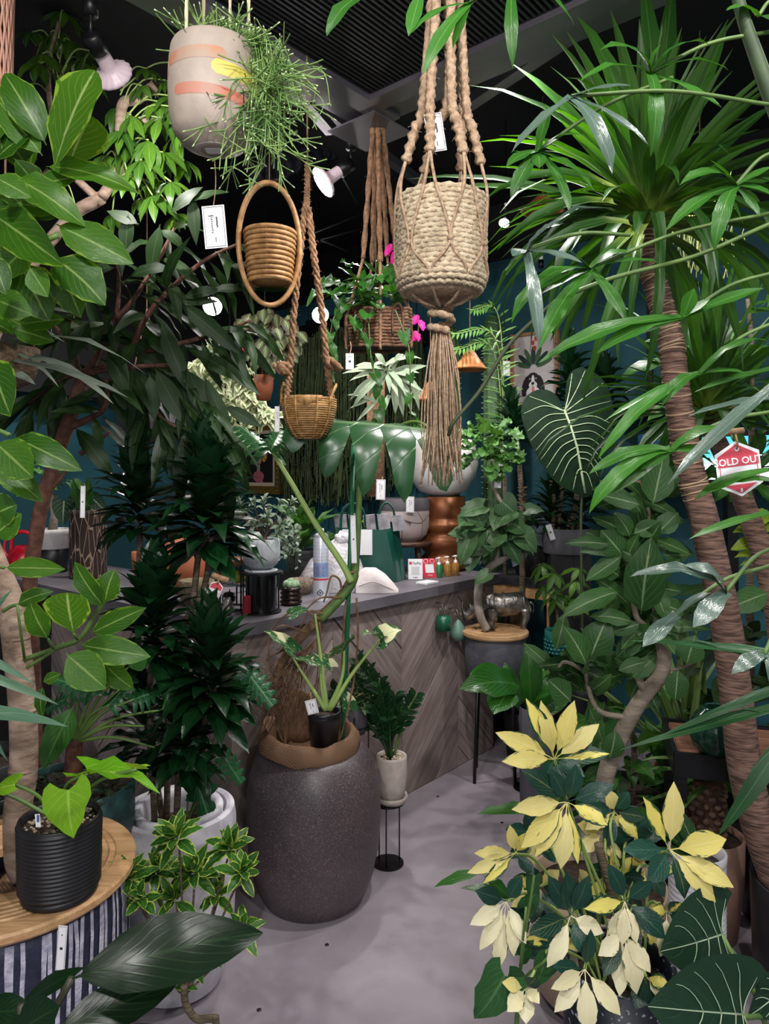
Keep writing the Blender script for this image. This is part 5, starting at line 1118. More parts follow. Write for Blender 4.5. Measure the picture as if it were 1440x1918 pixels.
# ---- K. umbrella tree, back left top
M_sch = leafmat('umbrella_leaf', '264a18', '4d7422', '86a050', n=8, vs=.35, rough=.3, trans=.25); SCH = variants('umbrella_leaf', 'lance', M_sch, .3, (.3, .7, 1.1), wave=.06)
YK = 2.7; bK = V(((-30-720)*YK/F-.1, YK+.2, 0))
q = Plant('umbrella_tree', 'umbrella tree with drooping palmate leaves under the top left floodlight', 'potted plant', bK)
pot(q.root, bK, [(.13, 0), (.17, .2), (.17, .36)], M_dkpot if 'M_dkpot' in globals() else M_blkpot, .3, M_soil, 28)
trunk(q, [V((bK.x, bK.y, .28)), P(-60, 900, YK+.2), P(0, 600, YK+.1), P(120, 420, YK+.05), P(190, 370, YK)], .024, M_bark); trunk(q, pxl([(190, 370), (222, 320), (225, 250), (230, 195), (258, 185), (290, 160)], YK), .02, M_bark, 'branch'); trunk(q, pxl([(225, 240), (255, 228), (285, 226)], YK), .016, M_bark, 'branch'); trunk(q, pxl([(190, 380), (120, 300), (90, 150), (110, 40)], YK), [.016, .006], M_bark, 'branch')
for (x, y, n, L, dr) in [(120, 22, 9, 62, .7), (75, 118, 8, 55, .9), (130, 75, 8, 60, .9), (170, 95, 7, 42, .5), (275, 128, 8, 42, .7), (265, 160, 7, 45, 1.0), (222, 200, 7, 55, 1.3), (228, 245, 8, 58, 1.2), (278, 262, 9, 68, 1.2), (300, 220, 8, 58, 1.0), (330, 250, 8, 62, 1.2), (255, 230, 7, 48, 1.0), (290, 335, 8, 55, 1.0), (310, 150, 8, 45, .8), (345, 300, 7, 55, 1.0), (240, 330, 8, 50, .9), (60, 60, 7, 45, .8), (45, 160, 7, 50, .9), (330, 200, 7, 50, .9), (265, 370, 8, 45, .9), (160, 150, 8, 50, .9), (240, 270, 8, 62, 1.2), (305, 285, 8, 62, 1.1), (265, 300, 8, 60, 1.1), (330, 180, 8, 55, .9), (300, 190, 8, 55, 1.0), (350, 235, 8, 58, 1.0), (245, 215, 8, 55, 1.2), (200, 290, 8, 55, 1.0), (320, 340, 8, 55, 1.0), (285, 365, 8, 60, 1.0), (95, 60, 8, 58, .9), (150, 110, 8, 55, 1.0), (80, 100, 8, 55, .9), (350, 120, 8, 48, .8), (210, 400, 8, 55, 1.0), (150, 420, 8, 50, 1.0), (330, 400, 7, 50, 1.0)]:
    Y = YK+rng.uniform(-.15, .1); p = P(x, y, Y); q.pal(SCH, p, V((rng.uniform(-.3, .3), -.55, .8)), n, S(L, Y), S(L*.33, Y), dr*.7); o = P(225 if x > 180 else 110, min(y+50, 330), YK); q.stems(bez([p, p.lerp(o, .5)+V((0, 0, .05)), o], 5), .003)
q.finish(M_ltstem)
# ================================================================ monstera leaf with cut fingers
def monstera(name, mat, n=6, droop=.35, asp=.85, cut=.3, curl=.3):
    vs = []; uv = []; fs = []
    def wv(v): return max(0., (sin(pi*min(1, .12+.88*v)**.8))**.75)*.5
    for sd in (-1, 1):
        for i in range(n):
            v0, v1 = -.02+.98*i/n, -.02+.98*(i+1)/n
            T = (0, .32, .6, .85, 1.0); k0 = len(vs)
            for t in T:
                g = 0 if t <= .4 else .17*(t-.3)/.7/n*2
                for e in (0, .5, 1):
                    v = v0+(v1-v0)*e; v += (g if e == 0 else (-g if e == 1 else 0)); W = wv((v0+v1)/2+(e-.5)*.1)*(1 if e == .5 else .95)
                    if t == 1. and e != .5: W *= .86
                    x = sd*W*t; y = v - .16*(1-v)*t*1.2 + .14*t*t*(v-.15); z = -droop*W*t*t*1.3*asp + .05*asp*(1-abs(2*e-1))*t - .10*max(0, v)**2
                    vs.append((x, y, z)); uv.append((.5+sd*.5*t, max(0, min(1, v))))
            m = len(T)
            for a in range(m-1):
                for b in range(2):
                    p = k0+a*3+b; f = (p, p+1, p+4, p+3); fs.append(f if sd < 0 else f[::-1])
    me = bpy.data.meshes.new(name); me.from_pydata(vs, [], fs); me.polygons.foreach_set('use_smooth', [True]*len(fs))
    ul = me.uv_layers.new(name='UVMap')
    for l in me.loops: ul.data[l.index].uv = uv[l.vertex_index]
    me.materials.append(mat); me.update(); return me
M_sp0 = leafmat('broad_leaf', '244d1c', '3d6f2b', '7b9f60', n=7, vs=.3, rough=.36, trans=.22); SPA0 = variants('broad_leaf', 'ovate', M_sp0, .4, (.3, .7, 1.2), wave=.1)
M_mon = leafmat('monstera_leaf', '1f4526', '2d5830', '8aa578', n=6, vw=.12, vs=.4, rough=.26, trans=.12, spec=.55)
MON = [monstera('monstera_leaf', M_mon, 5, .75), monstera('monstera_leaf', M_mon, 6, .4)]
M_vmon = leafmat('speckled_monstera_leaf', '24502a', '35633a', '9fb886', n=6, rough=.3, var='splash', cv='d6d3a8', trans=.15)
VMON = [leafmesh('speckled_monstera_leaf', 'heart', M_vmon, .8, droop=d, back=.22, wave=.1, nu=6) for d in (.5, 1.0)]
M_brownstem = pm('woody_brown_stem', '7a5f45', .85, 0, '57452f', 20, .6, 40); M_root = pm('dry_aerial_root', '7d6047', .9, 0, '553e2d', 30)
# ---- cut-leaf philodendron beside the dracaena, clump of long-petioled leaves behind the ring lid
q = Plant('cut_leaf_philodendron', 'small cut-leaved philodendron leaning over the rim of the double-rimmed white planter', 'plant', PW+V((.03, -.02, .47)))
XAN = [monstera('cut_leaf', M_xan, 5, .5), monstera('cut_leaf', M_xan, 5, .3)]
q.lv(XAN, 1.98, [(352, 1405, 388, 1530, 84, 0, -.05), (470, 1268, 512, 1322, 60, -.02, -.06), (452, 1260, 500, 1290, 50), (420, 1420, 455, 1470, 46)], V((.1, -.8, .6)))
for x, y in ((352, 1405), (470, 1268), (452, 1260), (420, 1420)): q.stems(bez([WL[q.root.name], P((x+360)/2, (y+1480)/2, 2.04), P(x, y, 1.98)], 6), .003)
q.finish(M_greenstem)
cb_ = P(135, 1600, 1.98); cb_.z = 0; q = Plant('long_petiole_philodendron', 'clump philodendron with many long petioles in a dark teal planter behind the ring lid', 'potted plant', cb_); zt = EYE-(1465-HZ)*1.98/F
pot(q.root, cb_, [(.12, 0), (.15, .1), (.165, zt-.1), (.165, zt)], pm('dark_teal_planter', '24403f', .4, 0, '315554', 20, .2, 60), zt-.02, M_soil, 40)
trunk(q, [cb_+V((0, 0, zt-.03)), P(138, 1420, 1.98), P(140, 1385, 1.98)], [.026, .02], M_redbark)
for (x, y) in [(160, 1290), (175, 1300), (190, 1280), (205, 1320), (225, 1290), (250, 1310), (270, 1360), (300, 1330), (290, 1400), (135, 1290), (120, 1310), (240, 1250)]: q.tube('petiole', bez([P(140, 1390, 1.98), P((x+140)/2+rng.uniform(-6, 6), (y+1390)/2-14, 1.96), P(x, y, 1.95)], 6), [.006, .003], M_greenstem, 6)
q.lv(SPA0, 1.9, [(138, 1322, 80, 1442, 56, -.02, -.1), (240, 1250, 275, 1225, 40), (300, 1330, 360, 1300, 40, 0, .1)], V((.2, -1, .2))); q.lv(XAN, 1.95, [(160, 1290, 100, 1268, 60), (205, 1320, 250, 1262, 60, 0, .05), (250, 1310, 300, 1290, 60, 0, .05), (175, 1300, 160, 1240, 60, 0, .05), (120, 1310, 82, 1330, 46)], V((0, -.7, .7)))
M_fit = leafmat('striped_small_leaf', '1c2e1c', '28402a', '9fb39a', n=8, vw=.3, vs=.5); FIT = variants('striped_small_leaf', 'ovate', M_fit, .5, (.3, .8))
for i in range(60): q.rnd(FIT, cb_+V((rng.uniform(-.15, .13), rng.uniform(-.13, .05), zt-.01)), V((rng.uniform(-1, 1), -.6, rng.uniform(.1, .9))), .05, .022)
q.finish()
# ---- big monstera in the brown planter, tied to a green stake
q = Plant('tall_monstera', 'tall monstera with thick stem and dry aerial roots tied to a green stake', 'potted plant', PB+V((-.02, 0, .45)))
YM = 2.52
trunk(q, [P(530, 1440, YM)]+pxl([(526, 1390), (522, 1330), (520, 1265), (545, 1215), (590, 1165), (632, 1125), (655, 1095), (662, 1075)], YM), [.012]*14+[.017]*10+[.021]*26, M_brownstem, 'thick_stem')
q.tube('green_stem', bez(pxl([(600, 1160), (640, 1118), (662, 1085), (668, 1030), (672, 940), (675, 880), (692, 835)], YM-.03), 6), [.016, .008], M_greenstem, 9)
q.tube('petiole', bez(pxl([(658, 1090), (640, 1055), (590, 980), (540, 895), (505, 838)], YM-.05), 6), [.013, .007], M_ltstem, 9)
q.tube('leaf_sheath', bez(pxl([(650, 1075), (662, 1062), (668, 1040)], YM-.045), 6), [.004, .018, .006], pm('dry_sheath', '8a7d55', .8), 8) if False else None
q.tube('stake', [P(662, 830, YM+.04), P(655, 1060, YM+.0), P(641, 1390, YM-.02)], .0085, pm('green_stake', '1d6a45', .4), 10)
q.tube('tie', bez(pxl([(650, 1068, -.03), (660, 1072, -.05), (672, 1066, -.03)], YM), 5), .003, M_string, 5)
q.lv(MON[0:1], YM-.15, [(815, 806, 528, 762, 205, 0, -.05)], V((0.05, -.5, .85))); q.lv(MON[1:2], YM+.1, [(500, 845, 450, 785, 95, -.1, .1)], V((.2, -.6, .8)))
q.lv(MON[1:2], YM-.1, [(508, 842, 528, 800, 60, 0, .05)], V((.3, -.8, .5)))
q.stems(bez([P(812, 806, YM-.15), P(770, 790, YM-.08), P(700, 825, YM-.02), P(688, 850, YM-.03)], 5), .006)
rt = []
for i in range(54):
    x0 = rng.uniform(500, 600); y0 = 1262-(x0-520)*.9 if x0 > 540 else rng.uniform(1210, 1300); e = (rng.uniform(490, 560), rng.uniform(1300, 1395))
    mid = (x0*.5+e[0]*.5+rng.uniform(-26, 26), (y0+e[1])/2); rt.append((bez([P(x0, y0, YM), P(mid[0], mid[1], YM+rng.uniform(-.06, .04)), P(e[0], e[1], YM+rng.uniform(-.05, .04))], 4), rng.uniform(.0012, .0032)))
for i in range(70):
    x0 = rng.uniform(488, 545); y0 = rng.uniform(1235, 1330); rt.append((bez([P(x0, y0, YM), P(x0+rng.uniform(-22, 18), y0+rng.uniform(0, 25), YM-rng.uniform(0, .07)), P(x0+rng.uniform(-40, 30), y0+rng.uniform(15, 70), YM-rng.uniform(-.03, .08))], 3), rng.uniform(.0008, .0018)))
mb = MB()
for p, r in rt: mb.tube(p, [r, r*.5], 4, cap=False)
mb.build('fine_roots', M_root, q.root, kind='stuff')
for pts in ([(600, 1160), (560, 1140), (520, 1165), (503, 1195), (508, 1260)], [(575, 1185), (530, 1172), (510, 1190), (500, 1240)], [(605, 1150), (580, 1145), (560, 1180), (520, 1225)], [(640, 1120), (600, 1120), (570, 1145)], [(640, 1105), (635, 1085), (620, 1080), (612, 1110), (606, 1128)], [(598, 1165), (600, 1200), (602, 1225), (604, 1250)], [(545, 1212), (505, 1230), (488, 1245)], [(648, 1125), (642, 1200), (640, 1290)], [(668, 1120), (670, 1200), (660, 1290), (636, 1390)], [(500, 1310), (512, 1350), (530, 1390)]):
    q.tube('aerial_root', bez(pxl([(x, y, -.045) for x, y in pts], YM), 5), [.0042, .0026], M_root, 6)
q.finish(M_greenstem)
tagcard(662, 1010, YM-.07, 10, 90, 'long narrow white tag tied to the green monstera stake', .03, string=(660, 1060), lines='o')
# ---- variegated monstera in the black nursery pot, resting in the burlap
c = P(607, 1382, 2.46); c.z = .512; s = S(1, 2.46)
q = Plant('speckled_monstera', 'cream speckled young monstera in a black nursery pot set in the burlap', 'potted plant', c)
pot(q.root, c, [(s*22, 0), (s*30, s*84), (s*31, s*85), (s*31, s*90), (s*30.6, s*91), (s*32, s*92), (s*32, s*97)], pm('black_nursery_plastic', '131316', .35), s*88, M_soil, 28)
q.lv(VMON, 2.42, [(550, 1222, 494, 1182, 44, 0, -.05), (640, 1222, 660, 1195, 60, 0, -.12), (712, 1198, 752, 1180, 62), (708, 1196, 678, 1192, 40, 0, -.1), (600, 1245, 552, 1232, 26, 0, .05), (545, 1152, 578, 1140, 30), (655, 1330, 640, 1290, 38, .08, .08), (620, 1250, 585, 1222, 30, .1, .1)], V((0, -.5, .85)))
for pts in ([(610, 1330), (585, 1290), (548, 1232)], [(612, 1330), (605, 1270), (598, 1210), (590, 1150)], [(615, 1330), (640, 1270), (645, 1215)], [(618, 1330), (660, 1262), (712, 1196)], [(612, 1330), (603, 1290), (600, 1245)]): q.tube('petiole', bez(pxl(pts, 2.44), 6), [.009, .0035], M_ltstem, 8)
q.finish(M_ltstem)
tagcard(584, 1324, 2.40, 21, 27, 'white tag leaning on the black nursery pot', .25, string=(580, 1296))
# ---- ZZ plant on the round stand
c = SB+V((.0, 0, .2425)); c.x = S(735-720, 2.765)-.004; s = S(1, 2.765)
q = Plant('zz_plant', 'dark glossy zz plant in a beige pot with saucer on the round black stand', 'potted plant', c)
MB().lathe(c, [(.001, 0), (s*27, 0), (s*30, s*6), (s*30, s*12), (s*28, s*12), (s*26, s*5), (.001, s*5)], 32).build('saucer', M_stone, q.root)
pot(q.root, c+V((0, 0, s*5.2)), [(s*19, 0), (s*24, s*6), (s*28, s*22), (s*29.5, s*46), (s*29, s*76), (s*28, s*80)], M_stone, s*74, M_soil, 36)
pb = MB()
for i in range(110):
    a = rng.uniform(0, 2*pi); r = s*24*math.sqrt(rng.random()); k = s*rng.uniform(1.6, 3); pb.ball(c+V((r*cos(a), r*sin(a), s*80+rng.uniform(0, s*3))), (k, k*.8, k*.7), 6, 4)
pb.build('pebbles', M_pebble, q.root, kind='stuff')
M_zz = leafmat('zz_leaflet', '102a14', '1a3d1c', '2f5530', n=4, vs=.25, rough=.28, trans=.08, spec=.4); ZZ = variants('zz_leaflet', 'ovate', M_zz, .42, (.2, .6))
for (x, y, dy, n) in [(655, 1262, .0, 24), (668, 1235, .06, 24), (688, 1255, -.02, 22), (710, 1278, -.05, 20), (700, 1320, -.08, 18), (740, 1300, -.02, 20), (752, 1330, -.05, 18), (780, 1300, .02, 16), (620, 1290, .02, 22), (728, 1345, -.1, 14), (690, 1340, .05, 16)]:
    b = c+V((rng.uniform(-.02, .02), rng.uniform(-.015, .015), s*80)); e = P(x, y, 2.765+dy); m = b.lerp(e, .55)+V((0, 0, .03)); pts = bez([b, m, e], 7); q.tube('stem', pts, [.0065, .002], M_greenstem if x > 770 else pm('dark_green_stem', '25401f', .4), 7)
    T = (e-m).normalized()
    for i in range(n):
        f = .3+.7*i/n; k = min(int(f*(len(pts)-1)), len(pts)-2); p = pts[k].lerp(pts[k+1], f*(len(pts)-1)-k); t_ = (pts[k+1]-pts[k]).normalized(); sd = t_.cross(V((0, -1, .2))).normalized()*(1 if i % 2 else -1)
        q.rnd(ZZ, p, sd+t_*.8+V((0, -.3, rng.uniform(-.2, .2))), s*rng.uniform(19, 27), s*rng.uniform(9, 12), V((0, -.8, .6)))
q.finish()
# ---- grey pot in a wire stand behind the big planter
c = P(664, 1372, 2.78); s = S(1, 2.78)
q = Plant('wire_stand_pot', 'grey pot of trailing leaves in a black wire stand behind the big planter', 'potted plant', V((c.x, c.y, 0)))
pot(q.root, c, [(s*20, 0), (s*24, s*12), (s*26, s*60)], pm('grey_clay', '57525a', .7), s*52, M_soil, 24)
for a in (0, 90, 180, 270): q.tube('wire_leg', [c+V((s*26*cos(R(a)), s*26*sin(R(a)), s*36)), V((c.x+s*26*cos(R(a)), c.y+s*26*sin(R(a)), 0))], .0028, M_blackmetal, 6)
q.tube('wire_ring', [c+V((s*26.5*cos(2*pi*i/24), s*26.5*sin(2*pi*i/24), s*14)) for i in range(25)], .003, M_blackmetal, 6)
for i in range(22): q.rnd(VMON, c+V((rng.uniform(-.04, .04), rng.uniform(-.04, .02), s*58)), V((rng.uniform(-1, 1), -.5, rng.uniform(-.2, 1))), s*36, s*26)
q.finish()
# ================================================================ S-trunk plant in the concrete planter with disc lid, rhino
q = Plant('s_trunk_tree', 'small tree with S-shaped pale trunk and round leaves in a legged concrete planter', 'potted plant', PC)
s = S(1, 3.56); dz = EYE-(1182-HZ)*3.56/F
M_conc2 = pm('charcoal_concrete', '46464e', .8, 0, '35353c', 12, .3, 60)
pot(q.root, PC, [(s*22, dz-s*112), (s*44, dz-s*104), (s*55, dz-s*84), (s*57, dz-s*60), (s*57, dz-s*8)], M_conc2, dz-s*14, M_soil, 44, wall=.012, name='planter')
MB().lathe(PC, [(s*16, dz-s*7), (s*60, dz-s*7), (s*62, dz-s*4), (s*62, dz+s*1), (s*60, dz+s*3), (s*44, dz+s*2), (s*42, dz+s*.5), (s*39, dz+s*2), (s*36, dz+s*.5), (s*33, dz+s*2), (s*16, dz+s*2), (s*16, dz-s*7)], 56).build('disc_lid', M_ring, q.root, auto=25)
for a in (35, 125, 215, 305): q.tube('leg', [PC+V((s*44*cos(R(a)), s*44*sin(R(a)), dz-s*90)), PC+V((s*52*cos(R(a)), s*52*sin(R(a)), 0))], .008, M_blackmetal, 8)
M_pale = pm('pale_grey_bark', '9d9186', .75, 0, '7d7268', 22, .3, 40)
YS = 3.52
trunk(q, pxl([(912, 1180), (900, 1155), (895, 1120), (900, 1085), (918, 1062), (945, 1046), (965, 1035), (975, 1010), (968, 980)], YS), [.021]*20+[.018]*15+[.012]*22, M_pale); trunk(q, pxl([(930, 1055), (932, 1030), (930, 1000), (920, 965)], YS), [.012, .007], M_pale, 'branch')
trunk(q, pxl([(968, 985), (955, 962), (945, 950), (930, 925), (924, 905), (928, 885), (920, 860)], YS), [.010, .008], M_pale, 'branch')
M_umb = leafmat('round_leaf', '2c4a2c', '48683f', '8aa07c', n=5, slope=.7, vs=.4, rough=.4, trans=.18); UMB = variants('round_leaf', 'heart', M_umb, .85, (.3, .7), back=.2, wave=.06)
q.lv(UMB, YS-.1, [(905, 948, 858, 968, 38), (935, 1000, 908, 1030, 44), (950, 960, 930, 990, 52, 0, -.05), (900, 985, 850, 990, 30), (895, 1000, 880, 1045, 40), (925, 1005, 905, 1045, 34), (985, 955, 1020, 958, 34), (975, 1000, 1005, 1035, 46), (880, 1010, 862, 1060, 36), (915, 1075, 888, 1095, 28), (950, 1015, 975, 1060, 40), (865, 1000, 838, 1000, 26), (890, 960, 905, 990, 44), (940, 940, 968, 965, 50), (960, 980, 985, 1000, 44), (910, 1010, 930, 1040, 36)], V((-.1, -.75, .7)))
for i in range(30): q.rnd(UMB, P(rng.uniform(870, 990), rng.uniform(945, 1040), YS+rng.uniform(-.12, .12)), V((rng.uniform(-1, 1), -.4, rng.uniform(-.8, .2))), s*rng.uniform(30, 46), s*rng.uniform(28, 42))
M_pol = leafmat('ruffled_leaf', '3d6a2e', '598a3f', '9ab684', n=5, vs=.4, rough=.35, trans=.2); POL = variants('ruffled_leaf', 'round', M_pol, .9, (.4, .9), wave=.3, back=.15)
for i in range(95):
    a = rng.uniform(0, 2*pi); rr = math.sqrt(rng.random()); x = 914+56*rr*cos(a); y = 838+48*rr*sin(a)
    q.rnd(POL, P(x, y, YS+rng.uniform(-.15, .1)), V((cos(a)*rr+rng.uniform(-.4, .4), -.6, -sin(a)*rr*.7+rng.uniform(-.7, .3))), s*rng.uniform(18, 27), s*rng.uniform(17, 24), V((rng.uniform(-.3, .3), -.6, .9)))
q.finish(M_pale)
tagcard(932, 900, YS-.02, 13, 28, 'white tag hanging below the ruffled crown of the S-trunk tree', .0, string=(930, 872), lines='o')
# rhino figure
s = S(1.12, 3.56); c = PC+V((s*20, s*14, dz+s*2.2)); q = thing('rhino_figurine', 'dark silver rhinoceros figurine standing on the wooden disc lid', 'figurine', c)
sec = [(-44, 30, 7, 10), (-38, 37, 12, 16), (-26, 42, 17, 22), (-8, 40, 18, 23), (10, 39, 18, 23), (24, 42, 16, 21), (31, 42, 13, 17), (37, 40, 10, 13)]
vs = []; fs = []; nn = 14
sec = [(-x, z, a, b_) for x, z, a, b_ in sec]
for (x, z, ry, rz) in sec:
    for i in range(nn): a = 2*pi*i/nn; k = 1+.05*noise.noise(V((x*.1, cos(a)*2, sin(a)*2))); vs.append(c+V((s*x*.95, s*ry*.85*cos(a)*k, s*(z+rz*.85*sin(a)*k))))
for j in range(len(sec)-1):
    for i in range(nn): k = (i+1) % nn; fs.append((j*nn+i, j*nn+k, (j+1)*nn+k, (j+1)*nn+i))
fs += [tuple(range(nn)), tuple(reversed(range((len(sec)-1)*nn, len(sec)*nn)))]
bd = MB().add(vs, fs)
for sx, x in ((-1, 30), (1, 30), (-1, -24), (1, -24)):
    bd.tube(bez([c+V((s*x, sx*s*8, s*34)), c+V((s*(x+2), sx*s*8.5, s*20)), c+V((s*(x-1), sx*s*8.5, s*10)), c+V((s*x, sx*s*8.5, 0))], 4), [s*9, s*4.5], 10)
hd_ = [(-34, 40, 11), (-46, 34, 11), (-57, 26, 9), (-66, 19, 6.5), (-72, 16, 5)]
bd.tube([c+V((s*x, 0, s*z)) for x, z, r in hd_], [s*r for _, _, r in hd_], 12)
bd.build('body', M_silver, q)
MB().tube(bez([c+V((-s*68, 0, s*22)), c+V((-s*73, 0, s*32)), c+V((-s*73, 0, s*44))], 4), [s*4, s*.5], 8).tube(bez([c+V((-s*58, 0, s*32)), c+V((-s*60, 0, s*38)), c+V((-s*60, 0, s*42))], 4), [s*3, s*.4], 8).build('horns', M_silver, q, kind='stuff')
for sx in (-1, 1): MB().tube([c+V((-s*45, sx*s*7, s*42)), c+V((-s*46, sx*s*9, s*48)), c+V((-s*45, sx*s*9, s*53))], [s*2, s*3.5, s*.5], 8, flat=.5).build('ear', M_silver, q)
for sx in (-1, 1): MB().ball(c+V((-s*54, sx*s*8, s*32)), s*1.2, 6, 5).build('eye', M_ink, q)
MB().tube(bez([c+V((s*41, 0, s*44)), c+V((s*47, 0, s*38)), c+V((s*46, 0, s*24))], 4), [s*2, s*.8], 6).build('tail', M_silver, q)
mb = MB()
for x in (-22, -4, 16, 28): mb.tube([c+V((s*x, s*17*.87*cos(2*pi*i/20), s*(41+22*.87*sin(2*pi*i/20)))) for i in range(21)], s*1.1, 5, cap=False)
mb.build('skin_folds', M_silver, q, kind='stuff')
# ---- green bells on wall hooks of the counter
for (x, y, r, h_, mm, lab) in [(830, 1180, 14.5, 26, pm('green_enamel', '15573f', .3), 'glossy green enamel cup hanging on a hook of the plank counter'), (858, 1190, 15, 34, pm('sage_enamel', '5b7d70', .5), 'sage green rounded gourd cup hanging beside the green enamel cup')]:
    k = (x-CX)/F; o = RT(0, .045 if r < 14.9 else .06); t_ = (k*o.y-o.x)/(U.x-k*U.y); c = RT(t_, .045 if r < 14.9 else .06); c.z = EYE-(y-HZ)*c.y/F; s = S(1, c.y)
    q = thing('hanging_cup', lab, 'cup', c)
    if r < 14.9: MB().lathe(c, [(s*14, 0), (s*14.5, 0), (s*13.2, s*26), (s*6, s*28), (.001, s*28), (.001, s*26), (s*12.5, s*24), (s*13.6, 0)], 28).build('cup', mm, q)
    else: MB().lathe(c, [(.001, -s*10), (s*9, -s*9), (s*15, 0), (s*15.5, s*8), (s*10, s*20), (s*4, s*28), (.001, s*30)], 28).build('cup', mm, q)
    for dx in (-4, 0, 4): MB().tube(bez([c+V((s*dx, 0, s*26)), c+V((s*dx*1.2, -s*1, s*40)), c+V((s*dx*1.6, 0, s*(50-abs(dx)*2)))-W_*.02, c+V((s*dx*1.6, 0, s*(47-abs(dx)*2)))-W_*.06], 4), s*1, 5).build('hook_wire', M_silver, q)
# ================================================================ plants on the counter
c = GSTOP; s = S(1, c.y)
q = Plant('fluted_succulent_pot', 'grey leaved succulent in a white fluted bowl pot on the black stand', 'potted plant', c)
M_flute = pm('pale_grey_fluted', 'b9bdc2', .5, 0, 'a5a9af', 14, .1, 40)
MB().lathe(c, [(.001, 0), (s*30, 0), (s*31, s*3), (s*26, s*4.5), (.001, s*4.5)], 30).build('saucer', M_flute, q.root)
pot(q.root, c+V((0, 0, s*4.6)), [(s*18, 0), (s*30, s*10), (s*34, s*24), (s*34, s*48), (s*32.5, s*56)], M_flute, s*50, M_soil, 96, rib=lambda a, z: 1+.03*abs(sin(11*a)), wall=.006)
M_suc = leafmat('felted_succulent_leaf', '6d7f6c', '8b9b86', 'a6b2a0', n=3, vs=.2, rough=.8, trans=.08); SUC = variants('felted_succulent_leaf', 'lance', M_suc, .35, (.5, 1.2, 1.7), fold=.35)
for i in range(15):
    b = c+V((s*rng.uniform(-16, 16), s*rng.uniform(-14, 10), s*54)); e = P(490+rng.uniform(-40, 55), 975+rng.uniform(-28, 30), c.y+rng.uniform(-.06, .04)); q.stems(bez([b, b.lerp(e, .5)+V((0, 0, .01)), e], 4), .003); q.rosette(SUC, e, (e-b)+V((0, -.02, 0)), 9, s*22, s*8, .02, 70, -20)
q.finish(pm('brown_succulent_stem', '5a443a', .8))
c = onc(545, 1132)+V((0, 0, 0)); s = S(1, c.y)
q = thing('small_cactus_pot', 'clustered round cactus in a stacked-ring bronze pot by the spray can', 'potted plant', c)
pf = [(s*18, 0)]
for i in range(4): pf += [(s*(17+i*.3), s*(2+8*i)), (s*(21-i*.5), s*(4+8*i)), (s*(21-i*.5), s*(7+8*i)), (s*(16.5+i*.2), s*(9+8*i))]
pot(q, c, pf, pm('bronze_metal', '3a302c', .25, .8), s*30, M_soil, 36)
M_cac = pm('felted_cactus', '6f8a6a', .7, 0, '86a07e', 40, .4, 80)
for i in range(8): a = 2*pi*i/7; r = 9 if i < 7 else 0; MB().lathe(c+V((s*r*cos(a), s*r*sin(a), s*(38+(4 if i == 7 else 0)))), [(.001, -s*7), (s*6, -s*5), (s*7.4, 0), (s*6, s*5), (s*2, s*7.4), (.001, s*7)], 20, lambda a_, z: 1+.06*sin(9*a_)).build('cactus_head', M_cac, q)
c = onc(562, 1112); s = S(1, c.y)
q = thing('granite_bowl', 'rough brown granite bowl behind the small cactus', 'bowl', c); MB().lathe(c, [(.001, 0), (s*16, 0), (s*22, s*10), (s*24, s*28), (s*21, s*28), (s*18, s*10), (.001, s*6)], 20, lambda a, z: 1+.05*noise.noise(V((a, z*30, 1)))).build('bowl', pm('brown_granite', '6a574c', .8, 0, '8a7868', 60, .6, 90), q)
c = onc(561, 1094)+V((0, .12, 0)); s = S(1, c.y)
q = Plant('counter_foliage_plant', 'broad green leafed plant in a dark textured pot behind the spray can', 'potted plant', c)
pot(q.root, c, [(s*24, 0), (s*28, s*30), (s*29, s*52), (s*31, s*58)], pm('dark_textured_pot', '232427', .5, 0, '34363a', 50, .6, 80), s*52, M_soil, 28)
M_sp = M_sp0; SPA = SPA0
q.rosette(SPA, c+V((0, 0, s*56)), V((.05, -.15, 1)), 26, s*105, s*32, .03, 84, 15, .15); q.finish()
M_trail = pm('trailing_grey_green', '54634e', .7, 0, '3c4a3a', 30)
q = Plant('trailing_succulent', 'trailing small leaved succulent in a black box pot behind the cactus', 'potted plant', onc(540, 1106)+V((0, .06, 0))); c = V(WL[q.root.name]); s = S(1, c.y)
MB().box(c+V((0, 0, s*15)), (s*36, s*30, s*30)).build('box_pot', M_blackmetal, q.root, smooth=False)
TRL = variants('trailing_leaf', 'round', M_suc, .6, (.5,))
for i in range(14):
    p = c+V((s*rng.uniform(-16, 16), -s*rng.uniform(0, 14), s*30)); e = p+V((s*rng.uniform(-6, 6), -s*rng.uniform(6, 14), s*rng.uniform(60, 100))); e2 = e+V((0, -s*8, -s*rng.uniform(20, 60))); pts = [p, e, e2]; q.stems(bez(pts, 4), .0012, 4); q.twig(TRL, pts, 9, s*9, s*6, .2, .3)
q.finish(M_trail)
# ---- things on the far left arm of the counter
def onl(x, s_, t_=None):            # point on the left arm top, depth s_ along it
    k = (x-CX)/F; o = RT(s_, 0, CT); t2 = (k*o.y-o.x)/(-W_.x+k*W_.y); return RT(s_, -t2, CT)
c = onl(165, .24); s = S(1, c.y)
q = Plant('bark_log_pot', 'dark bark-textured cylinder pot with pale roots on the far counter', 'potted plant', c)
t = NT('root_veined_bark'); _w = t.new('ShaderNodeTexVoronoi', feature='DISTANCE_TO_EDGE'); t.put(_w.inputs['Vector'], t.coord('Object', (38, 38, 7))); t.put(_w.inputs['Scale'], 1.)
t.base(t.mix(t.ramp(_w.outputs[0], .07, .02), hexc('2b1c16'), hexc('8d7767')), .8); t.bump(t.ramp(_w.outputs[0], .1, .02), .6, .01)
pot(q.root, c, [(s*31, 0), (s*33, s*5), (s*33, s*118), (s*34, s*126)], t.m, s*115, M_soil, 36)
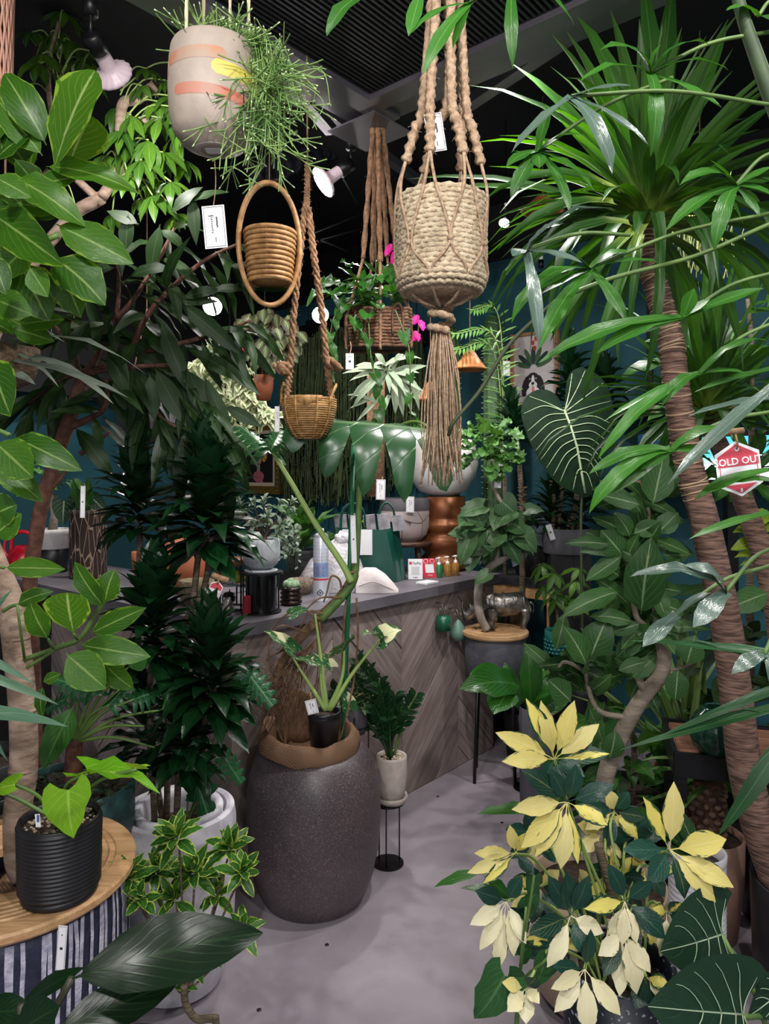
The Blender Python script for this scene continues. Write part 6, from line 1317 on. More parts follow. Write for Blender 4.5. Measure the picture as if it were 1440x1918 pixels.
M_ant = leafmat('veined_heart_leaf', '142a1c', '1d3a24', '9fb08c', n=6, vw=.12, vs=.6, rough=.4, trans=.1); ANT = [leafmesh('veined_heart_leaf', 'heart', M_ant, .8, droop=d, back=.3, nu=6) for d in (.25, .5)]
q.lv(ANT, c.y, [(120, 938, 118, 985, 42, 0, -.05), (150, 940, 165, 975, 30), (175, 935, 200, 960, 30)], V((0, -.9, .4)))
for i in range(8): q.rnd(SPA, c+V((0, 0, s*120)), V((rng.uniform(-.7, .7), -.2, 1)), s*70, s*20)
q.finish()
c = onl(98, .22); s = S(1, c.y)
q = Plant('bonsai_pot', 'pale trunk bonsai in a white-rimmed dark pot on the far counter', 'potted plant', c)
pot(q.root, c, [(s*26, 0), (s*29, s*44)], M_blkpot, None, None, 32, name='lower_pot'); pot(q.root, c, [(s*29.5, s*44), (s*31, s*70), (s*35, s*72), (s*35, s*80)], M_white, s*74, M_soil, 32, name='rim_band')
trunk(q, [c+V((0, 0, s*74)), c+V((s*4, 0, s*110)), c+V((-s*4, 0, s*140)), c+V((-s*22, 0, s*160))], [s*9, s*5], M_pale)
for i in range(40): q.rnd(POL, c+V((s*rng.uniform(-50, 20), s*rng.uniform(-30, 30), s*rng.uniform(150, 200))), V((rng.uniform(-1, 1), -.4, rng.uniform(-.5, .6))), s*20, s*14)
q.finish()
c = onl(42, .2); s = S(1, c.y); q = thing('red_watering_can', 'bright red watering can on the far counter by the left edge', 'watering can', c)
M_rcan = pm('red_plastic', 'c8172f', .3)
MB().lathe(c, [(.001, 0), (s*24, 0), (s*26, s*4), (s*24, s*26), (s*14, s*34), (s*12, s*40), (s*10, s*40), (.001, s*30)], 26).build('body', M_rcan, q)
MB().tube(bez([c+V((s*10, 0, s*38)), c+V((s*16, 0, s*58)), c+V((0, 0, s*66)), c+V((-s*18, 0, s*58)), c+V((-s*22, 0, s*26))], 5), s*3.6, 8).build('handle', M_rcan, q); MB().tube(bez([c+V((-s*20, 0, s*12)), c+V((-s*34, 0, s*30)), c+V((-s*30, 0, s*62))], 5), [s*4, s*2.4], 8).build('spout', M_rcan, q)
c = onl(345, .3); s = S(1, c.y); q = thing('terracotta_vase', 'large burnt orange rounded vase behind the compact dracaena', 'vase', c)
M_terra = pm('burnt_orange_clay', '9a5533', .6, 0, '86482a', 6, .15, 30)
MB().lathe(c, [(.001, 0), (s*28, 0), (s*44, s*22), (s*48, s*50), (s*42, s*80), (s*28, s*98), (s*24, s*100), (s*22, s*98), (s*38, s*60), (.001, s*20)], 36).build('vase_body', M_terra, q)
c = onl(272, .36); s = S(1, c.y); q = thing('small_terracotta_pot', 'small orange clay pot left of the burnt orange vase', 'pot', c); MB().lathe(c, [(.001, 0), (s*16, 0), (s*24, s*30), (s*25, s*56), (s*22, s*56), (.001, s*40)], 28).build('pot_body', M_terra, q)
c = onl(368, .16); s = S(1, c.y); q = thing('wicker_basket_planter', 'olive woven basket pot behind the dracaena canes', 'basket', c); MB().lathe(c, [(.001, 0), (s*24, 0), (s*32, s*16), (s*33, s*44), (s*30, s*44), (.001, s*30)], 40, lambda a, z: 1+.015*sin(20*a)*sin(z*500)).build('basket_body', pm('olive_wicker', '6d6248', .7, 0, '857a5b', 60, .5, 80), q)
tagcard(155, 940, 2.2, 9, 60, 'narrow white hanging tag before the bark log pot', -.02, string=(157, 905), lines='o')
# red ended sale tag
def redtag(x, y, Y, wp, hp, rz, label, words=None):
    c = P(x, y, Y); q = thing('red_tag', label, 'tag', c); s_ = S(1, Y); X = V((cos(rz), 0, sin(rz))); Z = V((-sin(rz), 0, cos(rz))); N = V((0, -1, 0)); w2, h2 = wp*s_/2, hp*s_/2; ch = h2*.42
    def hexa(k, z0, z1, lay, mat, name):
        out = [(-w2*k, h2*k-ch), (0, h2*k), (w2*k, h2*k-ch), (w2*k, -h2*k+ch), (0, -h2*k), (-w2*k, -h2*k+ch)]
        poly = [p for p in out]; poly = clip(poly, 1, z0, 1); poly = clip(poly, 1, z1, -1)
        if len(poly) < 3: return
        o = c+N*(.0006*lay); n_ = len(poly); a = [o+X*p[0]+Z*p[1] for p in poly]
        MB().add(a+[p-N*.0006 for p in a], [tuple(range(n_)), tuple(range(2*n_-1, n_-1, -1))]+[(i, (i+1) % n_, (i+1) % n_+n_, i+n_) for i in range(n_)]).build(name, mat, q, smooth=False)
    hexa(1, -9, 9, 1, M_paper, 'card'); hexa(.9, h2*.1, 9, 2, pm('tag_red', 'c94453', .6), 'red_top'); hexa(.9, -9, -h2*.56, 2, pm('tag_red', 'c94453', .6), 'red_bottom')
    MB().box(c-Z*h2*.22+N*.0013, (w2*1.7, h2*.02, .0003), (X, Z, N)).box(c-X*w2*.84-Z*h2*.2+N*.0013, (h2*.02, h2*.6, .0003), (X, Z, N)).box(c+X*w2*.84-Z*h2*.2+N*.0013, (h2*.02, h2*.6, .0003), (X, Z, N)).build('printed_lines', pm('tag_red', 'c94453', .6), q, smooth=False)
    if words: text(words, w2*.44, M_paper, q, c+Z*h2*.27+N*.0017, (X, Z), 'lettering', .0002, w2*.008)
    MB().lathe(c+Z*h2*.72+N*.0015, [(w2*.05, 0), (w2*.11, .0004)], 14, ax=(X, Z, N)).build('eyelet', M_paper, q); MB().ball(c-Z*h2*.78+N*.0013, (w2*.07, .0004, w2*.1), 8, 5).build('printed_emblem', M_paper, q)
    MB().tube(bez([c+Z*h2*.72+N*.003, c+Z*h2*.95+N*.006, c+Z*h2*1.35+X*w2*.05], 5), s_*2, 6).tube([c+Z*h2*1.35+X*(w2*.05-s_*16), c+Z*h2*1.35+X*(w2*.05+s_*16)], s_*6, 7).build('string', M_string, q)
redtag(403, 1105, 2.08, 24, 36, -.35, 'small red and white six-sided tag tied to a dracaena cane')
# ================================================================ white egg bowl on the copper vase
c = EG; s = S(1, c.y)
q = Plant('white_egg_bowl', 'white egg-shaped bowl planter on the copper brown vase', 'potted plant', c)
pot(q.root, c, [(s*22, 0), (s*44, s*10), (s*62, s*36), (s*67, s*62), (s*64, s*86), (s*58, s*104)], M_white, s*78, M_soil, 40)
for i in range(26): q.rnd(POL, c+V((s*rng.uniform(-30, 30), s*rng.uniform(-20, 20), s*85)), V((rng.uniform(-1, 1), -.3, rng.uniform(.1, 1))), s*rng.uniform(30, 55), s*rng.uniform(20, 30))
q.finish()
tagcard(713, 917, 3.5, 17, 38, 'white tag hanging left of the crackled pot', -.03, string=(716, 893))
# ================================================================ hanging green curtains on the back wall
M_curt = pm('dark_hanging_fronds', '364529', .8, 0, '4f5f36', 8, rndv=.25)
for k, (x0, x1, y0, y1, n, lab) in enumerate([(530, 590, 640, 960, 150, 'dark trailing curtain plant on the back wall, nearest the gold frame'), (590, 660, 620, 950, 170, 'dark trailing curtain plant behind the bowl basket'), (660, 722, 610, 940, 150, 'dark trailing curtain plant under the pothos basket'), (742, 790, 640, 915, 110, 'dark trailing curtain plant left of the white egg bowl')]):
    a = BW((x0+x1)/2, y0, .16); q = thing('trailing_curtain_plant', lab, 'hanging plant', a); s = S(1, a.y)
    mb = MB()
    for i in range(n):
        x = rng.uniform(x0, x1); e = rng.uniform(.06, .26); p = BW(x, y0-8, e); L = p.z-BW(x, y1-abs(rng.gauss(0, 70)), e).z; w1 = rng.uniform(-.03, .03)
        pts = [p, p+V((w1, -.02, -L*.35)), p+V((w1*1.4+rng.uniform(-.02, .02), -.02, -L*.7)), p+V((w1+rng.uniform(-.04, .04), -.02, -L))]
        mb.tube(bez(pts, 5), s*1.5, 4, (.4, 1, 900), cap=False)
        for j in range(9):
            f = rng.random(); u = pts[int(f*2.99)].lerp(pts[int(f*2.99)+1], f*2.99 % 1); mb.tube([u, u+V((rng.uniform(-.03, .03), -.012, -rng.uniform(.01, .05)))], s*1.0, 3, cap=False)
    mb.build('trailing_stems', M_curt, q, kind='stuff')
    b0, b1 = BW(x0, y0-10, .16), BW(x1, y0-10, .16); MB().box((b0+b1)/2, ((b1-b0).length, .2, .1), (W_, U, V((0, 0, 1)))).build('wall_trough', M_blackmetal, q, smooth=False)
    for p in (b0.lerp(b1, .2), b0.lerp(b1, .8)): MB().tube([p, V((p.x, p.y, CEILZ))], .003, 5).build('hanging_wire', M_blackmetal, q)
tagcard(948, 690, 4.0, 14, 28, 'small white tag left of the dog picture', 0, string=(948, 668), lines='o')
# ---- staghorn fern plaque in front of the curtains
q = Plant('staghorn_plaque', 'pale grey green staghorn fern hanging among the dark trailing plants', 'fern', P(705, 800, 3.9))
MB().tube([P(703, 930, 3.95), P(704, 700, 3.95)], S(17, 3.9), 14).build('jute_wrapped_post', M_jute2, q.root)
pt = P(704, 700, 3.95); q.tube('hanging_cord', [pt, V((pt.x, pt.y, CEILZ))], .004, M_string, 5)
M_stg2 = leafmat('pale_staghorn_frond', '7f9078', '98a68c', 'b0bca4', n=2, vs=.2, rough=.6, trans=.15); STG2 = variants('pale_staghorn_frond', 'strap', M_stg2, .14, (.4, .9, 1.3), wave=.1)
q.lv(STG2, 3.75, [(712, 690, 665, 685, 14), (715, 700, 655, 750, 14), (720, 700, 660, 765, 12), (720, 690, 690, 745, 12), (725, 700, 800, 685, 16), (720, 685, 790, 672, 14), (740, 710, 740, 775, 16), (745, 715, 755, 780, 14), (750, 710, 770, 775, 14), (715, 740, 668, 790, 10), (700, 745, 655, 765, 10), (730, 740, 715, 780, 12), (760, 700, 790, 745, 12), (710, 690, 640, 700, 12), (735, 690, 765, 650, 14), (720, 685, 700, 655, 12), (705, 755, 650, 740, 8), (765, 705, 785, 770, 10)], V((0, -.8, .5)))
for i in range(16): q.rnd(STG2, P(725, 695, 3.8), V((rng.uniform(-1, 1), -.5, rng.uniform(-1, .5))), S(rng.uniform(50, 90), 3.8), S(12, 3.8), V((0, -.8, .5)))
q.finish()
# ================================================================ columnar cacti and fern at the back
M_cct = pm('ribbed_cactus_green', '34502f', .6, 0, '446139', 20, .2, 40); M_spine = pm('pale_spines', 'a9a68c', .8)
for (x, w_, y0, Y, lab) in [(923, 15, 590, 4.35, 'tall ribbed columnar cactus right of the orange hat shade'), (846, 13, 612, 4.45, 'tall ribbed columnar cactus behind the jute tassel')]:
    c = P(x, 960, Y); c.z = 0; top = P(x, y0, Y).z; r = S(w_, Y); q = Plant('columnar_cactus', lab, 'cactus', c)
    pot(q.root, c, [(r*2.2, 0), (r*2.6, .3), (r*2.6, .34)], M_blkpot, .3, M_soil, 28)
    MB().lathe(c, [(r*.9, .29), (r, .6), (r, top-.1), (r*.8, top-.03), (r*.3, top), (.001, top)], 42, lambda a, z: 1+.2*abs(sin(3.5*a))).build('ribbed_column', M_cct, q.root)
    mb = MB()
    for k in range(7):
        a = 2*pi*(k+.5)/7
        for j in range(60): z = .35+(top-.4)*j/60; b = c+V((r*1.18*cos(a), r*1.18*sin(a), z)); mb.tube([b, b+V((cos(a)*r*.28+rng.uniform(-.004, .004), sin(a)*r*.28, rng.uniform(-.004, .006)))], r*.04, 3, cap=False)
    mb.build('spines', M_spine, q.root, kind='stuff'); q.finish()
def frondplant(name, label, cat, c, tips, Y, mat_l, L, wd, n=16, stemmat=None, root=None):
    q = root or Plant(name, label, cat, c)
    me = variants(mat_l.name, 'lance', mat_l, .2, (.2, .6), wave=0)
    for t_ in tips:
        a, m_, e = [P(x, y, Y+(i*-.04)) for i, (x, y) in enumerate(t_)]; pts = bez([a, m_, e], 10); q.stems(pts, .0028, 4)
        for i in range(n):
            f = .12+.88*i/n; k = min(int(f*(len(pts)-1)), len(pts)-2); p = pts[k].lerp(pts[k+1], f*(len(pts)-1)-k); T = (pts[k+1]-pts[k]).normalized(); sd = T.cross(V((0, -.5, .8))).normalized()
            for sg in (-1, 1): q.rnd(me, p, sd*sg+T*.55+V((0, 0, -.25)), L*(1-.55*f), wd, V((0, -.6, .8)))
    return q
M_palm = leafmat('palm_leaflet', '4d7a3a', '6b9a48', '9ab878', n=2, vs=.2, trans=.25)
q = frondplant('feathery_palm', 'light green feathery palm fronds arching before the teal wall', 'palm', V((P(948, 960, 4.25).x, 4.25, 0)), [[(945, 900), (930, 640), (845, 625)], [(945, 900), (925, 660), (850, 655)], [(946, 900), (935, 600), (880, 580)]], 3.9, M_palm, .13, .014, 22)
cp = V(WL[q.root.name]); pot(q.root, cp, [(.09, 0), (.12, .3), (.12, .34)], M_blkpot, .3, M_soil, 24); trunk(q, [cp+V((0, 0, .3)), P(945, 890, 3.95)], .012, M_cane); q.finish(M_ltstem)
# ---- scaly trunked plant
c = P(978, 1092, 3.8); c.z = 0; s = S(1, 3.8)
q = Plant('scaly_trunk_plant', 'thin plant with a scaly brown trunk ring before the teal wall', 'potted plant', c)
pot(q.root, c, [(.08, 0), (.1, .25)], M_blkpot, .2, M_soil, 24); trunk(q, [c+V((0, 0, .2)), P(978, 970, 3.8), P(976, 920, 3.8), P(972, 860, 3.8), P(968, 800, 3.8)], [.016]*9+[.012]*15, M_cane)
for i in range(28): a = i*2.4; p = P(978, 960-i*1.7, 3.8); q.tube('bark_scale', [p, p+V((.028*cos(a), .028*sin(a), .012))], [.009, .002], M_root, 5)
q.rosette(CMP, P(966, 830, 3.8), V((-.1, 0, 1)), 60, s*62, s*15, s*70, 80, -25, .1); q.finish()
# ---- dracaena cluster and big veined anthurium in the grey trough
c = P(1062, 1035, 3.85); s = S(1, 3.85); zt = c.z
q = Plant('dracaena_trough', 'dark compact dracaenas in a shallow grey round planter behind the great veined leaf', 'potted plant', V((c.x, c.y, zt)))
MB().lathe(c, [(.001, 0), (s*44, 0), (s*46, s*4), (s*46, s*46), (s*43, s*46), (s*42, s*30), (.001, s*38)], 40).build('planter', pm('mid_grey_planter', '504f54', .6, 0, '5a585e', 8, .1, 60), q.root, auto=30)
for b0, t0, n, L in [((1065, 770), (1070, 620), 80, 60), ((1135, 770), (1130, 670), 70, 58), ((1030, 990), (1035, 890), 60, 58), ((1090, 980), (1095, 890), 50, 58)]:
    a, t_ = P(b0[0], b0[1], 3.85), P(t0[0], t0[1], 3.9); q.rosette(CMP, a, t_-a, n, s*L, s*16, (t_-a).length*.8, 80, -30, .1)
for pts in ([(1035, 1000), (1038, 940), (1030, 900)], [(1045, 1000), (1055, 880), (1062, 780)], [(1070, 1000), (1085, 920), (1100, 860), (1130, 770)], [(1080, 1000), (1090, 960)], [(1058, 1000), (1075, 950), (1080, 900)]): trunk(q, pxl(pts, 3.85), .011, M_cane, 'cane')
q.finish()
# pedestal under it
MB().box(V((c.x, c.y, zt/2-.0005)), (s*74, s*60, zt-.001)).build('dark_pedestal', pm('near_black_wood', '131215', .6), None, smooth=False, label='near black pedestal under the grey round planter', cat='pedestal')
c = P(1092, 1060, 3.3); q = Plant('great_anthurium', 'anthurium with one great heart leaf crossed by pale veins', 'potted plant', V((c.x, c.y, 0))); YA = 3.3
c = V((c.x, c.y, 0)); pot(q.root, c, [(.09, 0), (.12, .5), (.12, .56)], M_blkpot, .5, M_soil, 24)
q.tube('petiole', bez([c+V((0, 0, .5)), P(1088, 980, YA), P(1092, 900, YA-.02), P(1075, 830, YA+.05), P(1055, 763, YA)], 8), [.007, .004], pm('dark_olive_petiole', '2e3a22', .6), 8)
# heart outline in picture proportions, on its own tilted plane, cupped, with raised veins
O = P(1056, 768, YA); ex, ey, ez = V((.97, .22, 0)).normalized(), V((-.05, .25, .97)).normalized(), None
ez = ex.cross(ey); s = S(1.14, YA)
out = [(0, 0), (-14, 26), (-38, 34), (-62, 24), (-76, -2), (-70, -40), (-52, -82), (-22, -118), (8, -134), (28, -142), (42, -138), (52, -120), (64, -92), (80, -50), (92, -5), (92, 40), (76, 66), (48, 78), (24, 70), (8, 46), (0, 0)]
def LP(x, y, lift=0): d = math.hypot(x, y); return O+ex*(s*x)+ey*(s*y)+ez*(s*(6*sin(d*.03)+lift)-s*.0016*d*d*.5)
oc = bez([V((x, y, 0)) for x, y in out], 3); vs = []; fs = []; rg = (.02, .25, .5, .75, 1.0); n_ = len(oc); ctr = V((14, -50, 0))
vs = [LP(*(ctr.xy+(p.xy-ctr.xy)*k)) for k in rg for p in oc]
for j in range(len(rg)-1):
    for i in range(n_-1): fs.append((j*n_+i, (j+1)*n_+i, (j+1)*n_+i+1, j*n_+i+1))
MB().add(vs, fs).build('heart_leaf', pm('dark_velvet_leaf', '0b200f', .7, 0, '122c17', 20, .15, 40, spec=.2), q.root)
M_vein = pm('pale_leaf_vein', 'a9bd97', .5); mb = MB()
mb.tube([LP(x, y, .8) for x, y in [(0, 0), (6, -30), (14, -65), (24, -110), (31, -136)]], s*2.2, 5)
for t0, e in [(.02, (-62, 22)), (.02, (-74, -8)), (.02, (22, 66)), (.02, (50, 74)), (.03, (84, 54)), (.05, (-70, -38)), (.2, (-58, -70)), (.38, (-40, -98)), (.55, (-16, -120)), (.72, (8, -132)), (.06, (92, 20)), (.15, (88, -22)), (.3, (78, -54)), (.45, (66, -86)), (.6, (56, -110)), (.75, (46, -130)), (.12, (-66, -54)), (.29, (-50, -85)), (.47, (-28, -110)), (.22, (84, -38)), (.38, (72, -70)), (.53, (61, -98))]:
    b = (t0*31*.9, -t0*136); mx = (b[0]+e[0])/2; my = (b[1]+e[1])/2 + (10 if e[1] < 10 else 0)
    mb.tube(bez([LP(b[0], b[1], .8), LP(mx, my, .8), LP(e[0]*.97+.03*b[0], e[1]*.97+.03*b[1], .6)], 5), [s*1.3, s*.5], 4)
mb.build('pale_veins', M_vein, q.root, kind='stuff'); q.finish()
# ---- black pot and rattan piece on the slate table; small teal pot on black stool
c = V((TABC.x+.02, TABC.y-.02, TABZ+.001)); s = S(1, c.y); q = Plant('black_tapered_pot', 'large matt black pot with silver leaved begonia on the slate table', 'potted plant', c)
pot(q.root, c, [(s*36, 0), (s*50, s*30), (s*56, s*75), (s*54, s*100)], pm('soft_black_clay', '1f1e22', .8, 0, '2a292e', 20, .2, 60), s*90, M_soil, 36)
M_beg = leafmat('silver_begonia_leaf', '6f7d86', '8d9aa6', '4f6355', n=4, slope=.7, vs=.5, rough=.35, trans=.12); BEG = variants('silver_begonia_leaf', 'heart', M_beg, .8, (.4, .8), back=.25, wave=.2)
q.lv(BEG, c.y-.2, [(985, 995, 1000, 1030, 44), (960, 1010, 1000, 1040, 36), (975, 1030, 960, 1062, 30), (1005, 1000, 1025, 1030, 30), (940, 985, 960, 1010, 30), (1010, 985, 1035, 990, 34)], V((0, -.8, .5)))
for i in range(22): q.rnd(UMB, c+V((s*rng.uniform(-45, 45), s*rng.uniform(-45, 10), s*100)), V((rng.uniform(-1, 1), -.6, rng.uniform(-.3, .8))), s*36, s*32)
q.finish()
tagcard(1031, 997, 3.75, 11, 30, 'white tag on the edge of the grey round planter', .3, lines='o')
c = P(1048, 1224, 3.55); s = S(1, 3.55); q = Plant('teal_basketweave_pot', 'small upright plant in a teal basketweave glazed pot', 'potted plant', c)
M_tealg = pm('teal_glaze', '1f5b5c', .25, 0, '2c7472', 20, .1, 40)
pot(q.root, c, [(s*24, 0), (s*27, s*3), (s*28, s*30), (s*28, s*44)], M_tealg, s*38, M_soil, 48)
for r_ in range(4):
    for i in range(22):
        a = 2*pi*(i+.5*(r_ % 2))/22; p = c+V((s*28.3*cos(a), s*28.3*sin(a), s*(5+7*r_))); MB().box(p, (s*1.8, s*6.2, s*5), (V((cos(a), sin(a), 0)), V((-sin(a), cos(a), 0)), V((0, 0, 1)))).build('weave_block', M_tealg, q.root) if sin(a) < .3 else None
trunk(q, [c+V((0, 0, s*38)), c+V((-s*6, 0, s*90)), c+V((-s*2, 0, s*130))], [s*4, s*2.4], M_cane); 
for i in range(9): q.pal(SCH, P(1040+rng.uniform(-40, 60), 1078+rng.uniform(-30, 50), 3.5+rng.uniform(-.05, .05)), V((rng.uniform(-.5, .5), -.5, .8)), 6, s*40, s*13, .6)
q.finish()
q = thing('black_stool', 'small black metal stool under the teal basketweave pot', 'stool', V((c.x, c.y, 0)))
MB().lathe(V((c.x, c.y, 0)), [(.001, c.z-.012), (s*34, c.z-.012), (s*34, c.z-.001), (.001, c.z-.001)], 28).build('seat', M_blackmetal, q, auto=30)
for a in (30, 150, 270): MB().tube([V((c.x+s*28*cos(R(a)), c.y+s*28*sin(R(a)), c.z-.01)), V((c.x+s*32*cos(R(a)), c.y+s*32*sin(R(a)), 0))], .006, 7).build('leg', M_blackmetal, q)
# ================================================================ hanging plants upper left back
c = P(494, 750, 3.5); s = S(1, 3.5); q = Plant('episcia_basket', 'bronze and green veined hanging plant in a small orange pot', 'potted plant', c)
pot(q.root, c, [(s*12, 0), (s*17, s*22), (s*19, s*46)], M_terra, s*40, M_soil, 26)
M_epi = leafmat('bronze_veined_leaf', '2f2a1e', '3e3626', '8ea06c', n=7, vs=.5, rough=.6, trans=.12, var='feather', cv='7f9a66'); EPI = variants('bronze_veined_leaf', 'ovate', M_epi, .62, (.4, .9), wave=.1)
for i in range(110):
    a = rng.uniform(0, 2*pi); r = math.sqrt(rng.random()); x = 500+58*r*cos(a); y = 628+52*r*sin(a); q.rnd(EPI, P(x, y, 3.5+rng.uniform(-.14, .1)), V((cos(a)*r+rng.uniform(-.4, .4), -.5, -.7-rng.random()*.6)), s*rng.uniform(26, 38), s*rng.uniform(18, 24), V((rng.uniform(-.4, .4), -1, .4)))
for i in range(20): a = rng.uniform(0, 2*pi); q.stems(bez([c+V((0, 0, s*42)), c+V((s*14*cos(a), s*14*sin(a), s*70)), P(500+50*cos(a), 640+30*sin(a), 3.5)], 4), .002, 4)
for x in (480, 508): q.tube('hanging_cord', [P(x, 716, 3.5), P(496, 590, 3.5), V((P(496, 590, 3.5).x, 3.5, CEILZ))], .002, M_blackmetal, 5)
for x, y in ((466, 640), (455, 655)): MB().ball(P(x, y, 3.3), s*4, 8, 6).build('red_flower', M_rcan, q.root)
q.finish(M_redbark)
tagcard(530, 682, 3.3, 8, 26, 'narrow white tag hanging from the bronze-leaved basket', .2, string=(524, 655), lines='o')
c = P(440, 770, 3.9); s = S(1, 3.9); q = Plant('variegated_pothos', 'cream and green variegated trailing plant cascading behind the long narrow leaves', 'potted plant', P(430, 640, 3.9))
M_vp = leafmat('cream_pothos_leaf', '6f8a5a', '8fa070', 'c9cfae', n=4, trans=.2, var='margin', cv='d9dcb8', thr=.36, vs=.3); VP = variants('cream_pothos_leaf', 'heart', M_vp, .75, (.6, 1.1), back=.2, wave=.2)
cc = V(WL[q.root.name]); pot(q.root, cc-V((0, 0, .12)), [(.08, 0), (.11, .16)], M_blkpot, .14, M_soil, 24)
for pts in ([(430, 640), (400, 640), (425, 720), (440, 800)], [(430, 640), (445, 690), (462, 740), (470, 800)], [(425, 640), (390, 700), (385, 770), (430, 815)], [(440, 650), (455, 740), (500, 775), (515, 785)], [(420, 640), (370, 680), (360, 740), (370, 790)], [(430, 640), (410, 620), (400, 680), (410, 740)], [(430, 640), (440, 700), (420, 780), (450, 830)], [(430, 650), (470, 720), (480, 760), (500, 785)]):
    P3 = pxl(pts, 3.85); q.stems(bez(P3, 5), .003, 4); q.twig(VP, P3, 26, s*30, s*22, .05, .5, .9)
q.tube('hanging_cord', [cc, V((cc.x, cc.y, CEILZ))], .003, M_blackmetal, 5); q.finish(M_ltstem)
# grey smoky round pot hanging behind the fig, seen between leaves
c = P(275, 830, 3.2); s = S(1, 3.2); q = thing('grey_globe_pot', 'grey smoky globe pot half seen behind the long narrow leaves', 'pot', c)
MB().lathe(c, [(.001, 0), (s*25, s*2), (s*48, s*25), (s*54, s*55), (s*46, s*82), (s*36, s*92), (s*33, s*90), (.001, s*60)], 32).build('pot_body', pm('smoky_grey', '5a545a', .8, 0, '3c383e', 10, .3, 40), q)
for dx in (-34, 34): MB().tube([c+V((s*dx, 0, s*92)), V((c.x, c.y, c.z+.6)), V((c.x, c.y, CEILZ))], .003, 5).build('hanging_cord', M_string, q)
# ================================================================ the big ringed-trunk dracaena (right)
YY = 2.0; M_ring_b = pm('ringed_brown_bark', '86685a', .9, 0, '4e3a32', 46, 1., 34, stretch=(.45, .45, 3), detail=6); M_leafscar = pm('pale_leaf_scar', 'b49a7c', .8)
M_yuc = leafmat('strap_leaf', '1b3c14', '34601f', '628548', n=1, vs=.3, rough=.42, trans=.2, spec=.25, pale='557040', tc='8fa84a'); YUC = variants('strap_leaf', 'strap', M_yuc, .06, (.15, .5, .95, 1.5, 2.0), wave=.02, fold=.4)
path = pxl([(1560, 1900), (1470, 1680), (1425, 1560), (1395, 1440), (1378, 1300), (1358, 1160), (1320, 980), (1292, 880), (1268, 740), (1256, 640), (1232, 550), (1212, 480), (1212, 425)], YY)
b = V((path[0].x, YY, 0))
q = Plant('ringed_trunk_dracaena', 'tall dracaena with curved ringed brown trunk and a fountain of strap leaves', 'potted plant', b)
pot(q.root, b, [(.16, 0), (.2, .05), (.21, .36)], M_blkpot, .3, M_soil, 32)
pp = bez([b+V((0, 0, .28))]+path, 8); n_ = len(pp); rr = [max(.029, .052-.024*i/n_) for i in range(n_)]
q.tube('trunk', pp, rr, M_ring_b, 16)
for i in range(n_-45, n_-2):                                    # fibrous leaf-scar rings on the upper trunk
    for h_ in (0, .5):
        p = pp[i].lerp(pp[i+1], h_); T = (pp[i+1]-pp[i]).normalized(); X = T.orthogonal().normalized(); Y2 = T.cross(X); r_ = rr[i]*1.02; w0 = rng.uniform(0, 6)
        q.tube('leaf_scar_ring', [p+X*(r_*cos(2*pi*j/14))+Y2*(r_*sin(2*pi*j/14))+T*(.006*sin(2*pi*j/14+w0)) for j in range(15)], .0021, M_leafscar if rng.random() < .65 else M_ring_b, 4)
ctop = P(1214, 432, YY)
for i in range(150):
    f = i/150; a = i*2.39996; e = R(84-118*f+rng.uniform(-8, 8)); d = V((cos(a)*cos(e), sin(a)*cos(e)*.85, sin(e))); L = rng.uniform(.46, .74)*(1-.15*(1-f)); me = YUC[min(4, int(abs(f*3.2+rng.uniform(0, 1.5))))]
    tp = ctop+d*L*(1-.2*f)+V((0, 0, -.12*f)); tp.z = min(tp.z, 2.8)
    q.leaf(me, ctop+V((cos(a)*.018, sin(a)*.018, .09*(1-f))), tp, rng.uniform(.030, .044), V((-sin(e)*cos(a), -sin(e)*sin(a), cos(e)+.15)))
q.lv(YUC[1:3], YY-.1, [(1205, 420, 765, 335, 22, .1), (1205, 425, 720, 400, 20, .1), (1200, 410, 880, 160, 24, .1), (1205, 415, 960, 120, 34, .1), (1210, 400, 1080, 30, 40, .1), (1215, 400, 1200, -40, 44, .1), (1218, 400, 1260, -30, 44, .1), (1222, 405, 1360, 60, 40, .1), (1225, 410, 1460, 190, 40, .1), (1225, 415, 1470, 260, 38, .1), (1228, 420, 1480, 330, 34, .1), (1200, 425, 960, 480, 28, .1), (1200, 425, 1010, 390, 24, .1)], V((0, -.7, .7)))
q.lv(YUC[3:], YY-.25, [(1205, 420, 1090, 760, 20), (1190, 430, 1030, 640, 22), (1180, 420, 950, 540, 22), (1230, 430, 1205, 720, 20), (1200, 440, 1175, 620, 16), (1150, 380, 930, 470, 22), (1160, 360, 900, 380, 20)], V((0, -.8, .4)))
q.finish()
# ---- second strap-leaved crown lower right
Y2_ = 2.45; c2 = P(1325, 790, Y2_); b = V((c2.x+.27, Y2_, 0))
q = Plant('low_dracaena', 'lower strap-leaved dracaena crown behind the sold out tag', 'potted plant', b)
pot(q.root, b, [(.15, 0), (.19, .3)], M_blkpot, .26, M_soil, 28); pp = bez([b+V((0, 0, .24)), P(1470, 1300, Y2_), P(1445, 1100, Y2_), P(1385, 920, Y2_), c2], 8); q.tube('trunk', pp, [.045, .03], M_ring_b, 14)
for i in range(110):
    f = i/110; a = i*2.39996; e = R(86-110*f+rng.uniform(-8, 8)); d = V((cos(a)*cos(e), sin(a)*cos(e), sin(e))); L = rng.uniform(.38, .6)
    q.leaf(YUC[min(4, int(f*3+rng.uniform(0, 1.4)))], c2+V((0, 0, .06*(1-f))), c2+d*L+V((0, 0, -.1*f)), rng.uniform(.03, .045), V((-sin(e)*cos(a), -sin(e)*sin(a), cos(e)+.15)))
q.finish()
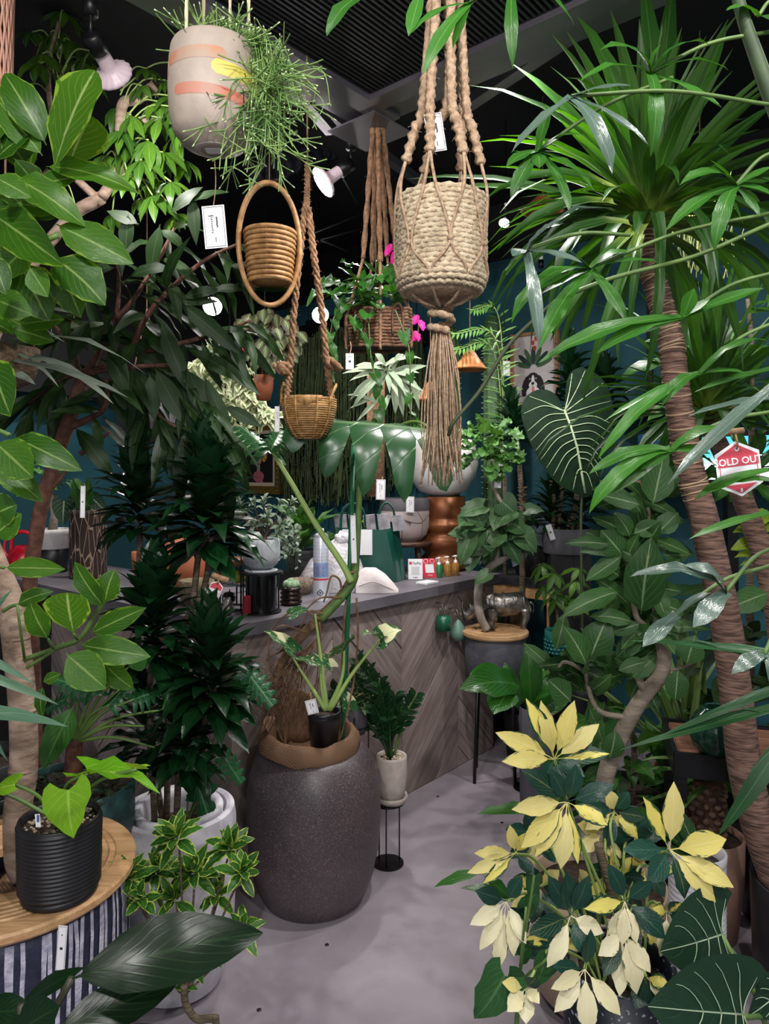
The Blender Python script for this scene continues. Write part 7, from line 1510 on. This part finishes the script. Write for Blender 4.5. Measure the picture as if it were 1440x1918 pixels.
# ---- pale green grass-like leaved plant lower right, behind
c2 = P(1290, 1390, 2.9); b = V((c2.x, 2.9, 0)); q = Plant('striped_grass_plant', 'upright pale striped strap leaves behind the green vase', 'potted plant', b); pot(q.root, b, [(.11, 0), (.14, .3)], M_terra, .26, M_soil, 28)
M_stp = leafmat('striped_strap', '4a6b35', '7f955a', 'c2cf94', n=1, vs=.5, rough=.4, trans=.2); STP = variants('striped_strap', 'strap', M_stp, .08, (.15, .5, 1.0), wave=.02, fold=.3)
q.rosette(STP, b+V((0, 0, .27)), V((0, 0, 1)), 46, .75, .036, .06, 86, 25, .1); q.finish()
# ================================================================ weeping fig relative: grey trunk, grey-green broad leaves (right middle)
YG = 2.05; M_aud = leafmat('grey_green_leaf', '23441f', '3b6130', '9db284', n=7, vw=.1, vs=.5, rough=.45, trans=.22, spec=.25); AUD = variants('grey_green_leaf', 'ovate', M_aud, .48, (.2, .6, 1.0), wave=.1)
b = V((P(1120, 1600, YG).x, YG, 0)); q = Plant('grey_trunk_fig', 'fig tree with smooth bent grey trunk and grey green oval leaves', 'potted plant', b)
pot(q.root, b, [(.14, 0), (.18, .05), (.19, .34)], pm('warm_beige_pot', 'b39a86', .6), .3, M_soil, 32)
M_gb = pm('smooth_grey_bark', '8b7d6f', .75, 0, '6f6458', 14, .3, 40, stretch=(1, 1, 3))
trunk(q, [b+V((0, 0, .28)), P(1130, 1480, YG), P(1155, 1395, YG), P(1185, 1335, YG), P(1215, 1292, YG), P(1238, 1262, YG-.02), P(1243, 1215, YG-.02), P(1228, 1185, YG)], [.026]*14+[.024]*20+[.019]*23, M_gb)
for pts, r_ in [([(1210, 1300), (1195, 1270), (1185, 1250)], .013), ([(1228, 1190), (1205, 1170), (1190, 1150), (1180, 1080), (1170, 1035)], .010), ([(1180, 1345), (1120, 1330), (1098, 1270), (1100, 1235)], .009), ([(1230, 1188), (1225, 1120), (1215, 1020), (1215, 950)], .009), ([(1240, 1255), (1270, 1252), (1300, 1240)], .006), ([(1100, 1260), (1060, 1240), (1045, 1250)], .006)]: q.tube('branch', bez(pxl(pts, YG), 6), [r_, r_*.6], M_gb, 9)
q.lv(AUD, YG-.05, [(1200, 1150, 1220, 1006, 72, -.08, -.12), (1150, 1022, 1058, 1018, 24), (1165, 1042, 1097, 1088, 36), (1165, 1040, 1125, 993, 48), (1160, 1108, 1053, 1155, 38, -.05, -.08), (1130, 1146, 1142, 1103, 54), (1185, 1166, 1104, 1155, 32, -.05), (1200, 1168, 1138, 1187, 30, -.05), (1098, 1246, 1056, 1174, 46, -.06), (1105, 1232, 1137, 1158, 60, -.05), (1200, 1190, 1154, 1232, 38), (1210, 1240, 1158, 1256, 30, -.05), (1270, 1253, 1264, 1313, 42, -.08), (1285, 1245, 1302, 1190, 52), (1070, 1315, 1026, 1273, 48, -.1), (1140, 1422, 1152, 1368, 44), (1222, 946, 1242, 858, 56, -.1), (1200, 946, 1113, 925, 44, -.1), (1200, 916, 1252, 843, 42), (1440, 1110, 1358, 1142, 48), (1180, 1005, 1150, 960, 36), (1185, 1000, 1240, 980, 36), (1200, 960, 1170, 925, 34), (1160, 1080, 1130, 1060, 36), (1175, 1090, 1215, 1075, 34), (1230, 1000, 1270, 960, 40), (1240, 1040, 1290, 1040, 34), (1230, 1130, 1280, 1150, 40)], V((-.15, -.85, .5)))
for (x, y, n) in [(1170, 1035, 14), (1190, 1080, 12), (1195, 1160, 14), (1100, 1240, 14), (1185, 1250, 13), (1215, 950, 12), (1110, 1300, 10), (1060, 1245, 8), (1240, 1180, 9), (1210, 1010, 12)]:
    for i in range(n): q.rnd(AUD, P(x+rng.uniform(-25, 25), y+rng.uniform(-25, 25), YG+rng.uniform(-.03, .15)), V((rng.uniform(-1, 1), rng.uniform(-.6, .4), rng.uniform(-.6, .7))), rng.uniform(.09, .14), rng.uniform(.042, .06), V((rng.uniform(-.5, .5), -.8, .6)))
q.finish(M_greenstem)
# ================================================================ spathe leaf plant on the floor by the planter
M_spt = leafmat('glossy_quilted_leaf', '1a4616', '2c641f', '6d9a50', n=9, vw=.3, vs=.25, rough=.24, trans=.2, spec=.5); SPT = variants('glossy_quilted_leaf', 'ovate', M_spt, .5, (.3, .8), wave=.12)
c = P(1004, 1440, 3.2); c.z = 0; s = S(1, 2.6); q = Plant('glossy_leaf_plant', 'glossy green broad leaved plant in a grey ribbed pot on the floor', 'potted plant', c)
zt = EYE-(1345-HZ)*3.05/F; pot(q.root, c, [(s*30, 0), (s*36, .02), (s*38, zt)], pm('ribbed_grey_pot', '5d5c66', .6), zt-.03, M_soil, 80, rib=lambda a, z: 1+.025*abs(sin(20*a)))
q.lv(SPT, 3.0, [(975, 1285, 862, 1290, 62, -.1, -.25), (955, 1290, 925, 1338, 56, -.15, -.28), (940, 1268, 880, 1262, 40, 0, -.1), (990, 1330, 985, 1205, 38), (985, 1325, 1010, 1225, 36), (970, 1330, 945, 1240, 36), (1000, 1330, 1040, 1265, 40), (995, 1330, 1030, 1300, 40, 0, -.15), (1000, 1335, 1070, 1300, 38), (960, 1325, 905, 1240, 30, .1, .1)], V((0, -.7, .7)))
q.rosette(SPT, c+V((0, 0, zt-.02)), V((0, 0, 1)), 18, s*110, s*36, .02, 84, 25, .1); q.finish()
q = thing('low_black_stand', 'low black round stand base on the floor right of the legged planter', 'plant stand', P(985, 1476, 3.43)); cq = V(WL[q.name]); cq.z = 0; q.location.z = 0; WL[q.name] = cq
MB().lathe(cq, [(.001, 0), (.06, 0), (.06, .006), (.001, .006)], 26).build('base_disc', M_blackmetal, q, auto=30); MB().tube([cq+V((0, 0, .005)), cq+V((0, 0, .22))], .006, 8).build('stem_rod', M_blackmetal, q); MB().lathe(cq, [(.001, .22), (.06, .22), (.06, .227), (.001, .227)], 26).build('top_plate', M_blackmetal, q, auto=30)
# ================================================================ yellow variegated umbrella plant (right front)
YV = 1.3; M_var = leafmat('yellow_umbrella_leaf', '16352a', '26502f', 'b9c07a', n=7, vw=.2, vs=.22, rough=.32, trans=.18, var='center', cv='d9cc6c'); VAR = variants('yellow_umbrella_leaf', 'palmlet', M_var, .4, (.25, .6, 1.0), wave=.09)
M_ylw = leafmat('pale_yellow_leaf', 'c9bb62', 'd6cc92', 'e2dcae', n=7, vw=.2, vs=.2, rough=.45, trans=.15, var='margin', cv='2c4a2a', thr=.78, pale='cfc98a'); YLW = variants('pale_yellow_leaf', 'palmlet', M_ylw, .4, (.25, .55, .9), wave=.08)
M_dgr = leafmat('deep_green_umbrella_leaf', '14322a', '20463a', '5a7a5c', n=7, vs=.25, rough=.28, trans=.1); DGR = variants('deep_green_umbrella_leaf', 'palmlet', M_dgr, .42, (.3, .6), wave=.06)
b = V((P(1172, 1850, YV).x, YV+.04, 0)); zt = EYE-(1800-HZ)*(YV+.04)/F
q = Plant('yellow_umbrella_plant', 'variegated umbrella plant with bright yellow leaflets in a dark terrazzo planter', 'potted plant', b)
t = NT('dark_terrazzo'); _co = t.coord('Object'); t.base(t.mix(t.ramp(t.noise(95, 1, _co), .64, .67), hexc('1b1e2b'), hexc('8f93a0')), .4); M_dterr = t.m
pot(q.root, b, [(.08, 0), (.09, .05), (.1, .3), (.102, zt)], M_dterr, zt-.04, M_soil, 40, wall=.01, name='planter')
nd = {}
M_crm = leafmat('cream_umbrella_leaf', 'd4cca2', 'ddd6b6', 'e9e4cc', n=7, vw=.2, vs=.2, rough=.45, trans=.15, var='margin', cv='2c4a2a', thr=.8, pale='cfc9a8'); CRM = variants('cream_umbrella_leaf', 'palmlet', M_crm, .4, (.25, .55, .9), wave=.1)
def um(cx, cy, tips, Yc):
    c0 = P(cx, cy, Yc)
    for (x, y, w_, k) in tips:
        q.leaf({'y': CRM if cy > 1680 and y > cy else YLW, 'v': VAR, 'g': DGR}[k], c0, P(x, y, Yc-.015-.02*abs(y > cy)), S(w_*.95, Yc), V((rng.uniform(-.2, .2), -.85, .5)))
    base = b+V((rng.uniform(-.05, .05), rng.uniform(-.04, .04), zt-.04)); mid = P((cx*.5+1160*.5), cy*.35+1760*.65, YV); q.stems(bez([c0, c0.lerp(mid, .6)+V((0, .02, .02)), base], 6), .0028)
um(1038, 1422, [(985, 1308, 36, 'v'), (1013, 1312, 34, 'y'), (1076, 1312, 38, 'y'), (1122, 1356, 36, 'y'), (1142, 1412, 34, 'v'), (928, 1372, 38, 'y'), (940, 1426, 36, 'y'), (1010, 1470, 30, 'g'), (1060, 1480, 30, 'g'), (1095, 1455, 32, 'g')], 1.24)
um(1062, 1502, [(977, 1442, 40, 'v'), (1078, 1432, 38, 'g'), (1030, 1440, 32, 'g'), (1150, 1470, 36, 'g'), (958, 1516, 38, 'y'), (976, 1588, 44, 'y'), (1050, 1628, 40, 'y'), (1082, 1618, 30, 'v'), (1138, 1546, 38, 'v'), (1002, 1604, 36, 'y')], 1.2)
um(1253, 1592, [(1204, 1492, 36, 'v'), (1262, 1464, 40, 'y'), (1360, 1572, 48, 'y'), (1374, 1662, 42, 'y'), (1340, 1690, 38, 'y'), (1166, 1592, 40, 'g'), (1214, 1652, 44, 'g'), (1282, 1684, 36, 'v')], 1.22)
um(1068, 1715, [(990, 1748, 40, 'v'), (1026, 1640, 38, 'g'), (1060, 1632, 36, 'g'), (1102, 1640, 36, 'g'), (1024, 1812, 36, 'y'), (1130, 1748, 34, 'y'), (1098, 1792, 34, 'g')], 1.17)
um(1170, 1687, [(1094, 1702, 34, 'v'), (1135, 1776, 36, 'y'), (1164, 1772, 28, 'y'), (1192, 1768, 26, 'y'), (1246, 1758, 46, 'g'), (1138, 1618, 34, 'g'), (1220, 1650, 34, 'g')], 1.17)
um(1095, 1815, [(1032, 1852, 30, 'y'), (1038, 1896, 36, 'y'), (1100, 1940, 40, 'y'), (1162, 1902, 36, 'y'), (1106, 1740, 30, 'g'), (1035, 1810, 30, 'g')], 1.14)
um(948, 1688, [(880, 1732, 32, 'y'), (898, 1780, 32, 'y'), (930, 1822, 32, 'y'), (962, 1792, 30, 'y'), (985, 1768, 28, 'y'), (890, 1668, 34, 'g'), (978, 1640, 30, 'g')], 1.2)
um(965, 1598, [(875, 1635, 28, 'y'), (888, 1598, 26, 'y'), (904, 1655, 24, 'v'), (985, 1560, 28, 'y'), (955, 1545, 26, 'y'), (1000, 1640, 26, 'g')], 1.25)
um(1165, 1745, [(1160, 1866, 36, 'y'), (1192, 1862, 40, 'y'), (1218, 1822, 34, 'y'), (1130, 1830, 34, 'v'), (1120, 1790, 34, 'y')], 1.15)
um(1248, 1710, [(1292, 1762, 26, 'v'), (1236, 1792, 36, 'y'), (1276, 1690, 26, 'v'), (1222, 1700, 26, 'v'), (1290, 1730, 24, 'g')], 1.22)
um(985, 1850, [(950, 1895, 34, 'y'), (985, 1918, 34, 'y'), (1005, 1830, 30, 'v'), (1010, 1880, 26, 'y'), (940, 1840, 26, 'y')], 1.12)
um(1210, 1830, [(1190, 1890, 36, 'g'), (1240, 1900, 34, 'g'), (1255, 1850, 30, 'v'), (1180, 1830, 30, 'g'), (1250, 1880, 26, 'y')], 1.2)
for (x, y, dY) in [(1130, 1560, .12), (1180, 1560, .14), (1010, 1660, .1), (1100, 1670, .12), (1000, 1560, .12), (1150, 1640, .1), (1040, 1760, .1), (1210, 1620, .15), (1000, 1720, .12), (1200, 1720, .12), (1150, 1520, .12)]:
    um(x, y, [(x+58*cos(a), y+58*sin(a)+14, 30, rng.choice('vgyg')) for a in [2*pi*i/7+rng.uniform(-.2, .2) for i in range(7)]], YV+dY)
trunk(q, [b+V((0, 0, zt-.04)), P(1150, 1700, YV+.05), P(1120, 1580, YV+.05)], .008, M_cane)
q.lv(variants('thin_pointed_leaf', 'lance', M_spt, .3, (.4,)), 1.3, [(905, 1632, 812, 1662, 26), (945, 1672, 862, 1664, 24), (905, 1640, 960, 1690, 30)], V((0, -.4, .9)))
q.finish(M_ltstem)
# ---- heart-leaved climber at the lower front, growing from its own pot
b = V((P(960, 1990, 1.2).x, 1.2, 0)); q = Plant('heart_leaf_climber', 'dark green heart-leaved climber at the bottom right of the aisle', 'potted plant', b)
HLC = variants('heart_climber_leaf', 'heart', leafmat('heart_climber_leaf', '1f4426', '2f5c31', '6f9060', n=5, slope=.8, vs=.35, rough=.4, trans=.2), .85, (.3, .6), back=.25)
pot(q.root, b, [(.09, 0), (.11, .35), (.11, .4)], M_blkpot, .36, M_soil, 28)
q.lv(HLC, 1.12, [(945, 1828, 888, 1908, 92), (948, 1835, 985, 1880, 70, .05), (1025, 1795, 1000, 1850, 40, .05), (985, 1700, 1010, 1660, 38, .1), (1000, 1640, 990, 1680, 30, .1), (975, 1790, 1000, 1760, 34, .1)], V((0, -.85, .4)))
for x, y in ((945, 1828), (1025, 1795), (985, 1700), (1000, 1640)): q.stems(bez([b+V((0, 0, .36)), P(970, 1870, 1.2), P(x, y, 1.14)], 6), .0022)
q.finish(M_greenstem)
# ---- dark velvet anthurium, bottom right corner
YW = 1.05; M_dan = leafmat('dark_velvet_leaf_small', '11281a', '183322', '3a5a44', n=3, vs=.15, rough=.42, trans=.08); DAN = [leafmesh('dark_velvet_leaf_small', 'heart2', M_dan, .85, droop=.4, back=.35, nu=8, fold=.05)]
M_wv = pm('pale_green_vein', '93a68a', .5)
b = V((P(1420, 2150, YW).x, YW, 0)); q = Plant('dark_velvet_anthurium', 'dark velvety heart leaves with pale veins in the bottom right corner', 'potted plant', b); pot(q.root, b, [(.08, 0), (.1, .3)], M_blkpot, .26, M_soil, 28)
for (bx_, by, tx, ty, w_, dY, up) in [(1352, 1750, 1236, 1782, 165, .12, V((0, -.9, .45))), (1390, 1900, 1212, 1885, 190, 0, V((-.1, -.85, .55))), (1470, 1850, 1400, 1905, 70, .08, V((0, -.8, .6)))]:
    B, Tp = P(bx_, by, YW+dY), P(tx, ty, YW+dY-.05); M4 = lmat(B, Tp, S(w_, YW+dY), up); q.leaf(DAN, B, Tp, S(w_, YW+dY), up)
    q.stems(bez([b+V((0, 0, .26)), P(1440, 1960, YW+.05), B], 6), .004, 7); mb = MB()
    me = DAN[0]; 
    def on(u, v):                                              # point just above the blade in its own frame
        pr = PROF['heart2']; wd = next((a[1]+(b_[1]-a[1])*(v-a[0])/(b_[0]-a[0]) for a, b_ in zip(pr, pr[1:]) if a[0] <= v <= b_[0]), .02)
        best = min(me.vertices, key=lambda q_: (q_.co.x-u*wd*.5)**2+(q_.co.y-(v-.35*(1-v)**3*abs(u)**1.6))**2); return M4 @ V((u*wd*.5, v-.35*(1-v)**3*abs(u)**1.6, best.co.z+.012))
    mb.tube([on(0, v/8) for v in range(9)], [.0016, .0005], 5)
    for sd in (-1, 1):
        for v0, u1, v1 in [(0, .8, .02), (.02, .85, .18), (.1, .85, .36), (.28, .8, .56), (.48, .75, .74)]: mb.tube([on(sd*u1*k/5, v0+(v1-v0)*(k/5)**1.3) for k in range(6)], [.0011, .0004], 4)
    mb.build('pale_veins', M_wv, q.root, kind='stuff')
q.finish(M_greenstem)
# ================================================================ right corner: white ribbed pot, scaly stump plant
b = P(1305, 1640, 1.75); b.z = 0; zt = EYE-(1592-HZ)*1.75/F; s = S(1, 1.75); q = Plant('white_ribbed_planter', 'tall white ribbed planter behind the yellow umbrella plant', 'potted plant', b)
pf = [(s*44, 0)]; k = .02
while k < zt-.03: pf += [(s*49, k), (s*50.5, k+.004), (s*50.5, k+.008), (s*49, k+.0125)]; k += .0135
pot(q.root, b, pf+[(s*51, zt-.02), (s*52, zt)], pm('chalk_white', 'c9c6cc', .7), zt-.03, M_soil, 40)
for i in range(9): q.rnd(AUD, b+V((0, 0, zt-.02)), V((rng.uniform(-1, .1), rng.uniform(0, 1), rng.uniform(.1, .7))), rng.uniform(.08, .13), .045)
q.finish()
b = P(1325, 1560, 2.35); b.z = 0; s = S(1, 2.35); q = Plant('scaly_stump_palm', 'stout scaly stump plant with strap leaves under the black-framed table', 'potted plant', b)
zc = EYE-(1560-HZ)*2.35/F; pot(q.root, b, [(.09, 0), (.11, zc*.6), (.112, zc)], pm('salmon_clay', 'a98272', .7), zc-.02, M_soil, 28)
trunk(q, [b+V((0, 0, zc-.03)), b+V((0, 0, zc+.17))], [.05, .045], M_redbark)
for r_ in range(7):
    for i in range(9):
        a = 2*pi*(i+.5*(r_ % 2))/9; p = b+V((.05*cos(a), .05*sin(a), zc+.01+.024*r_)); MB().ball(p, (.013, .013, .011), 8, 5).build('trunk_scale', pm('tan_scale', '7d6550', .8, 0, '4c3a2c', 60), q.root) if sin(a) < .3 else None
q.rosette(STP, b+V((0, 0, zc+.16)), V((0, 0, 1)), 14, .3, .03, .02, 40, -20, .1); q.finish()
# hanging light strings of thin green rhipsalis, and pot, top right
c = P(1295, 560, 2.9); s = S(1, 2.9); q = Plant('yellow_rhipsalis', 'yellow green stringy rhipsalis hanging behind the ringed trunk', 'hanging plant', P(1300, 440, 2.9))
mb = MB(); M_yr = pm('yellow_green_strings', '9aa25a', .5, 0, '6f7f3e', 10)
for i in range(90):
    x = 1310+rng.gauss(0, 32); y = 330+rng.uniform(-20, 90); p = P(x, y, 2.9+rng.uniform(-.1, .1)); pts = [p]
    for k in range(5): pts.append(pts[-1]+V((rng.uniform(-.02, .02), rng.uniform(-.01, .01), -rng.uniform(.03, .07))))
    mb.tube(pts, .0022, 4, cap=False)
mb.build('strings', M_yr, q.root, kind='stuff'); pt = P(1310, 330, 2.9); MB().lathe(pt-V((0, 0, .05)), [(.001, 0), (.08, 0), (.1, .08), (.1, .1), (.09, .1), (.08, .02)], 24).build('pot', M_blkpot, q.root); q.tube('hanging_cord', [pt, V((pt.x, pt.y, CEILZ))], .003, M_string, 5); q.finish()
# lime climber at the right edge
b = P(1480, 1300, 2.6); b.z = 0; q = Plant('yellow_green_climber', 'bright yellow green broad leaves at the right edge behind the trunks', 'potted plant', b); q.lv(variants('yellow_green_leaf', 'ovate', M_yg, .5, (.3, .6)), 2.5, [(1450, 985, 1372, 998, 40), (1460, 1010, 1368, 1030, 36), (1450, 1030, 1375, 1045, 30), (1450, 960, 1395, 985, 36), (1450, 1045, 1385, 1060, 26)], V((0, -.6, .8)))
trunk(q, [b+V((0, 0, .2)), P(1455, 1000, 2.5)], .012, M_greenstem); pot(q.root, b, [(.1, 0), (.13, .3)], M_blkpot, .24, M_soil, 24); q.finish()
# dense broad foliage filling the far right: three bushy plants
for i, (x, y0, y1, Y, n, lab) in enumerate([(1400, 560, 900, 2.9, 90, 'bushy broad-leaved tree at the far right behind the strap leaves'), (1180, 1330, 1520, 2.75, 60, 'bushy green plant behind the yellow umbrella plant'), (1400, 1100, 1300, 2.9, 60, 'bushy dark plant at the right edge behind the trunks')]):
    b = P(x, 1500, Y); b.z = 0; q = Plant('bushy_plant', lab, 'potted plant', b); pot(q.root, b, [(.12, 0), (.16, .3)], M_blkpot, .26, M_soil, 26); trunk(q, [b+V((0, 0, .24)), P(x+8, (y0+y1)/2, Y), P(x, y0, Y)], [.016, .008], M_cane)
    for k in range(n): xx = x+rng.gauss(0, 55); yy = rng.uniform(y0, y1); q.rnd(SPA if i != 2 else ALI, P(xx, yy, Y+rng.uniform(-.25, .25)), V(((xx-x)/60+rng.uniform(-.5, .5), -.4, rng.uniform(-.6, .6))), rng.uniform(.16, .26), rng.uniform(.05, .085))
    q.finish()
# ================================================================ lobed-leaf tree reaching across from the right foreground
YL = 1.0; M_lob = leafmat('finger_leaf', '2f5f22', '3f7a2c', '7fae58', n=9, vw=.15, vs=.4, rough=.3, trans=.28); M_lob.name = 'finger_leaf'
LOB = variants('finger_leaf', 'lobe', M_lob, .2, (.3, .7, 1.1, 1.6), wave=.08)
M_sil = leafmat('glare_finger_leaf', '3f5548', '5f7468', 'a9b8ae', n=12, vw=.2, vs=.25, rough=.2, trans=.1, spec=.8); SIL = variants('glare_finger_leaf', 'lobe', M_sil, .2, (.4, .9, 1.4), wave=.12)  # finger leaf copy with silver glare put into its colour
b = V((.98, 1.0, 0)); q = Plant('finger_leaf_tree', 'tree with thin stems and finger-lobed light green leaves across the upper right', 'potted plant', b)
pot(q.root, b, [(.13, 0), (.17, .3), (.17, .36)], M_blkpot, .3, M_soil, 30)
q.tube('trunk', bez([b+V((0, 0, .28)), V((.93, .98, 1.0)), P(1560, 480, .95), P(1462, 230, .95), P(1418, 110, .95), P(1388, 20, .95), P(1362, -90, .95)], 8), [.015, .0065], pm('dark_green_bark', '3d5230', .6, 0, '2e4026', 20), 10)
def lobed(cx, cy, tips, Y, frm, me=None, w_=30):
    c0 = P(cx, cy, Y)
    for tp_ in tips: q.leaf(me or LOB, c0, P(tp_[0], tp_[1], Y-.02), S(tp_[2] if len(tp_) > 2 else w_, Y), V((rng.uniform(-.2, .2), -.6, .8)), 'leaf_lobe')
    q.stems(bez([c0, c0.lerp(P(*frm), .5)+V((0, 0, .012)), P(*frm)], 6), .0027, 6)
lobed(1217, 137, [(1123, 94), (1087, 152), (1193, 95), (1238, 84), (1328, 84), (1364, 132), (1352, 202, 34), (1218, 294, 32)], .95, (1440, 60, .95))
lobed(1008, 282, [(1010, 315), (956, 372), (1068, 402, 32), (1113, 358), (1108, 266), (948, 312), (1032, 206), (1045, 260)], 1.0, (1260, 145, .98))
lobed(1105, 502, [(1008, 655, 34), (1174, 602, 36), (1248, 496, 30), (958, 605), (1062, 468), (990, 562), (1180, 470)], 1.05, (1440, 400, 1.0))
lobed(1378, 347, [(1273, 347), (1247, 432), (1337, 470, 32), (1446, 312), (1446, 366), (1422, 404), (1330, 300)], .95, (1470, 280, .95))
lobed(1280, 594, [(1118, 662, 34), (1008, 680, 30), (1160, 640), (1430, 540), (1330, 560), (1300, 540)], 1.0, (1450, 510, .98))
lobed(1257, 842, [(1103, 888), (1143, 928), (1103, 962), (1200, 880), (1350, 800), (1330, 850)], .98, (1450, 770, .98))
lobed(1070, 180, [(958, 286, 32), (1147, 326, 40), (1213, 270, 22), (1180, 160, 20)], .9, (1440, 196, .93), SIL)
lobed(985, 468, [(1090, 492, 24), (1155, 395, 24), (1010, 650, 28), (1060, 420, 22), (960, 480)], .98, (1180, 440, 1.0), SIL)
lobed(1310, 700, [(1120, 860, 26), (1130, 790, 24), (1240, 760, 26), (1440, 640, 26), (1400, 700, 24)], 1.0, (1460, 600, .98))
lobed(1360, 1108, [(1298, 1175, 40), (1280, 1060), (1180, 1080, 26)], .9, (1460, 1020, .93), SIL)
lobed(1268, 1150, [(1203, 1212, 34), (1330, 1110, 20)], .92, (1440, 1060, .93), SIL); lobed(1432, 1225, [(1370, 1262, 30), (1450, 1300, 20)], .9, (1470, 1180, .93), SIL)
lobed(880, 6, [(792, 140, 30), (770, 62, 22), (848, 92, 22), (930, -10, 26)], .95, (1000, -60, .95)); lobed(700, -12, [(612, 68, 46), (720, -60, 40)], .95, (800, -70, .95)); lobed(790, -20, [(765, 68, 30)], .95, (850, -70, .95)); lobed(958, -20, [(960, 128, 26), (1075, 48, 22)], .95, (1000, -60, .95)); lobed(1420, 30, [(1470, 60, 40), (1360, 20, 30)], .95, (1460, 10, .95))
q.leaf(SIL[0:1], P(1475, 702, .85), P(1250, 908, .85), S(34, .85), V((-.3, -.8, .6)), 'leaf_lobe'); q.leaf(SIL[0:1], P(1470, 744, .92), P(1284, 782, .92), S(26, .92), V((0, -.6, .8)), 'leaf_lobe')
q.lv(LOB, 1.0, [(1440, 880, 1300, 935, 24), (1450, 900, 1340, 905, 20), (1440, 960, 1290, 1010, 26), (1450, 690, 1300, 735, 24)], V((0, -.6, .8)), 'leaf_lobe')
q.tube('bare_stem', bez(pxl([(1045, 560), (1000, 600), (950, 650), (900, 730), (850, 790)], 1.25)+[P(840, 815, 1.27)], 6), .0036, pm('olive_bare_stem', '3c4428', .6), 7); q.stems(bez(pxl([(1045, 560), (1150, 520), (1300, 480), (1440, 420)], 1.15), 6), .0035, 6)
q.finish(M_greenstem)
redtag(1383, 878, 1.02, 84, 104, .13, 'red and white sold out tag tied to a stem at the right edge', 'SOLD OUT')
# extra sword leaves crossing the lower right corner
q = Plant('sword_leaf_plant', 'long green sword leaves crossing the ringed trunk at the lower right', 'potted plant', V((1.25, 1.5, 0)))
pot(q.root, V((1.25, 1.5, 0)), [(.1, 0), (.13, .3)], M_blkpot, .26, M_soil, 26); trunk(q, [V((1.25, 1.5, .24)), P(1700, 1300, 1.45)], .016, M_cane)
q.lv(variants('green_sword_leaf', 'strap', leafmat('green_sword_leaf', '264a2a', '34603a', '6f8f60', n=1, vs=.3, rough=.3), .08, (.2, .5)), 1.4, [(1490, 1350, 1345, 1565, 34), (1600, 1360, 1375, 1325, 24), (1560, 1250, 1225, 1385, 20), (1560, 1300, 1160, 1405, 22), (1560, 1240, 1180, 1200, 22), (1560, 1280, 1280, 1195, 20), (1600, 1480, 1420, 1440, 26)], V((0, -.7, .7))); q.finish()
# ================================================================ repeats of one kind share a group
GR = {'floodlight': 'floodlights of the shop ceiling', 'wooden_hat_shade': 'orange wooden hat shades', 'trailing_curtain_plant': 'trailing plants on the back wall', 'columnar_cactus': 'columnar cacti at the back', 'price_tag': 'price tags', 'red_tag': 'red and white tags', 'payment_stand': 'payment code stands', 'wall_shelf': 'rough wooden wall shelves', 'bushy_plant': 'bushy plants at the right', 'sword_leaf_plant': 'sword leaf plants', 'hanging_cup': 'green cups on the counter hooks'}
for o in list(COL.objects):
    if o.parent is None and o.get('category') and o.name.split('.')[0] in GR: o['group'] = GR[o.name.split('.')[0]]
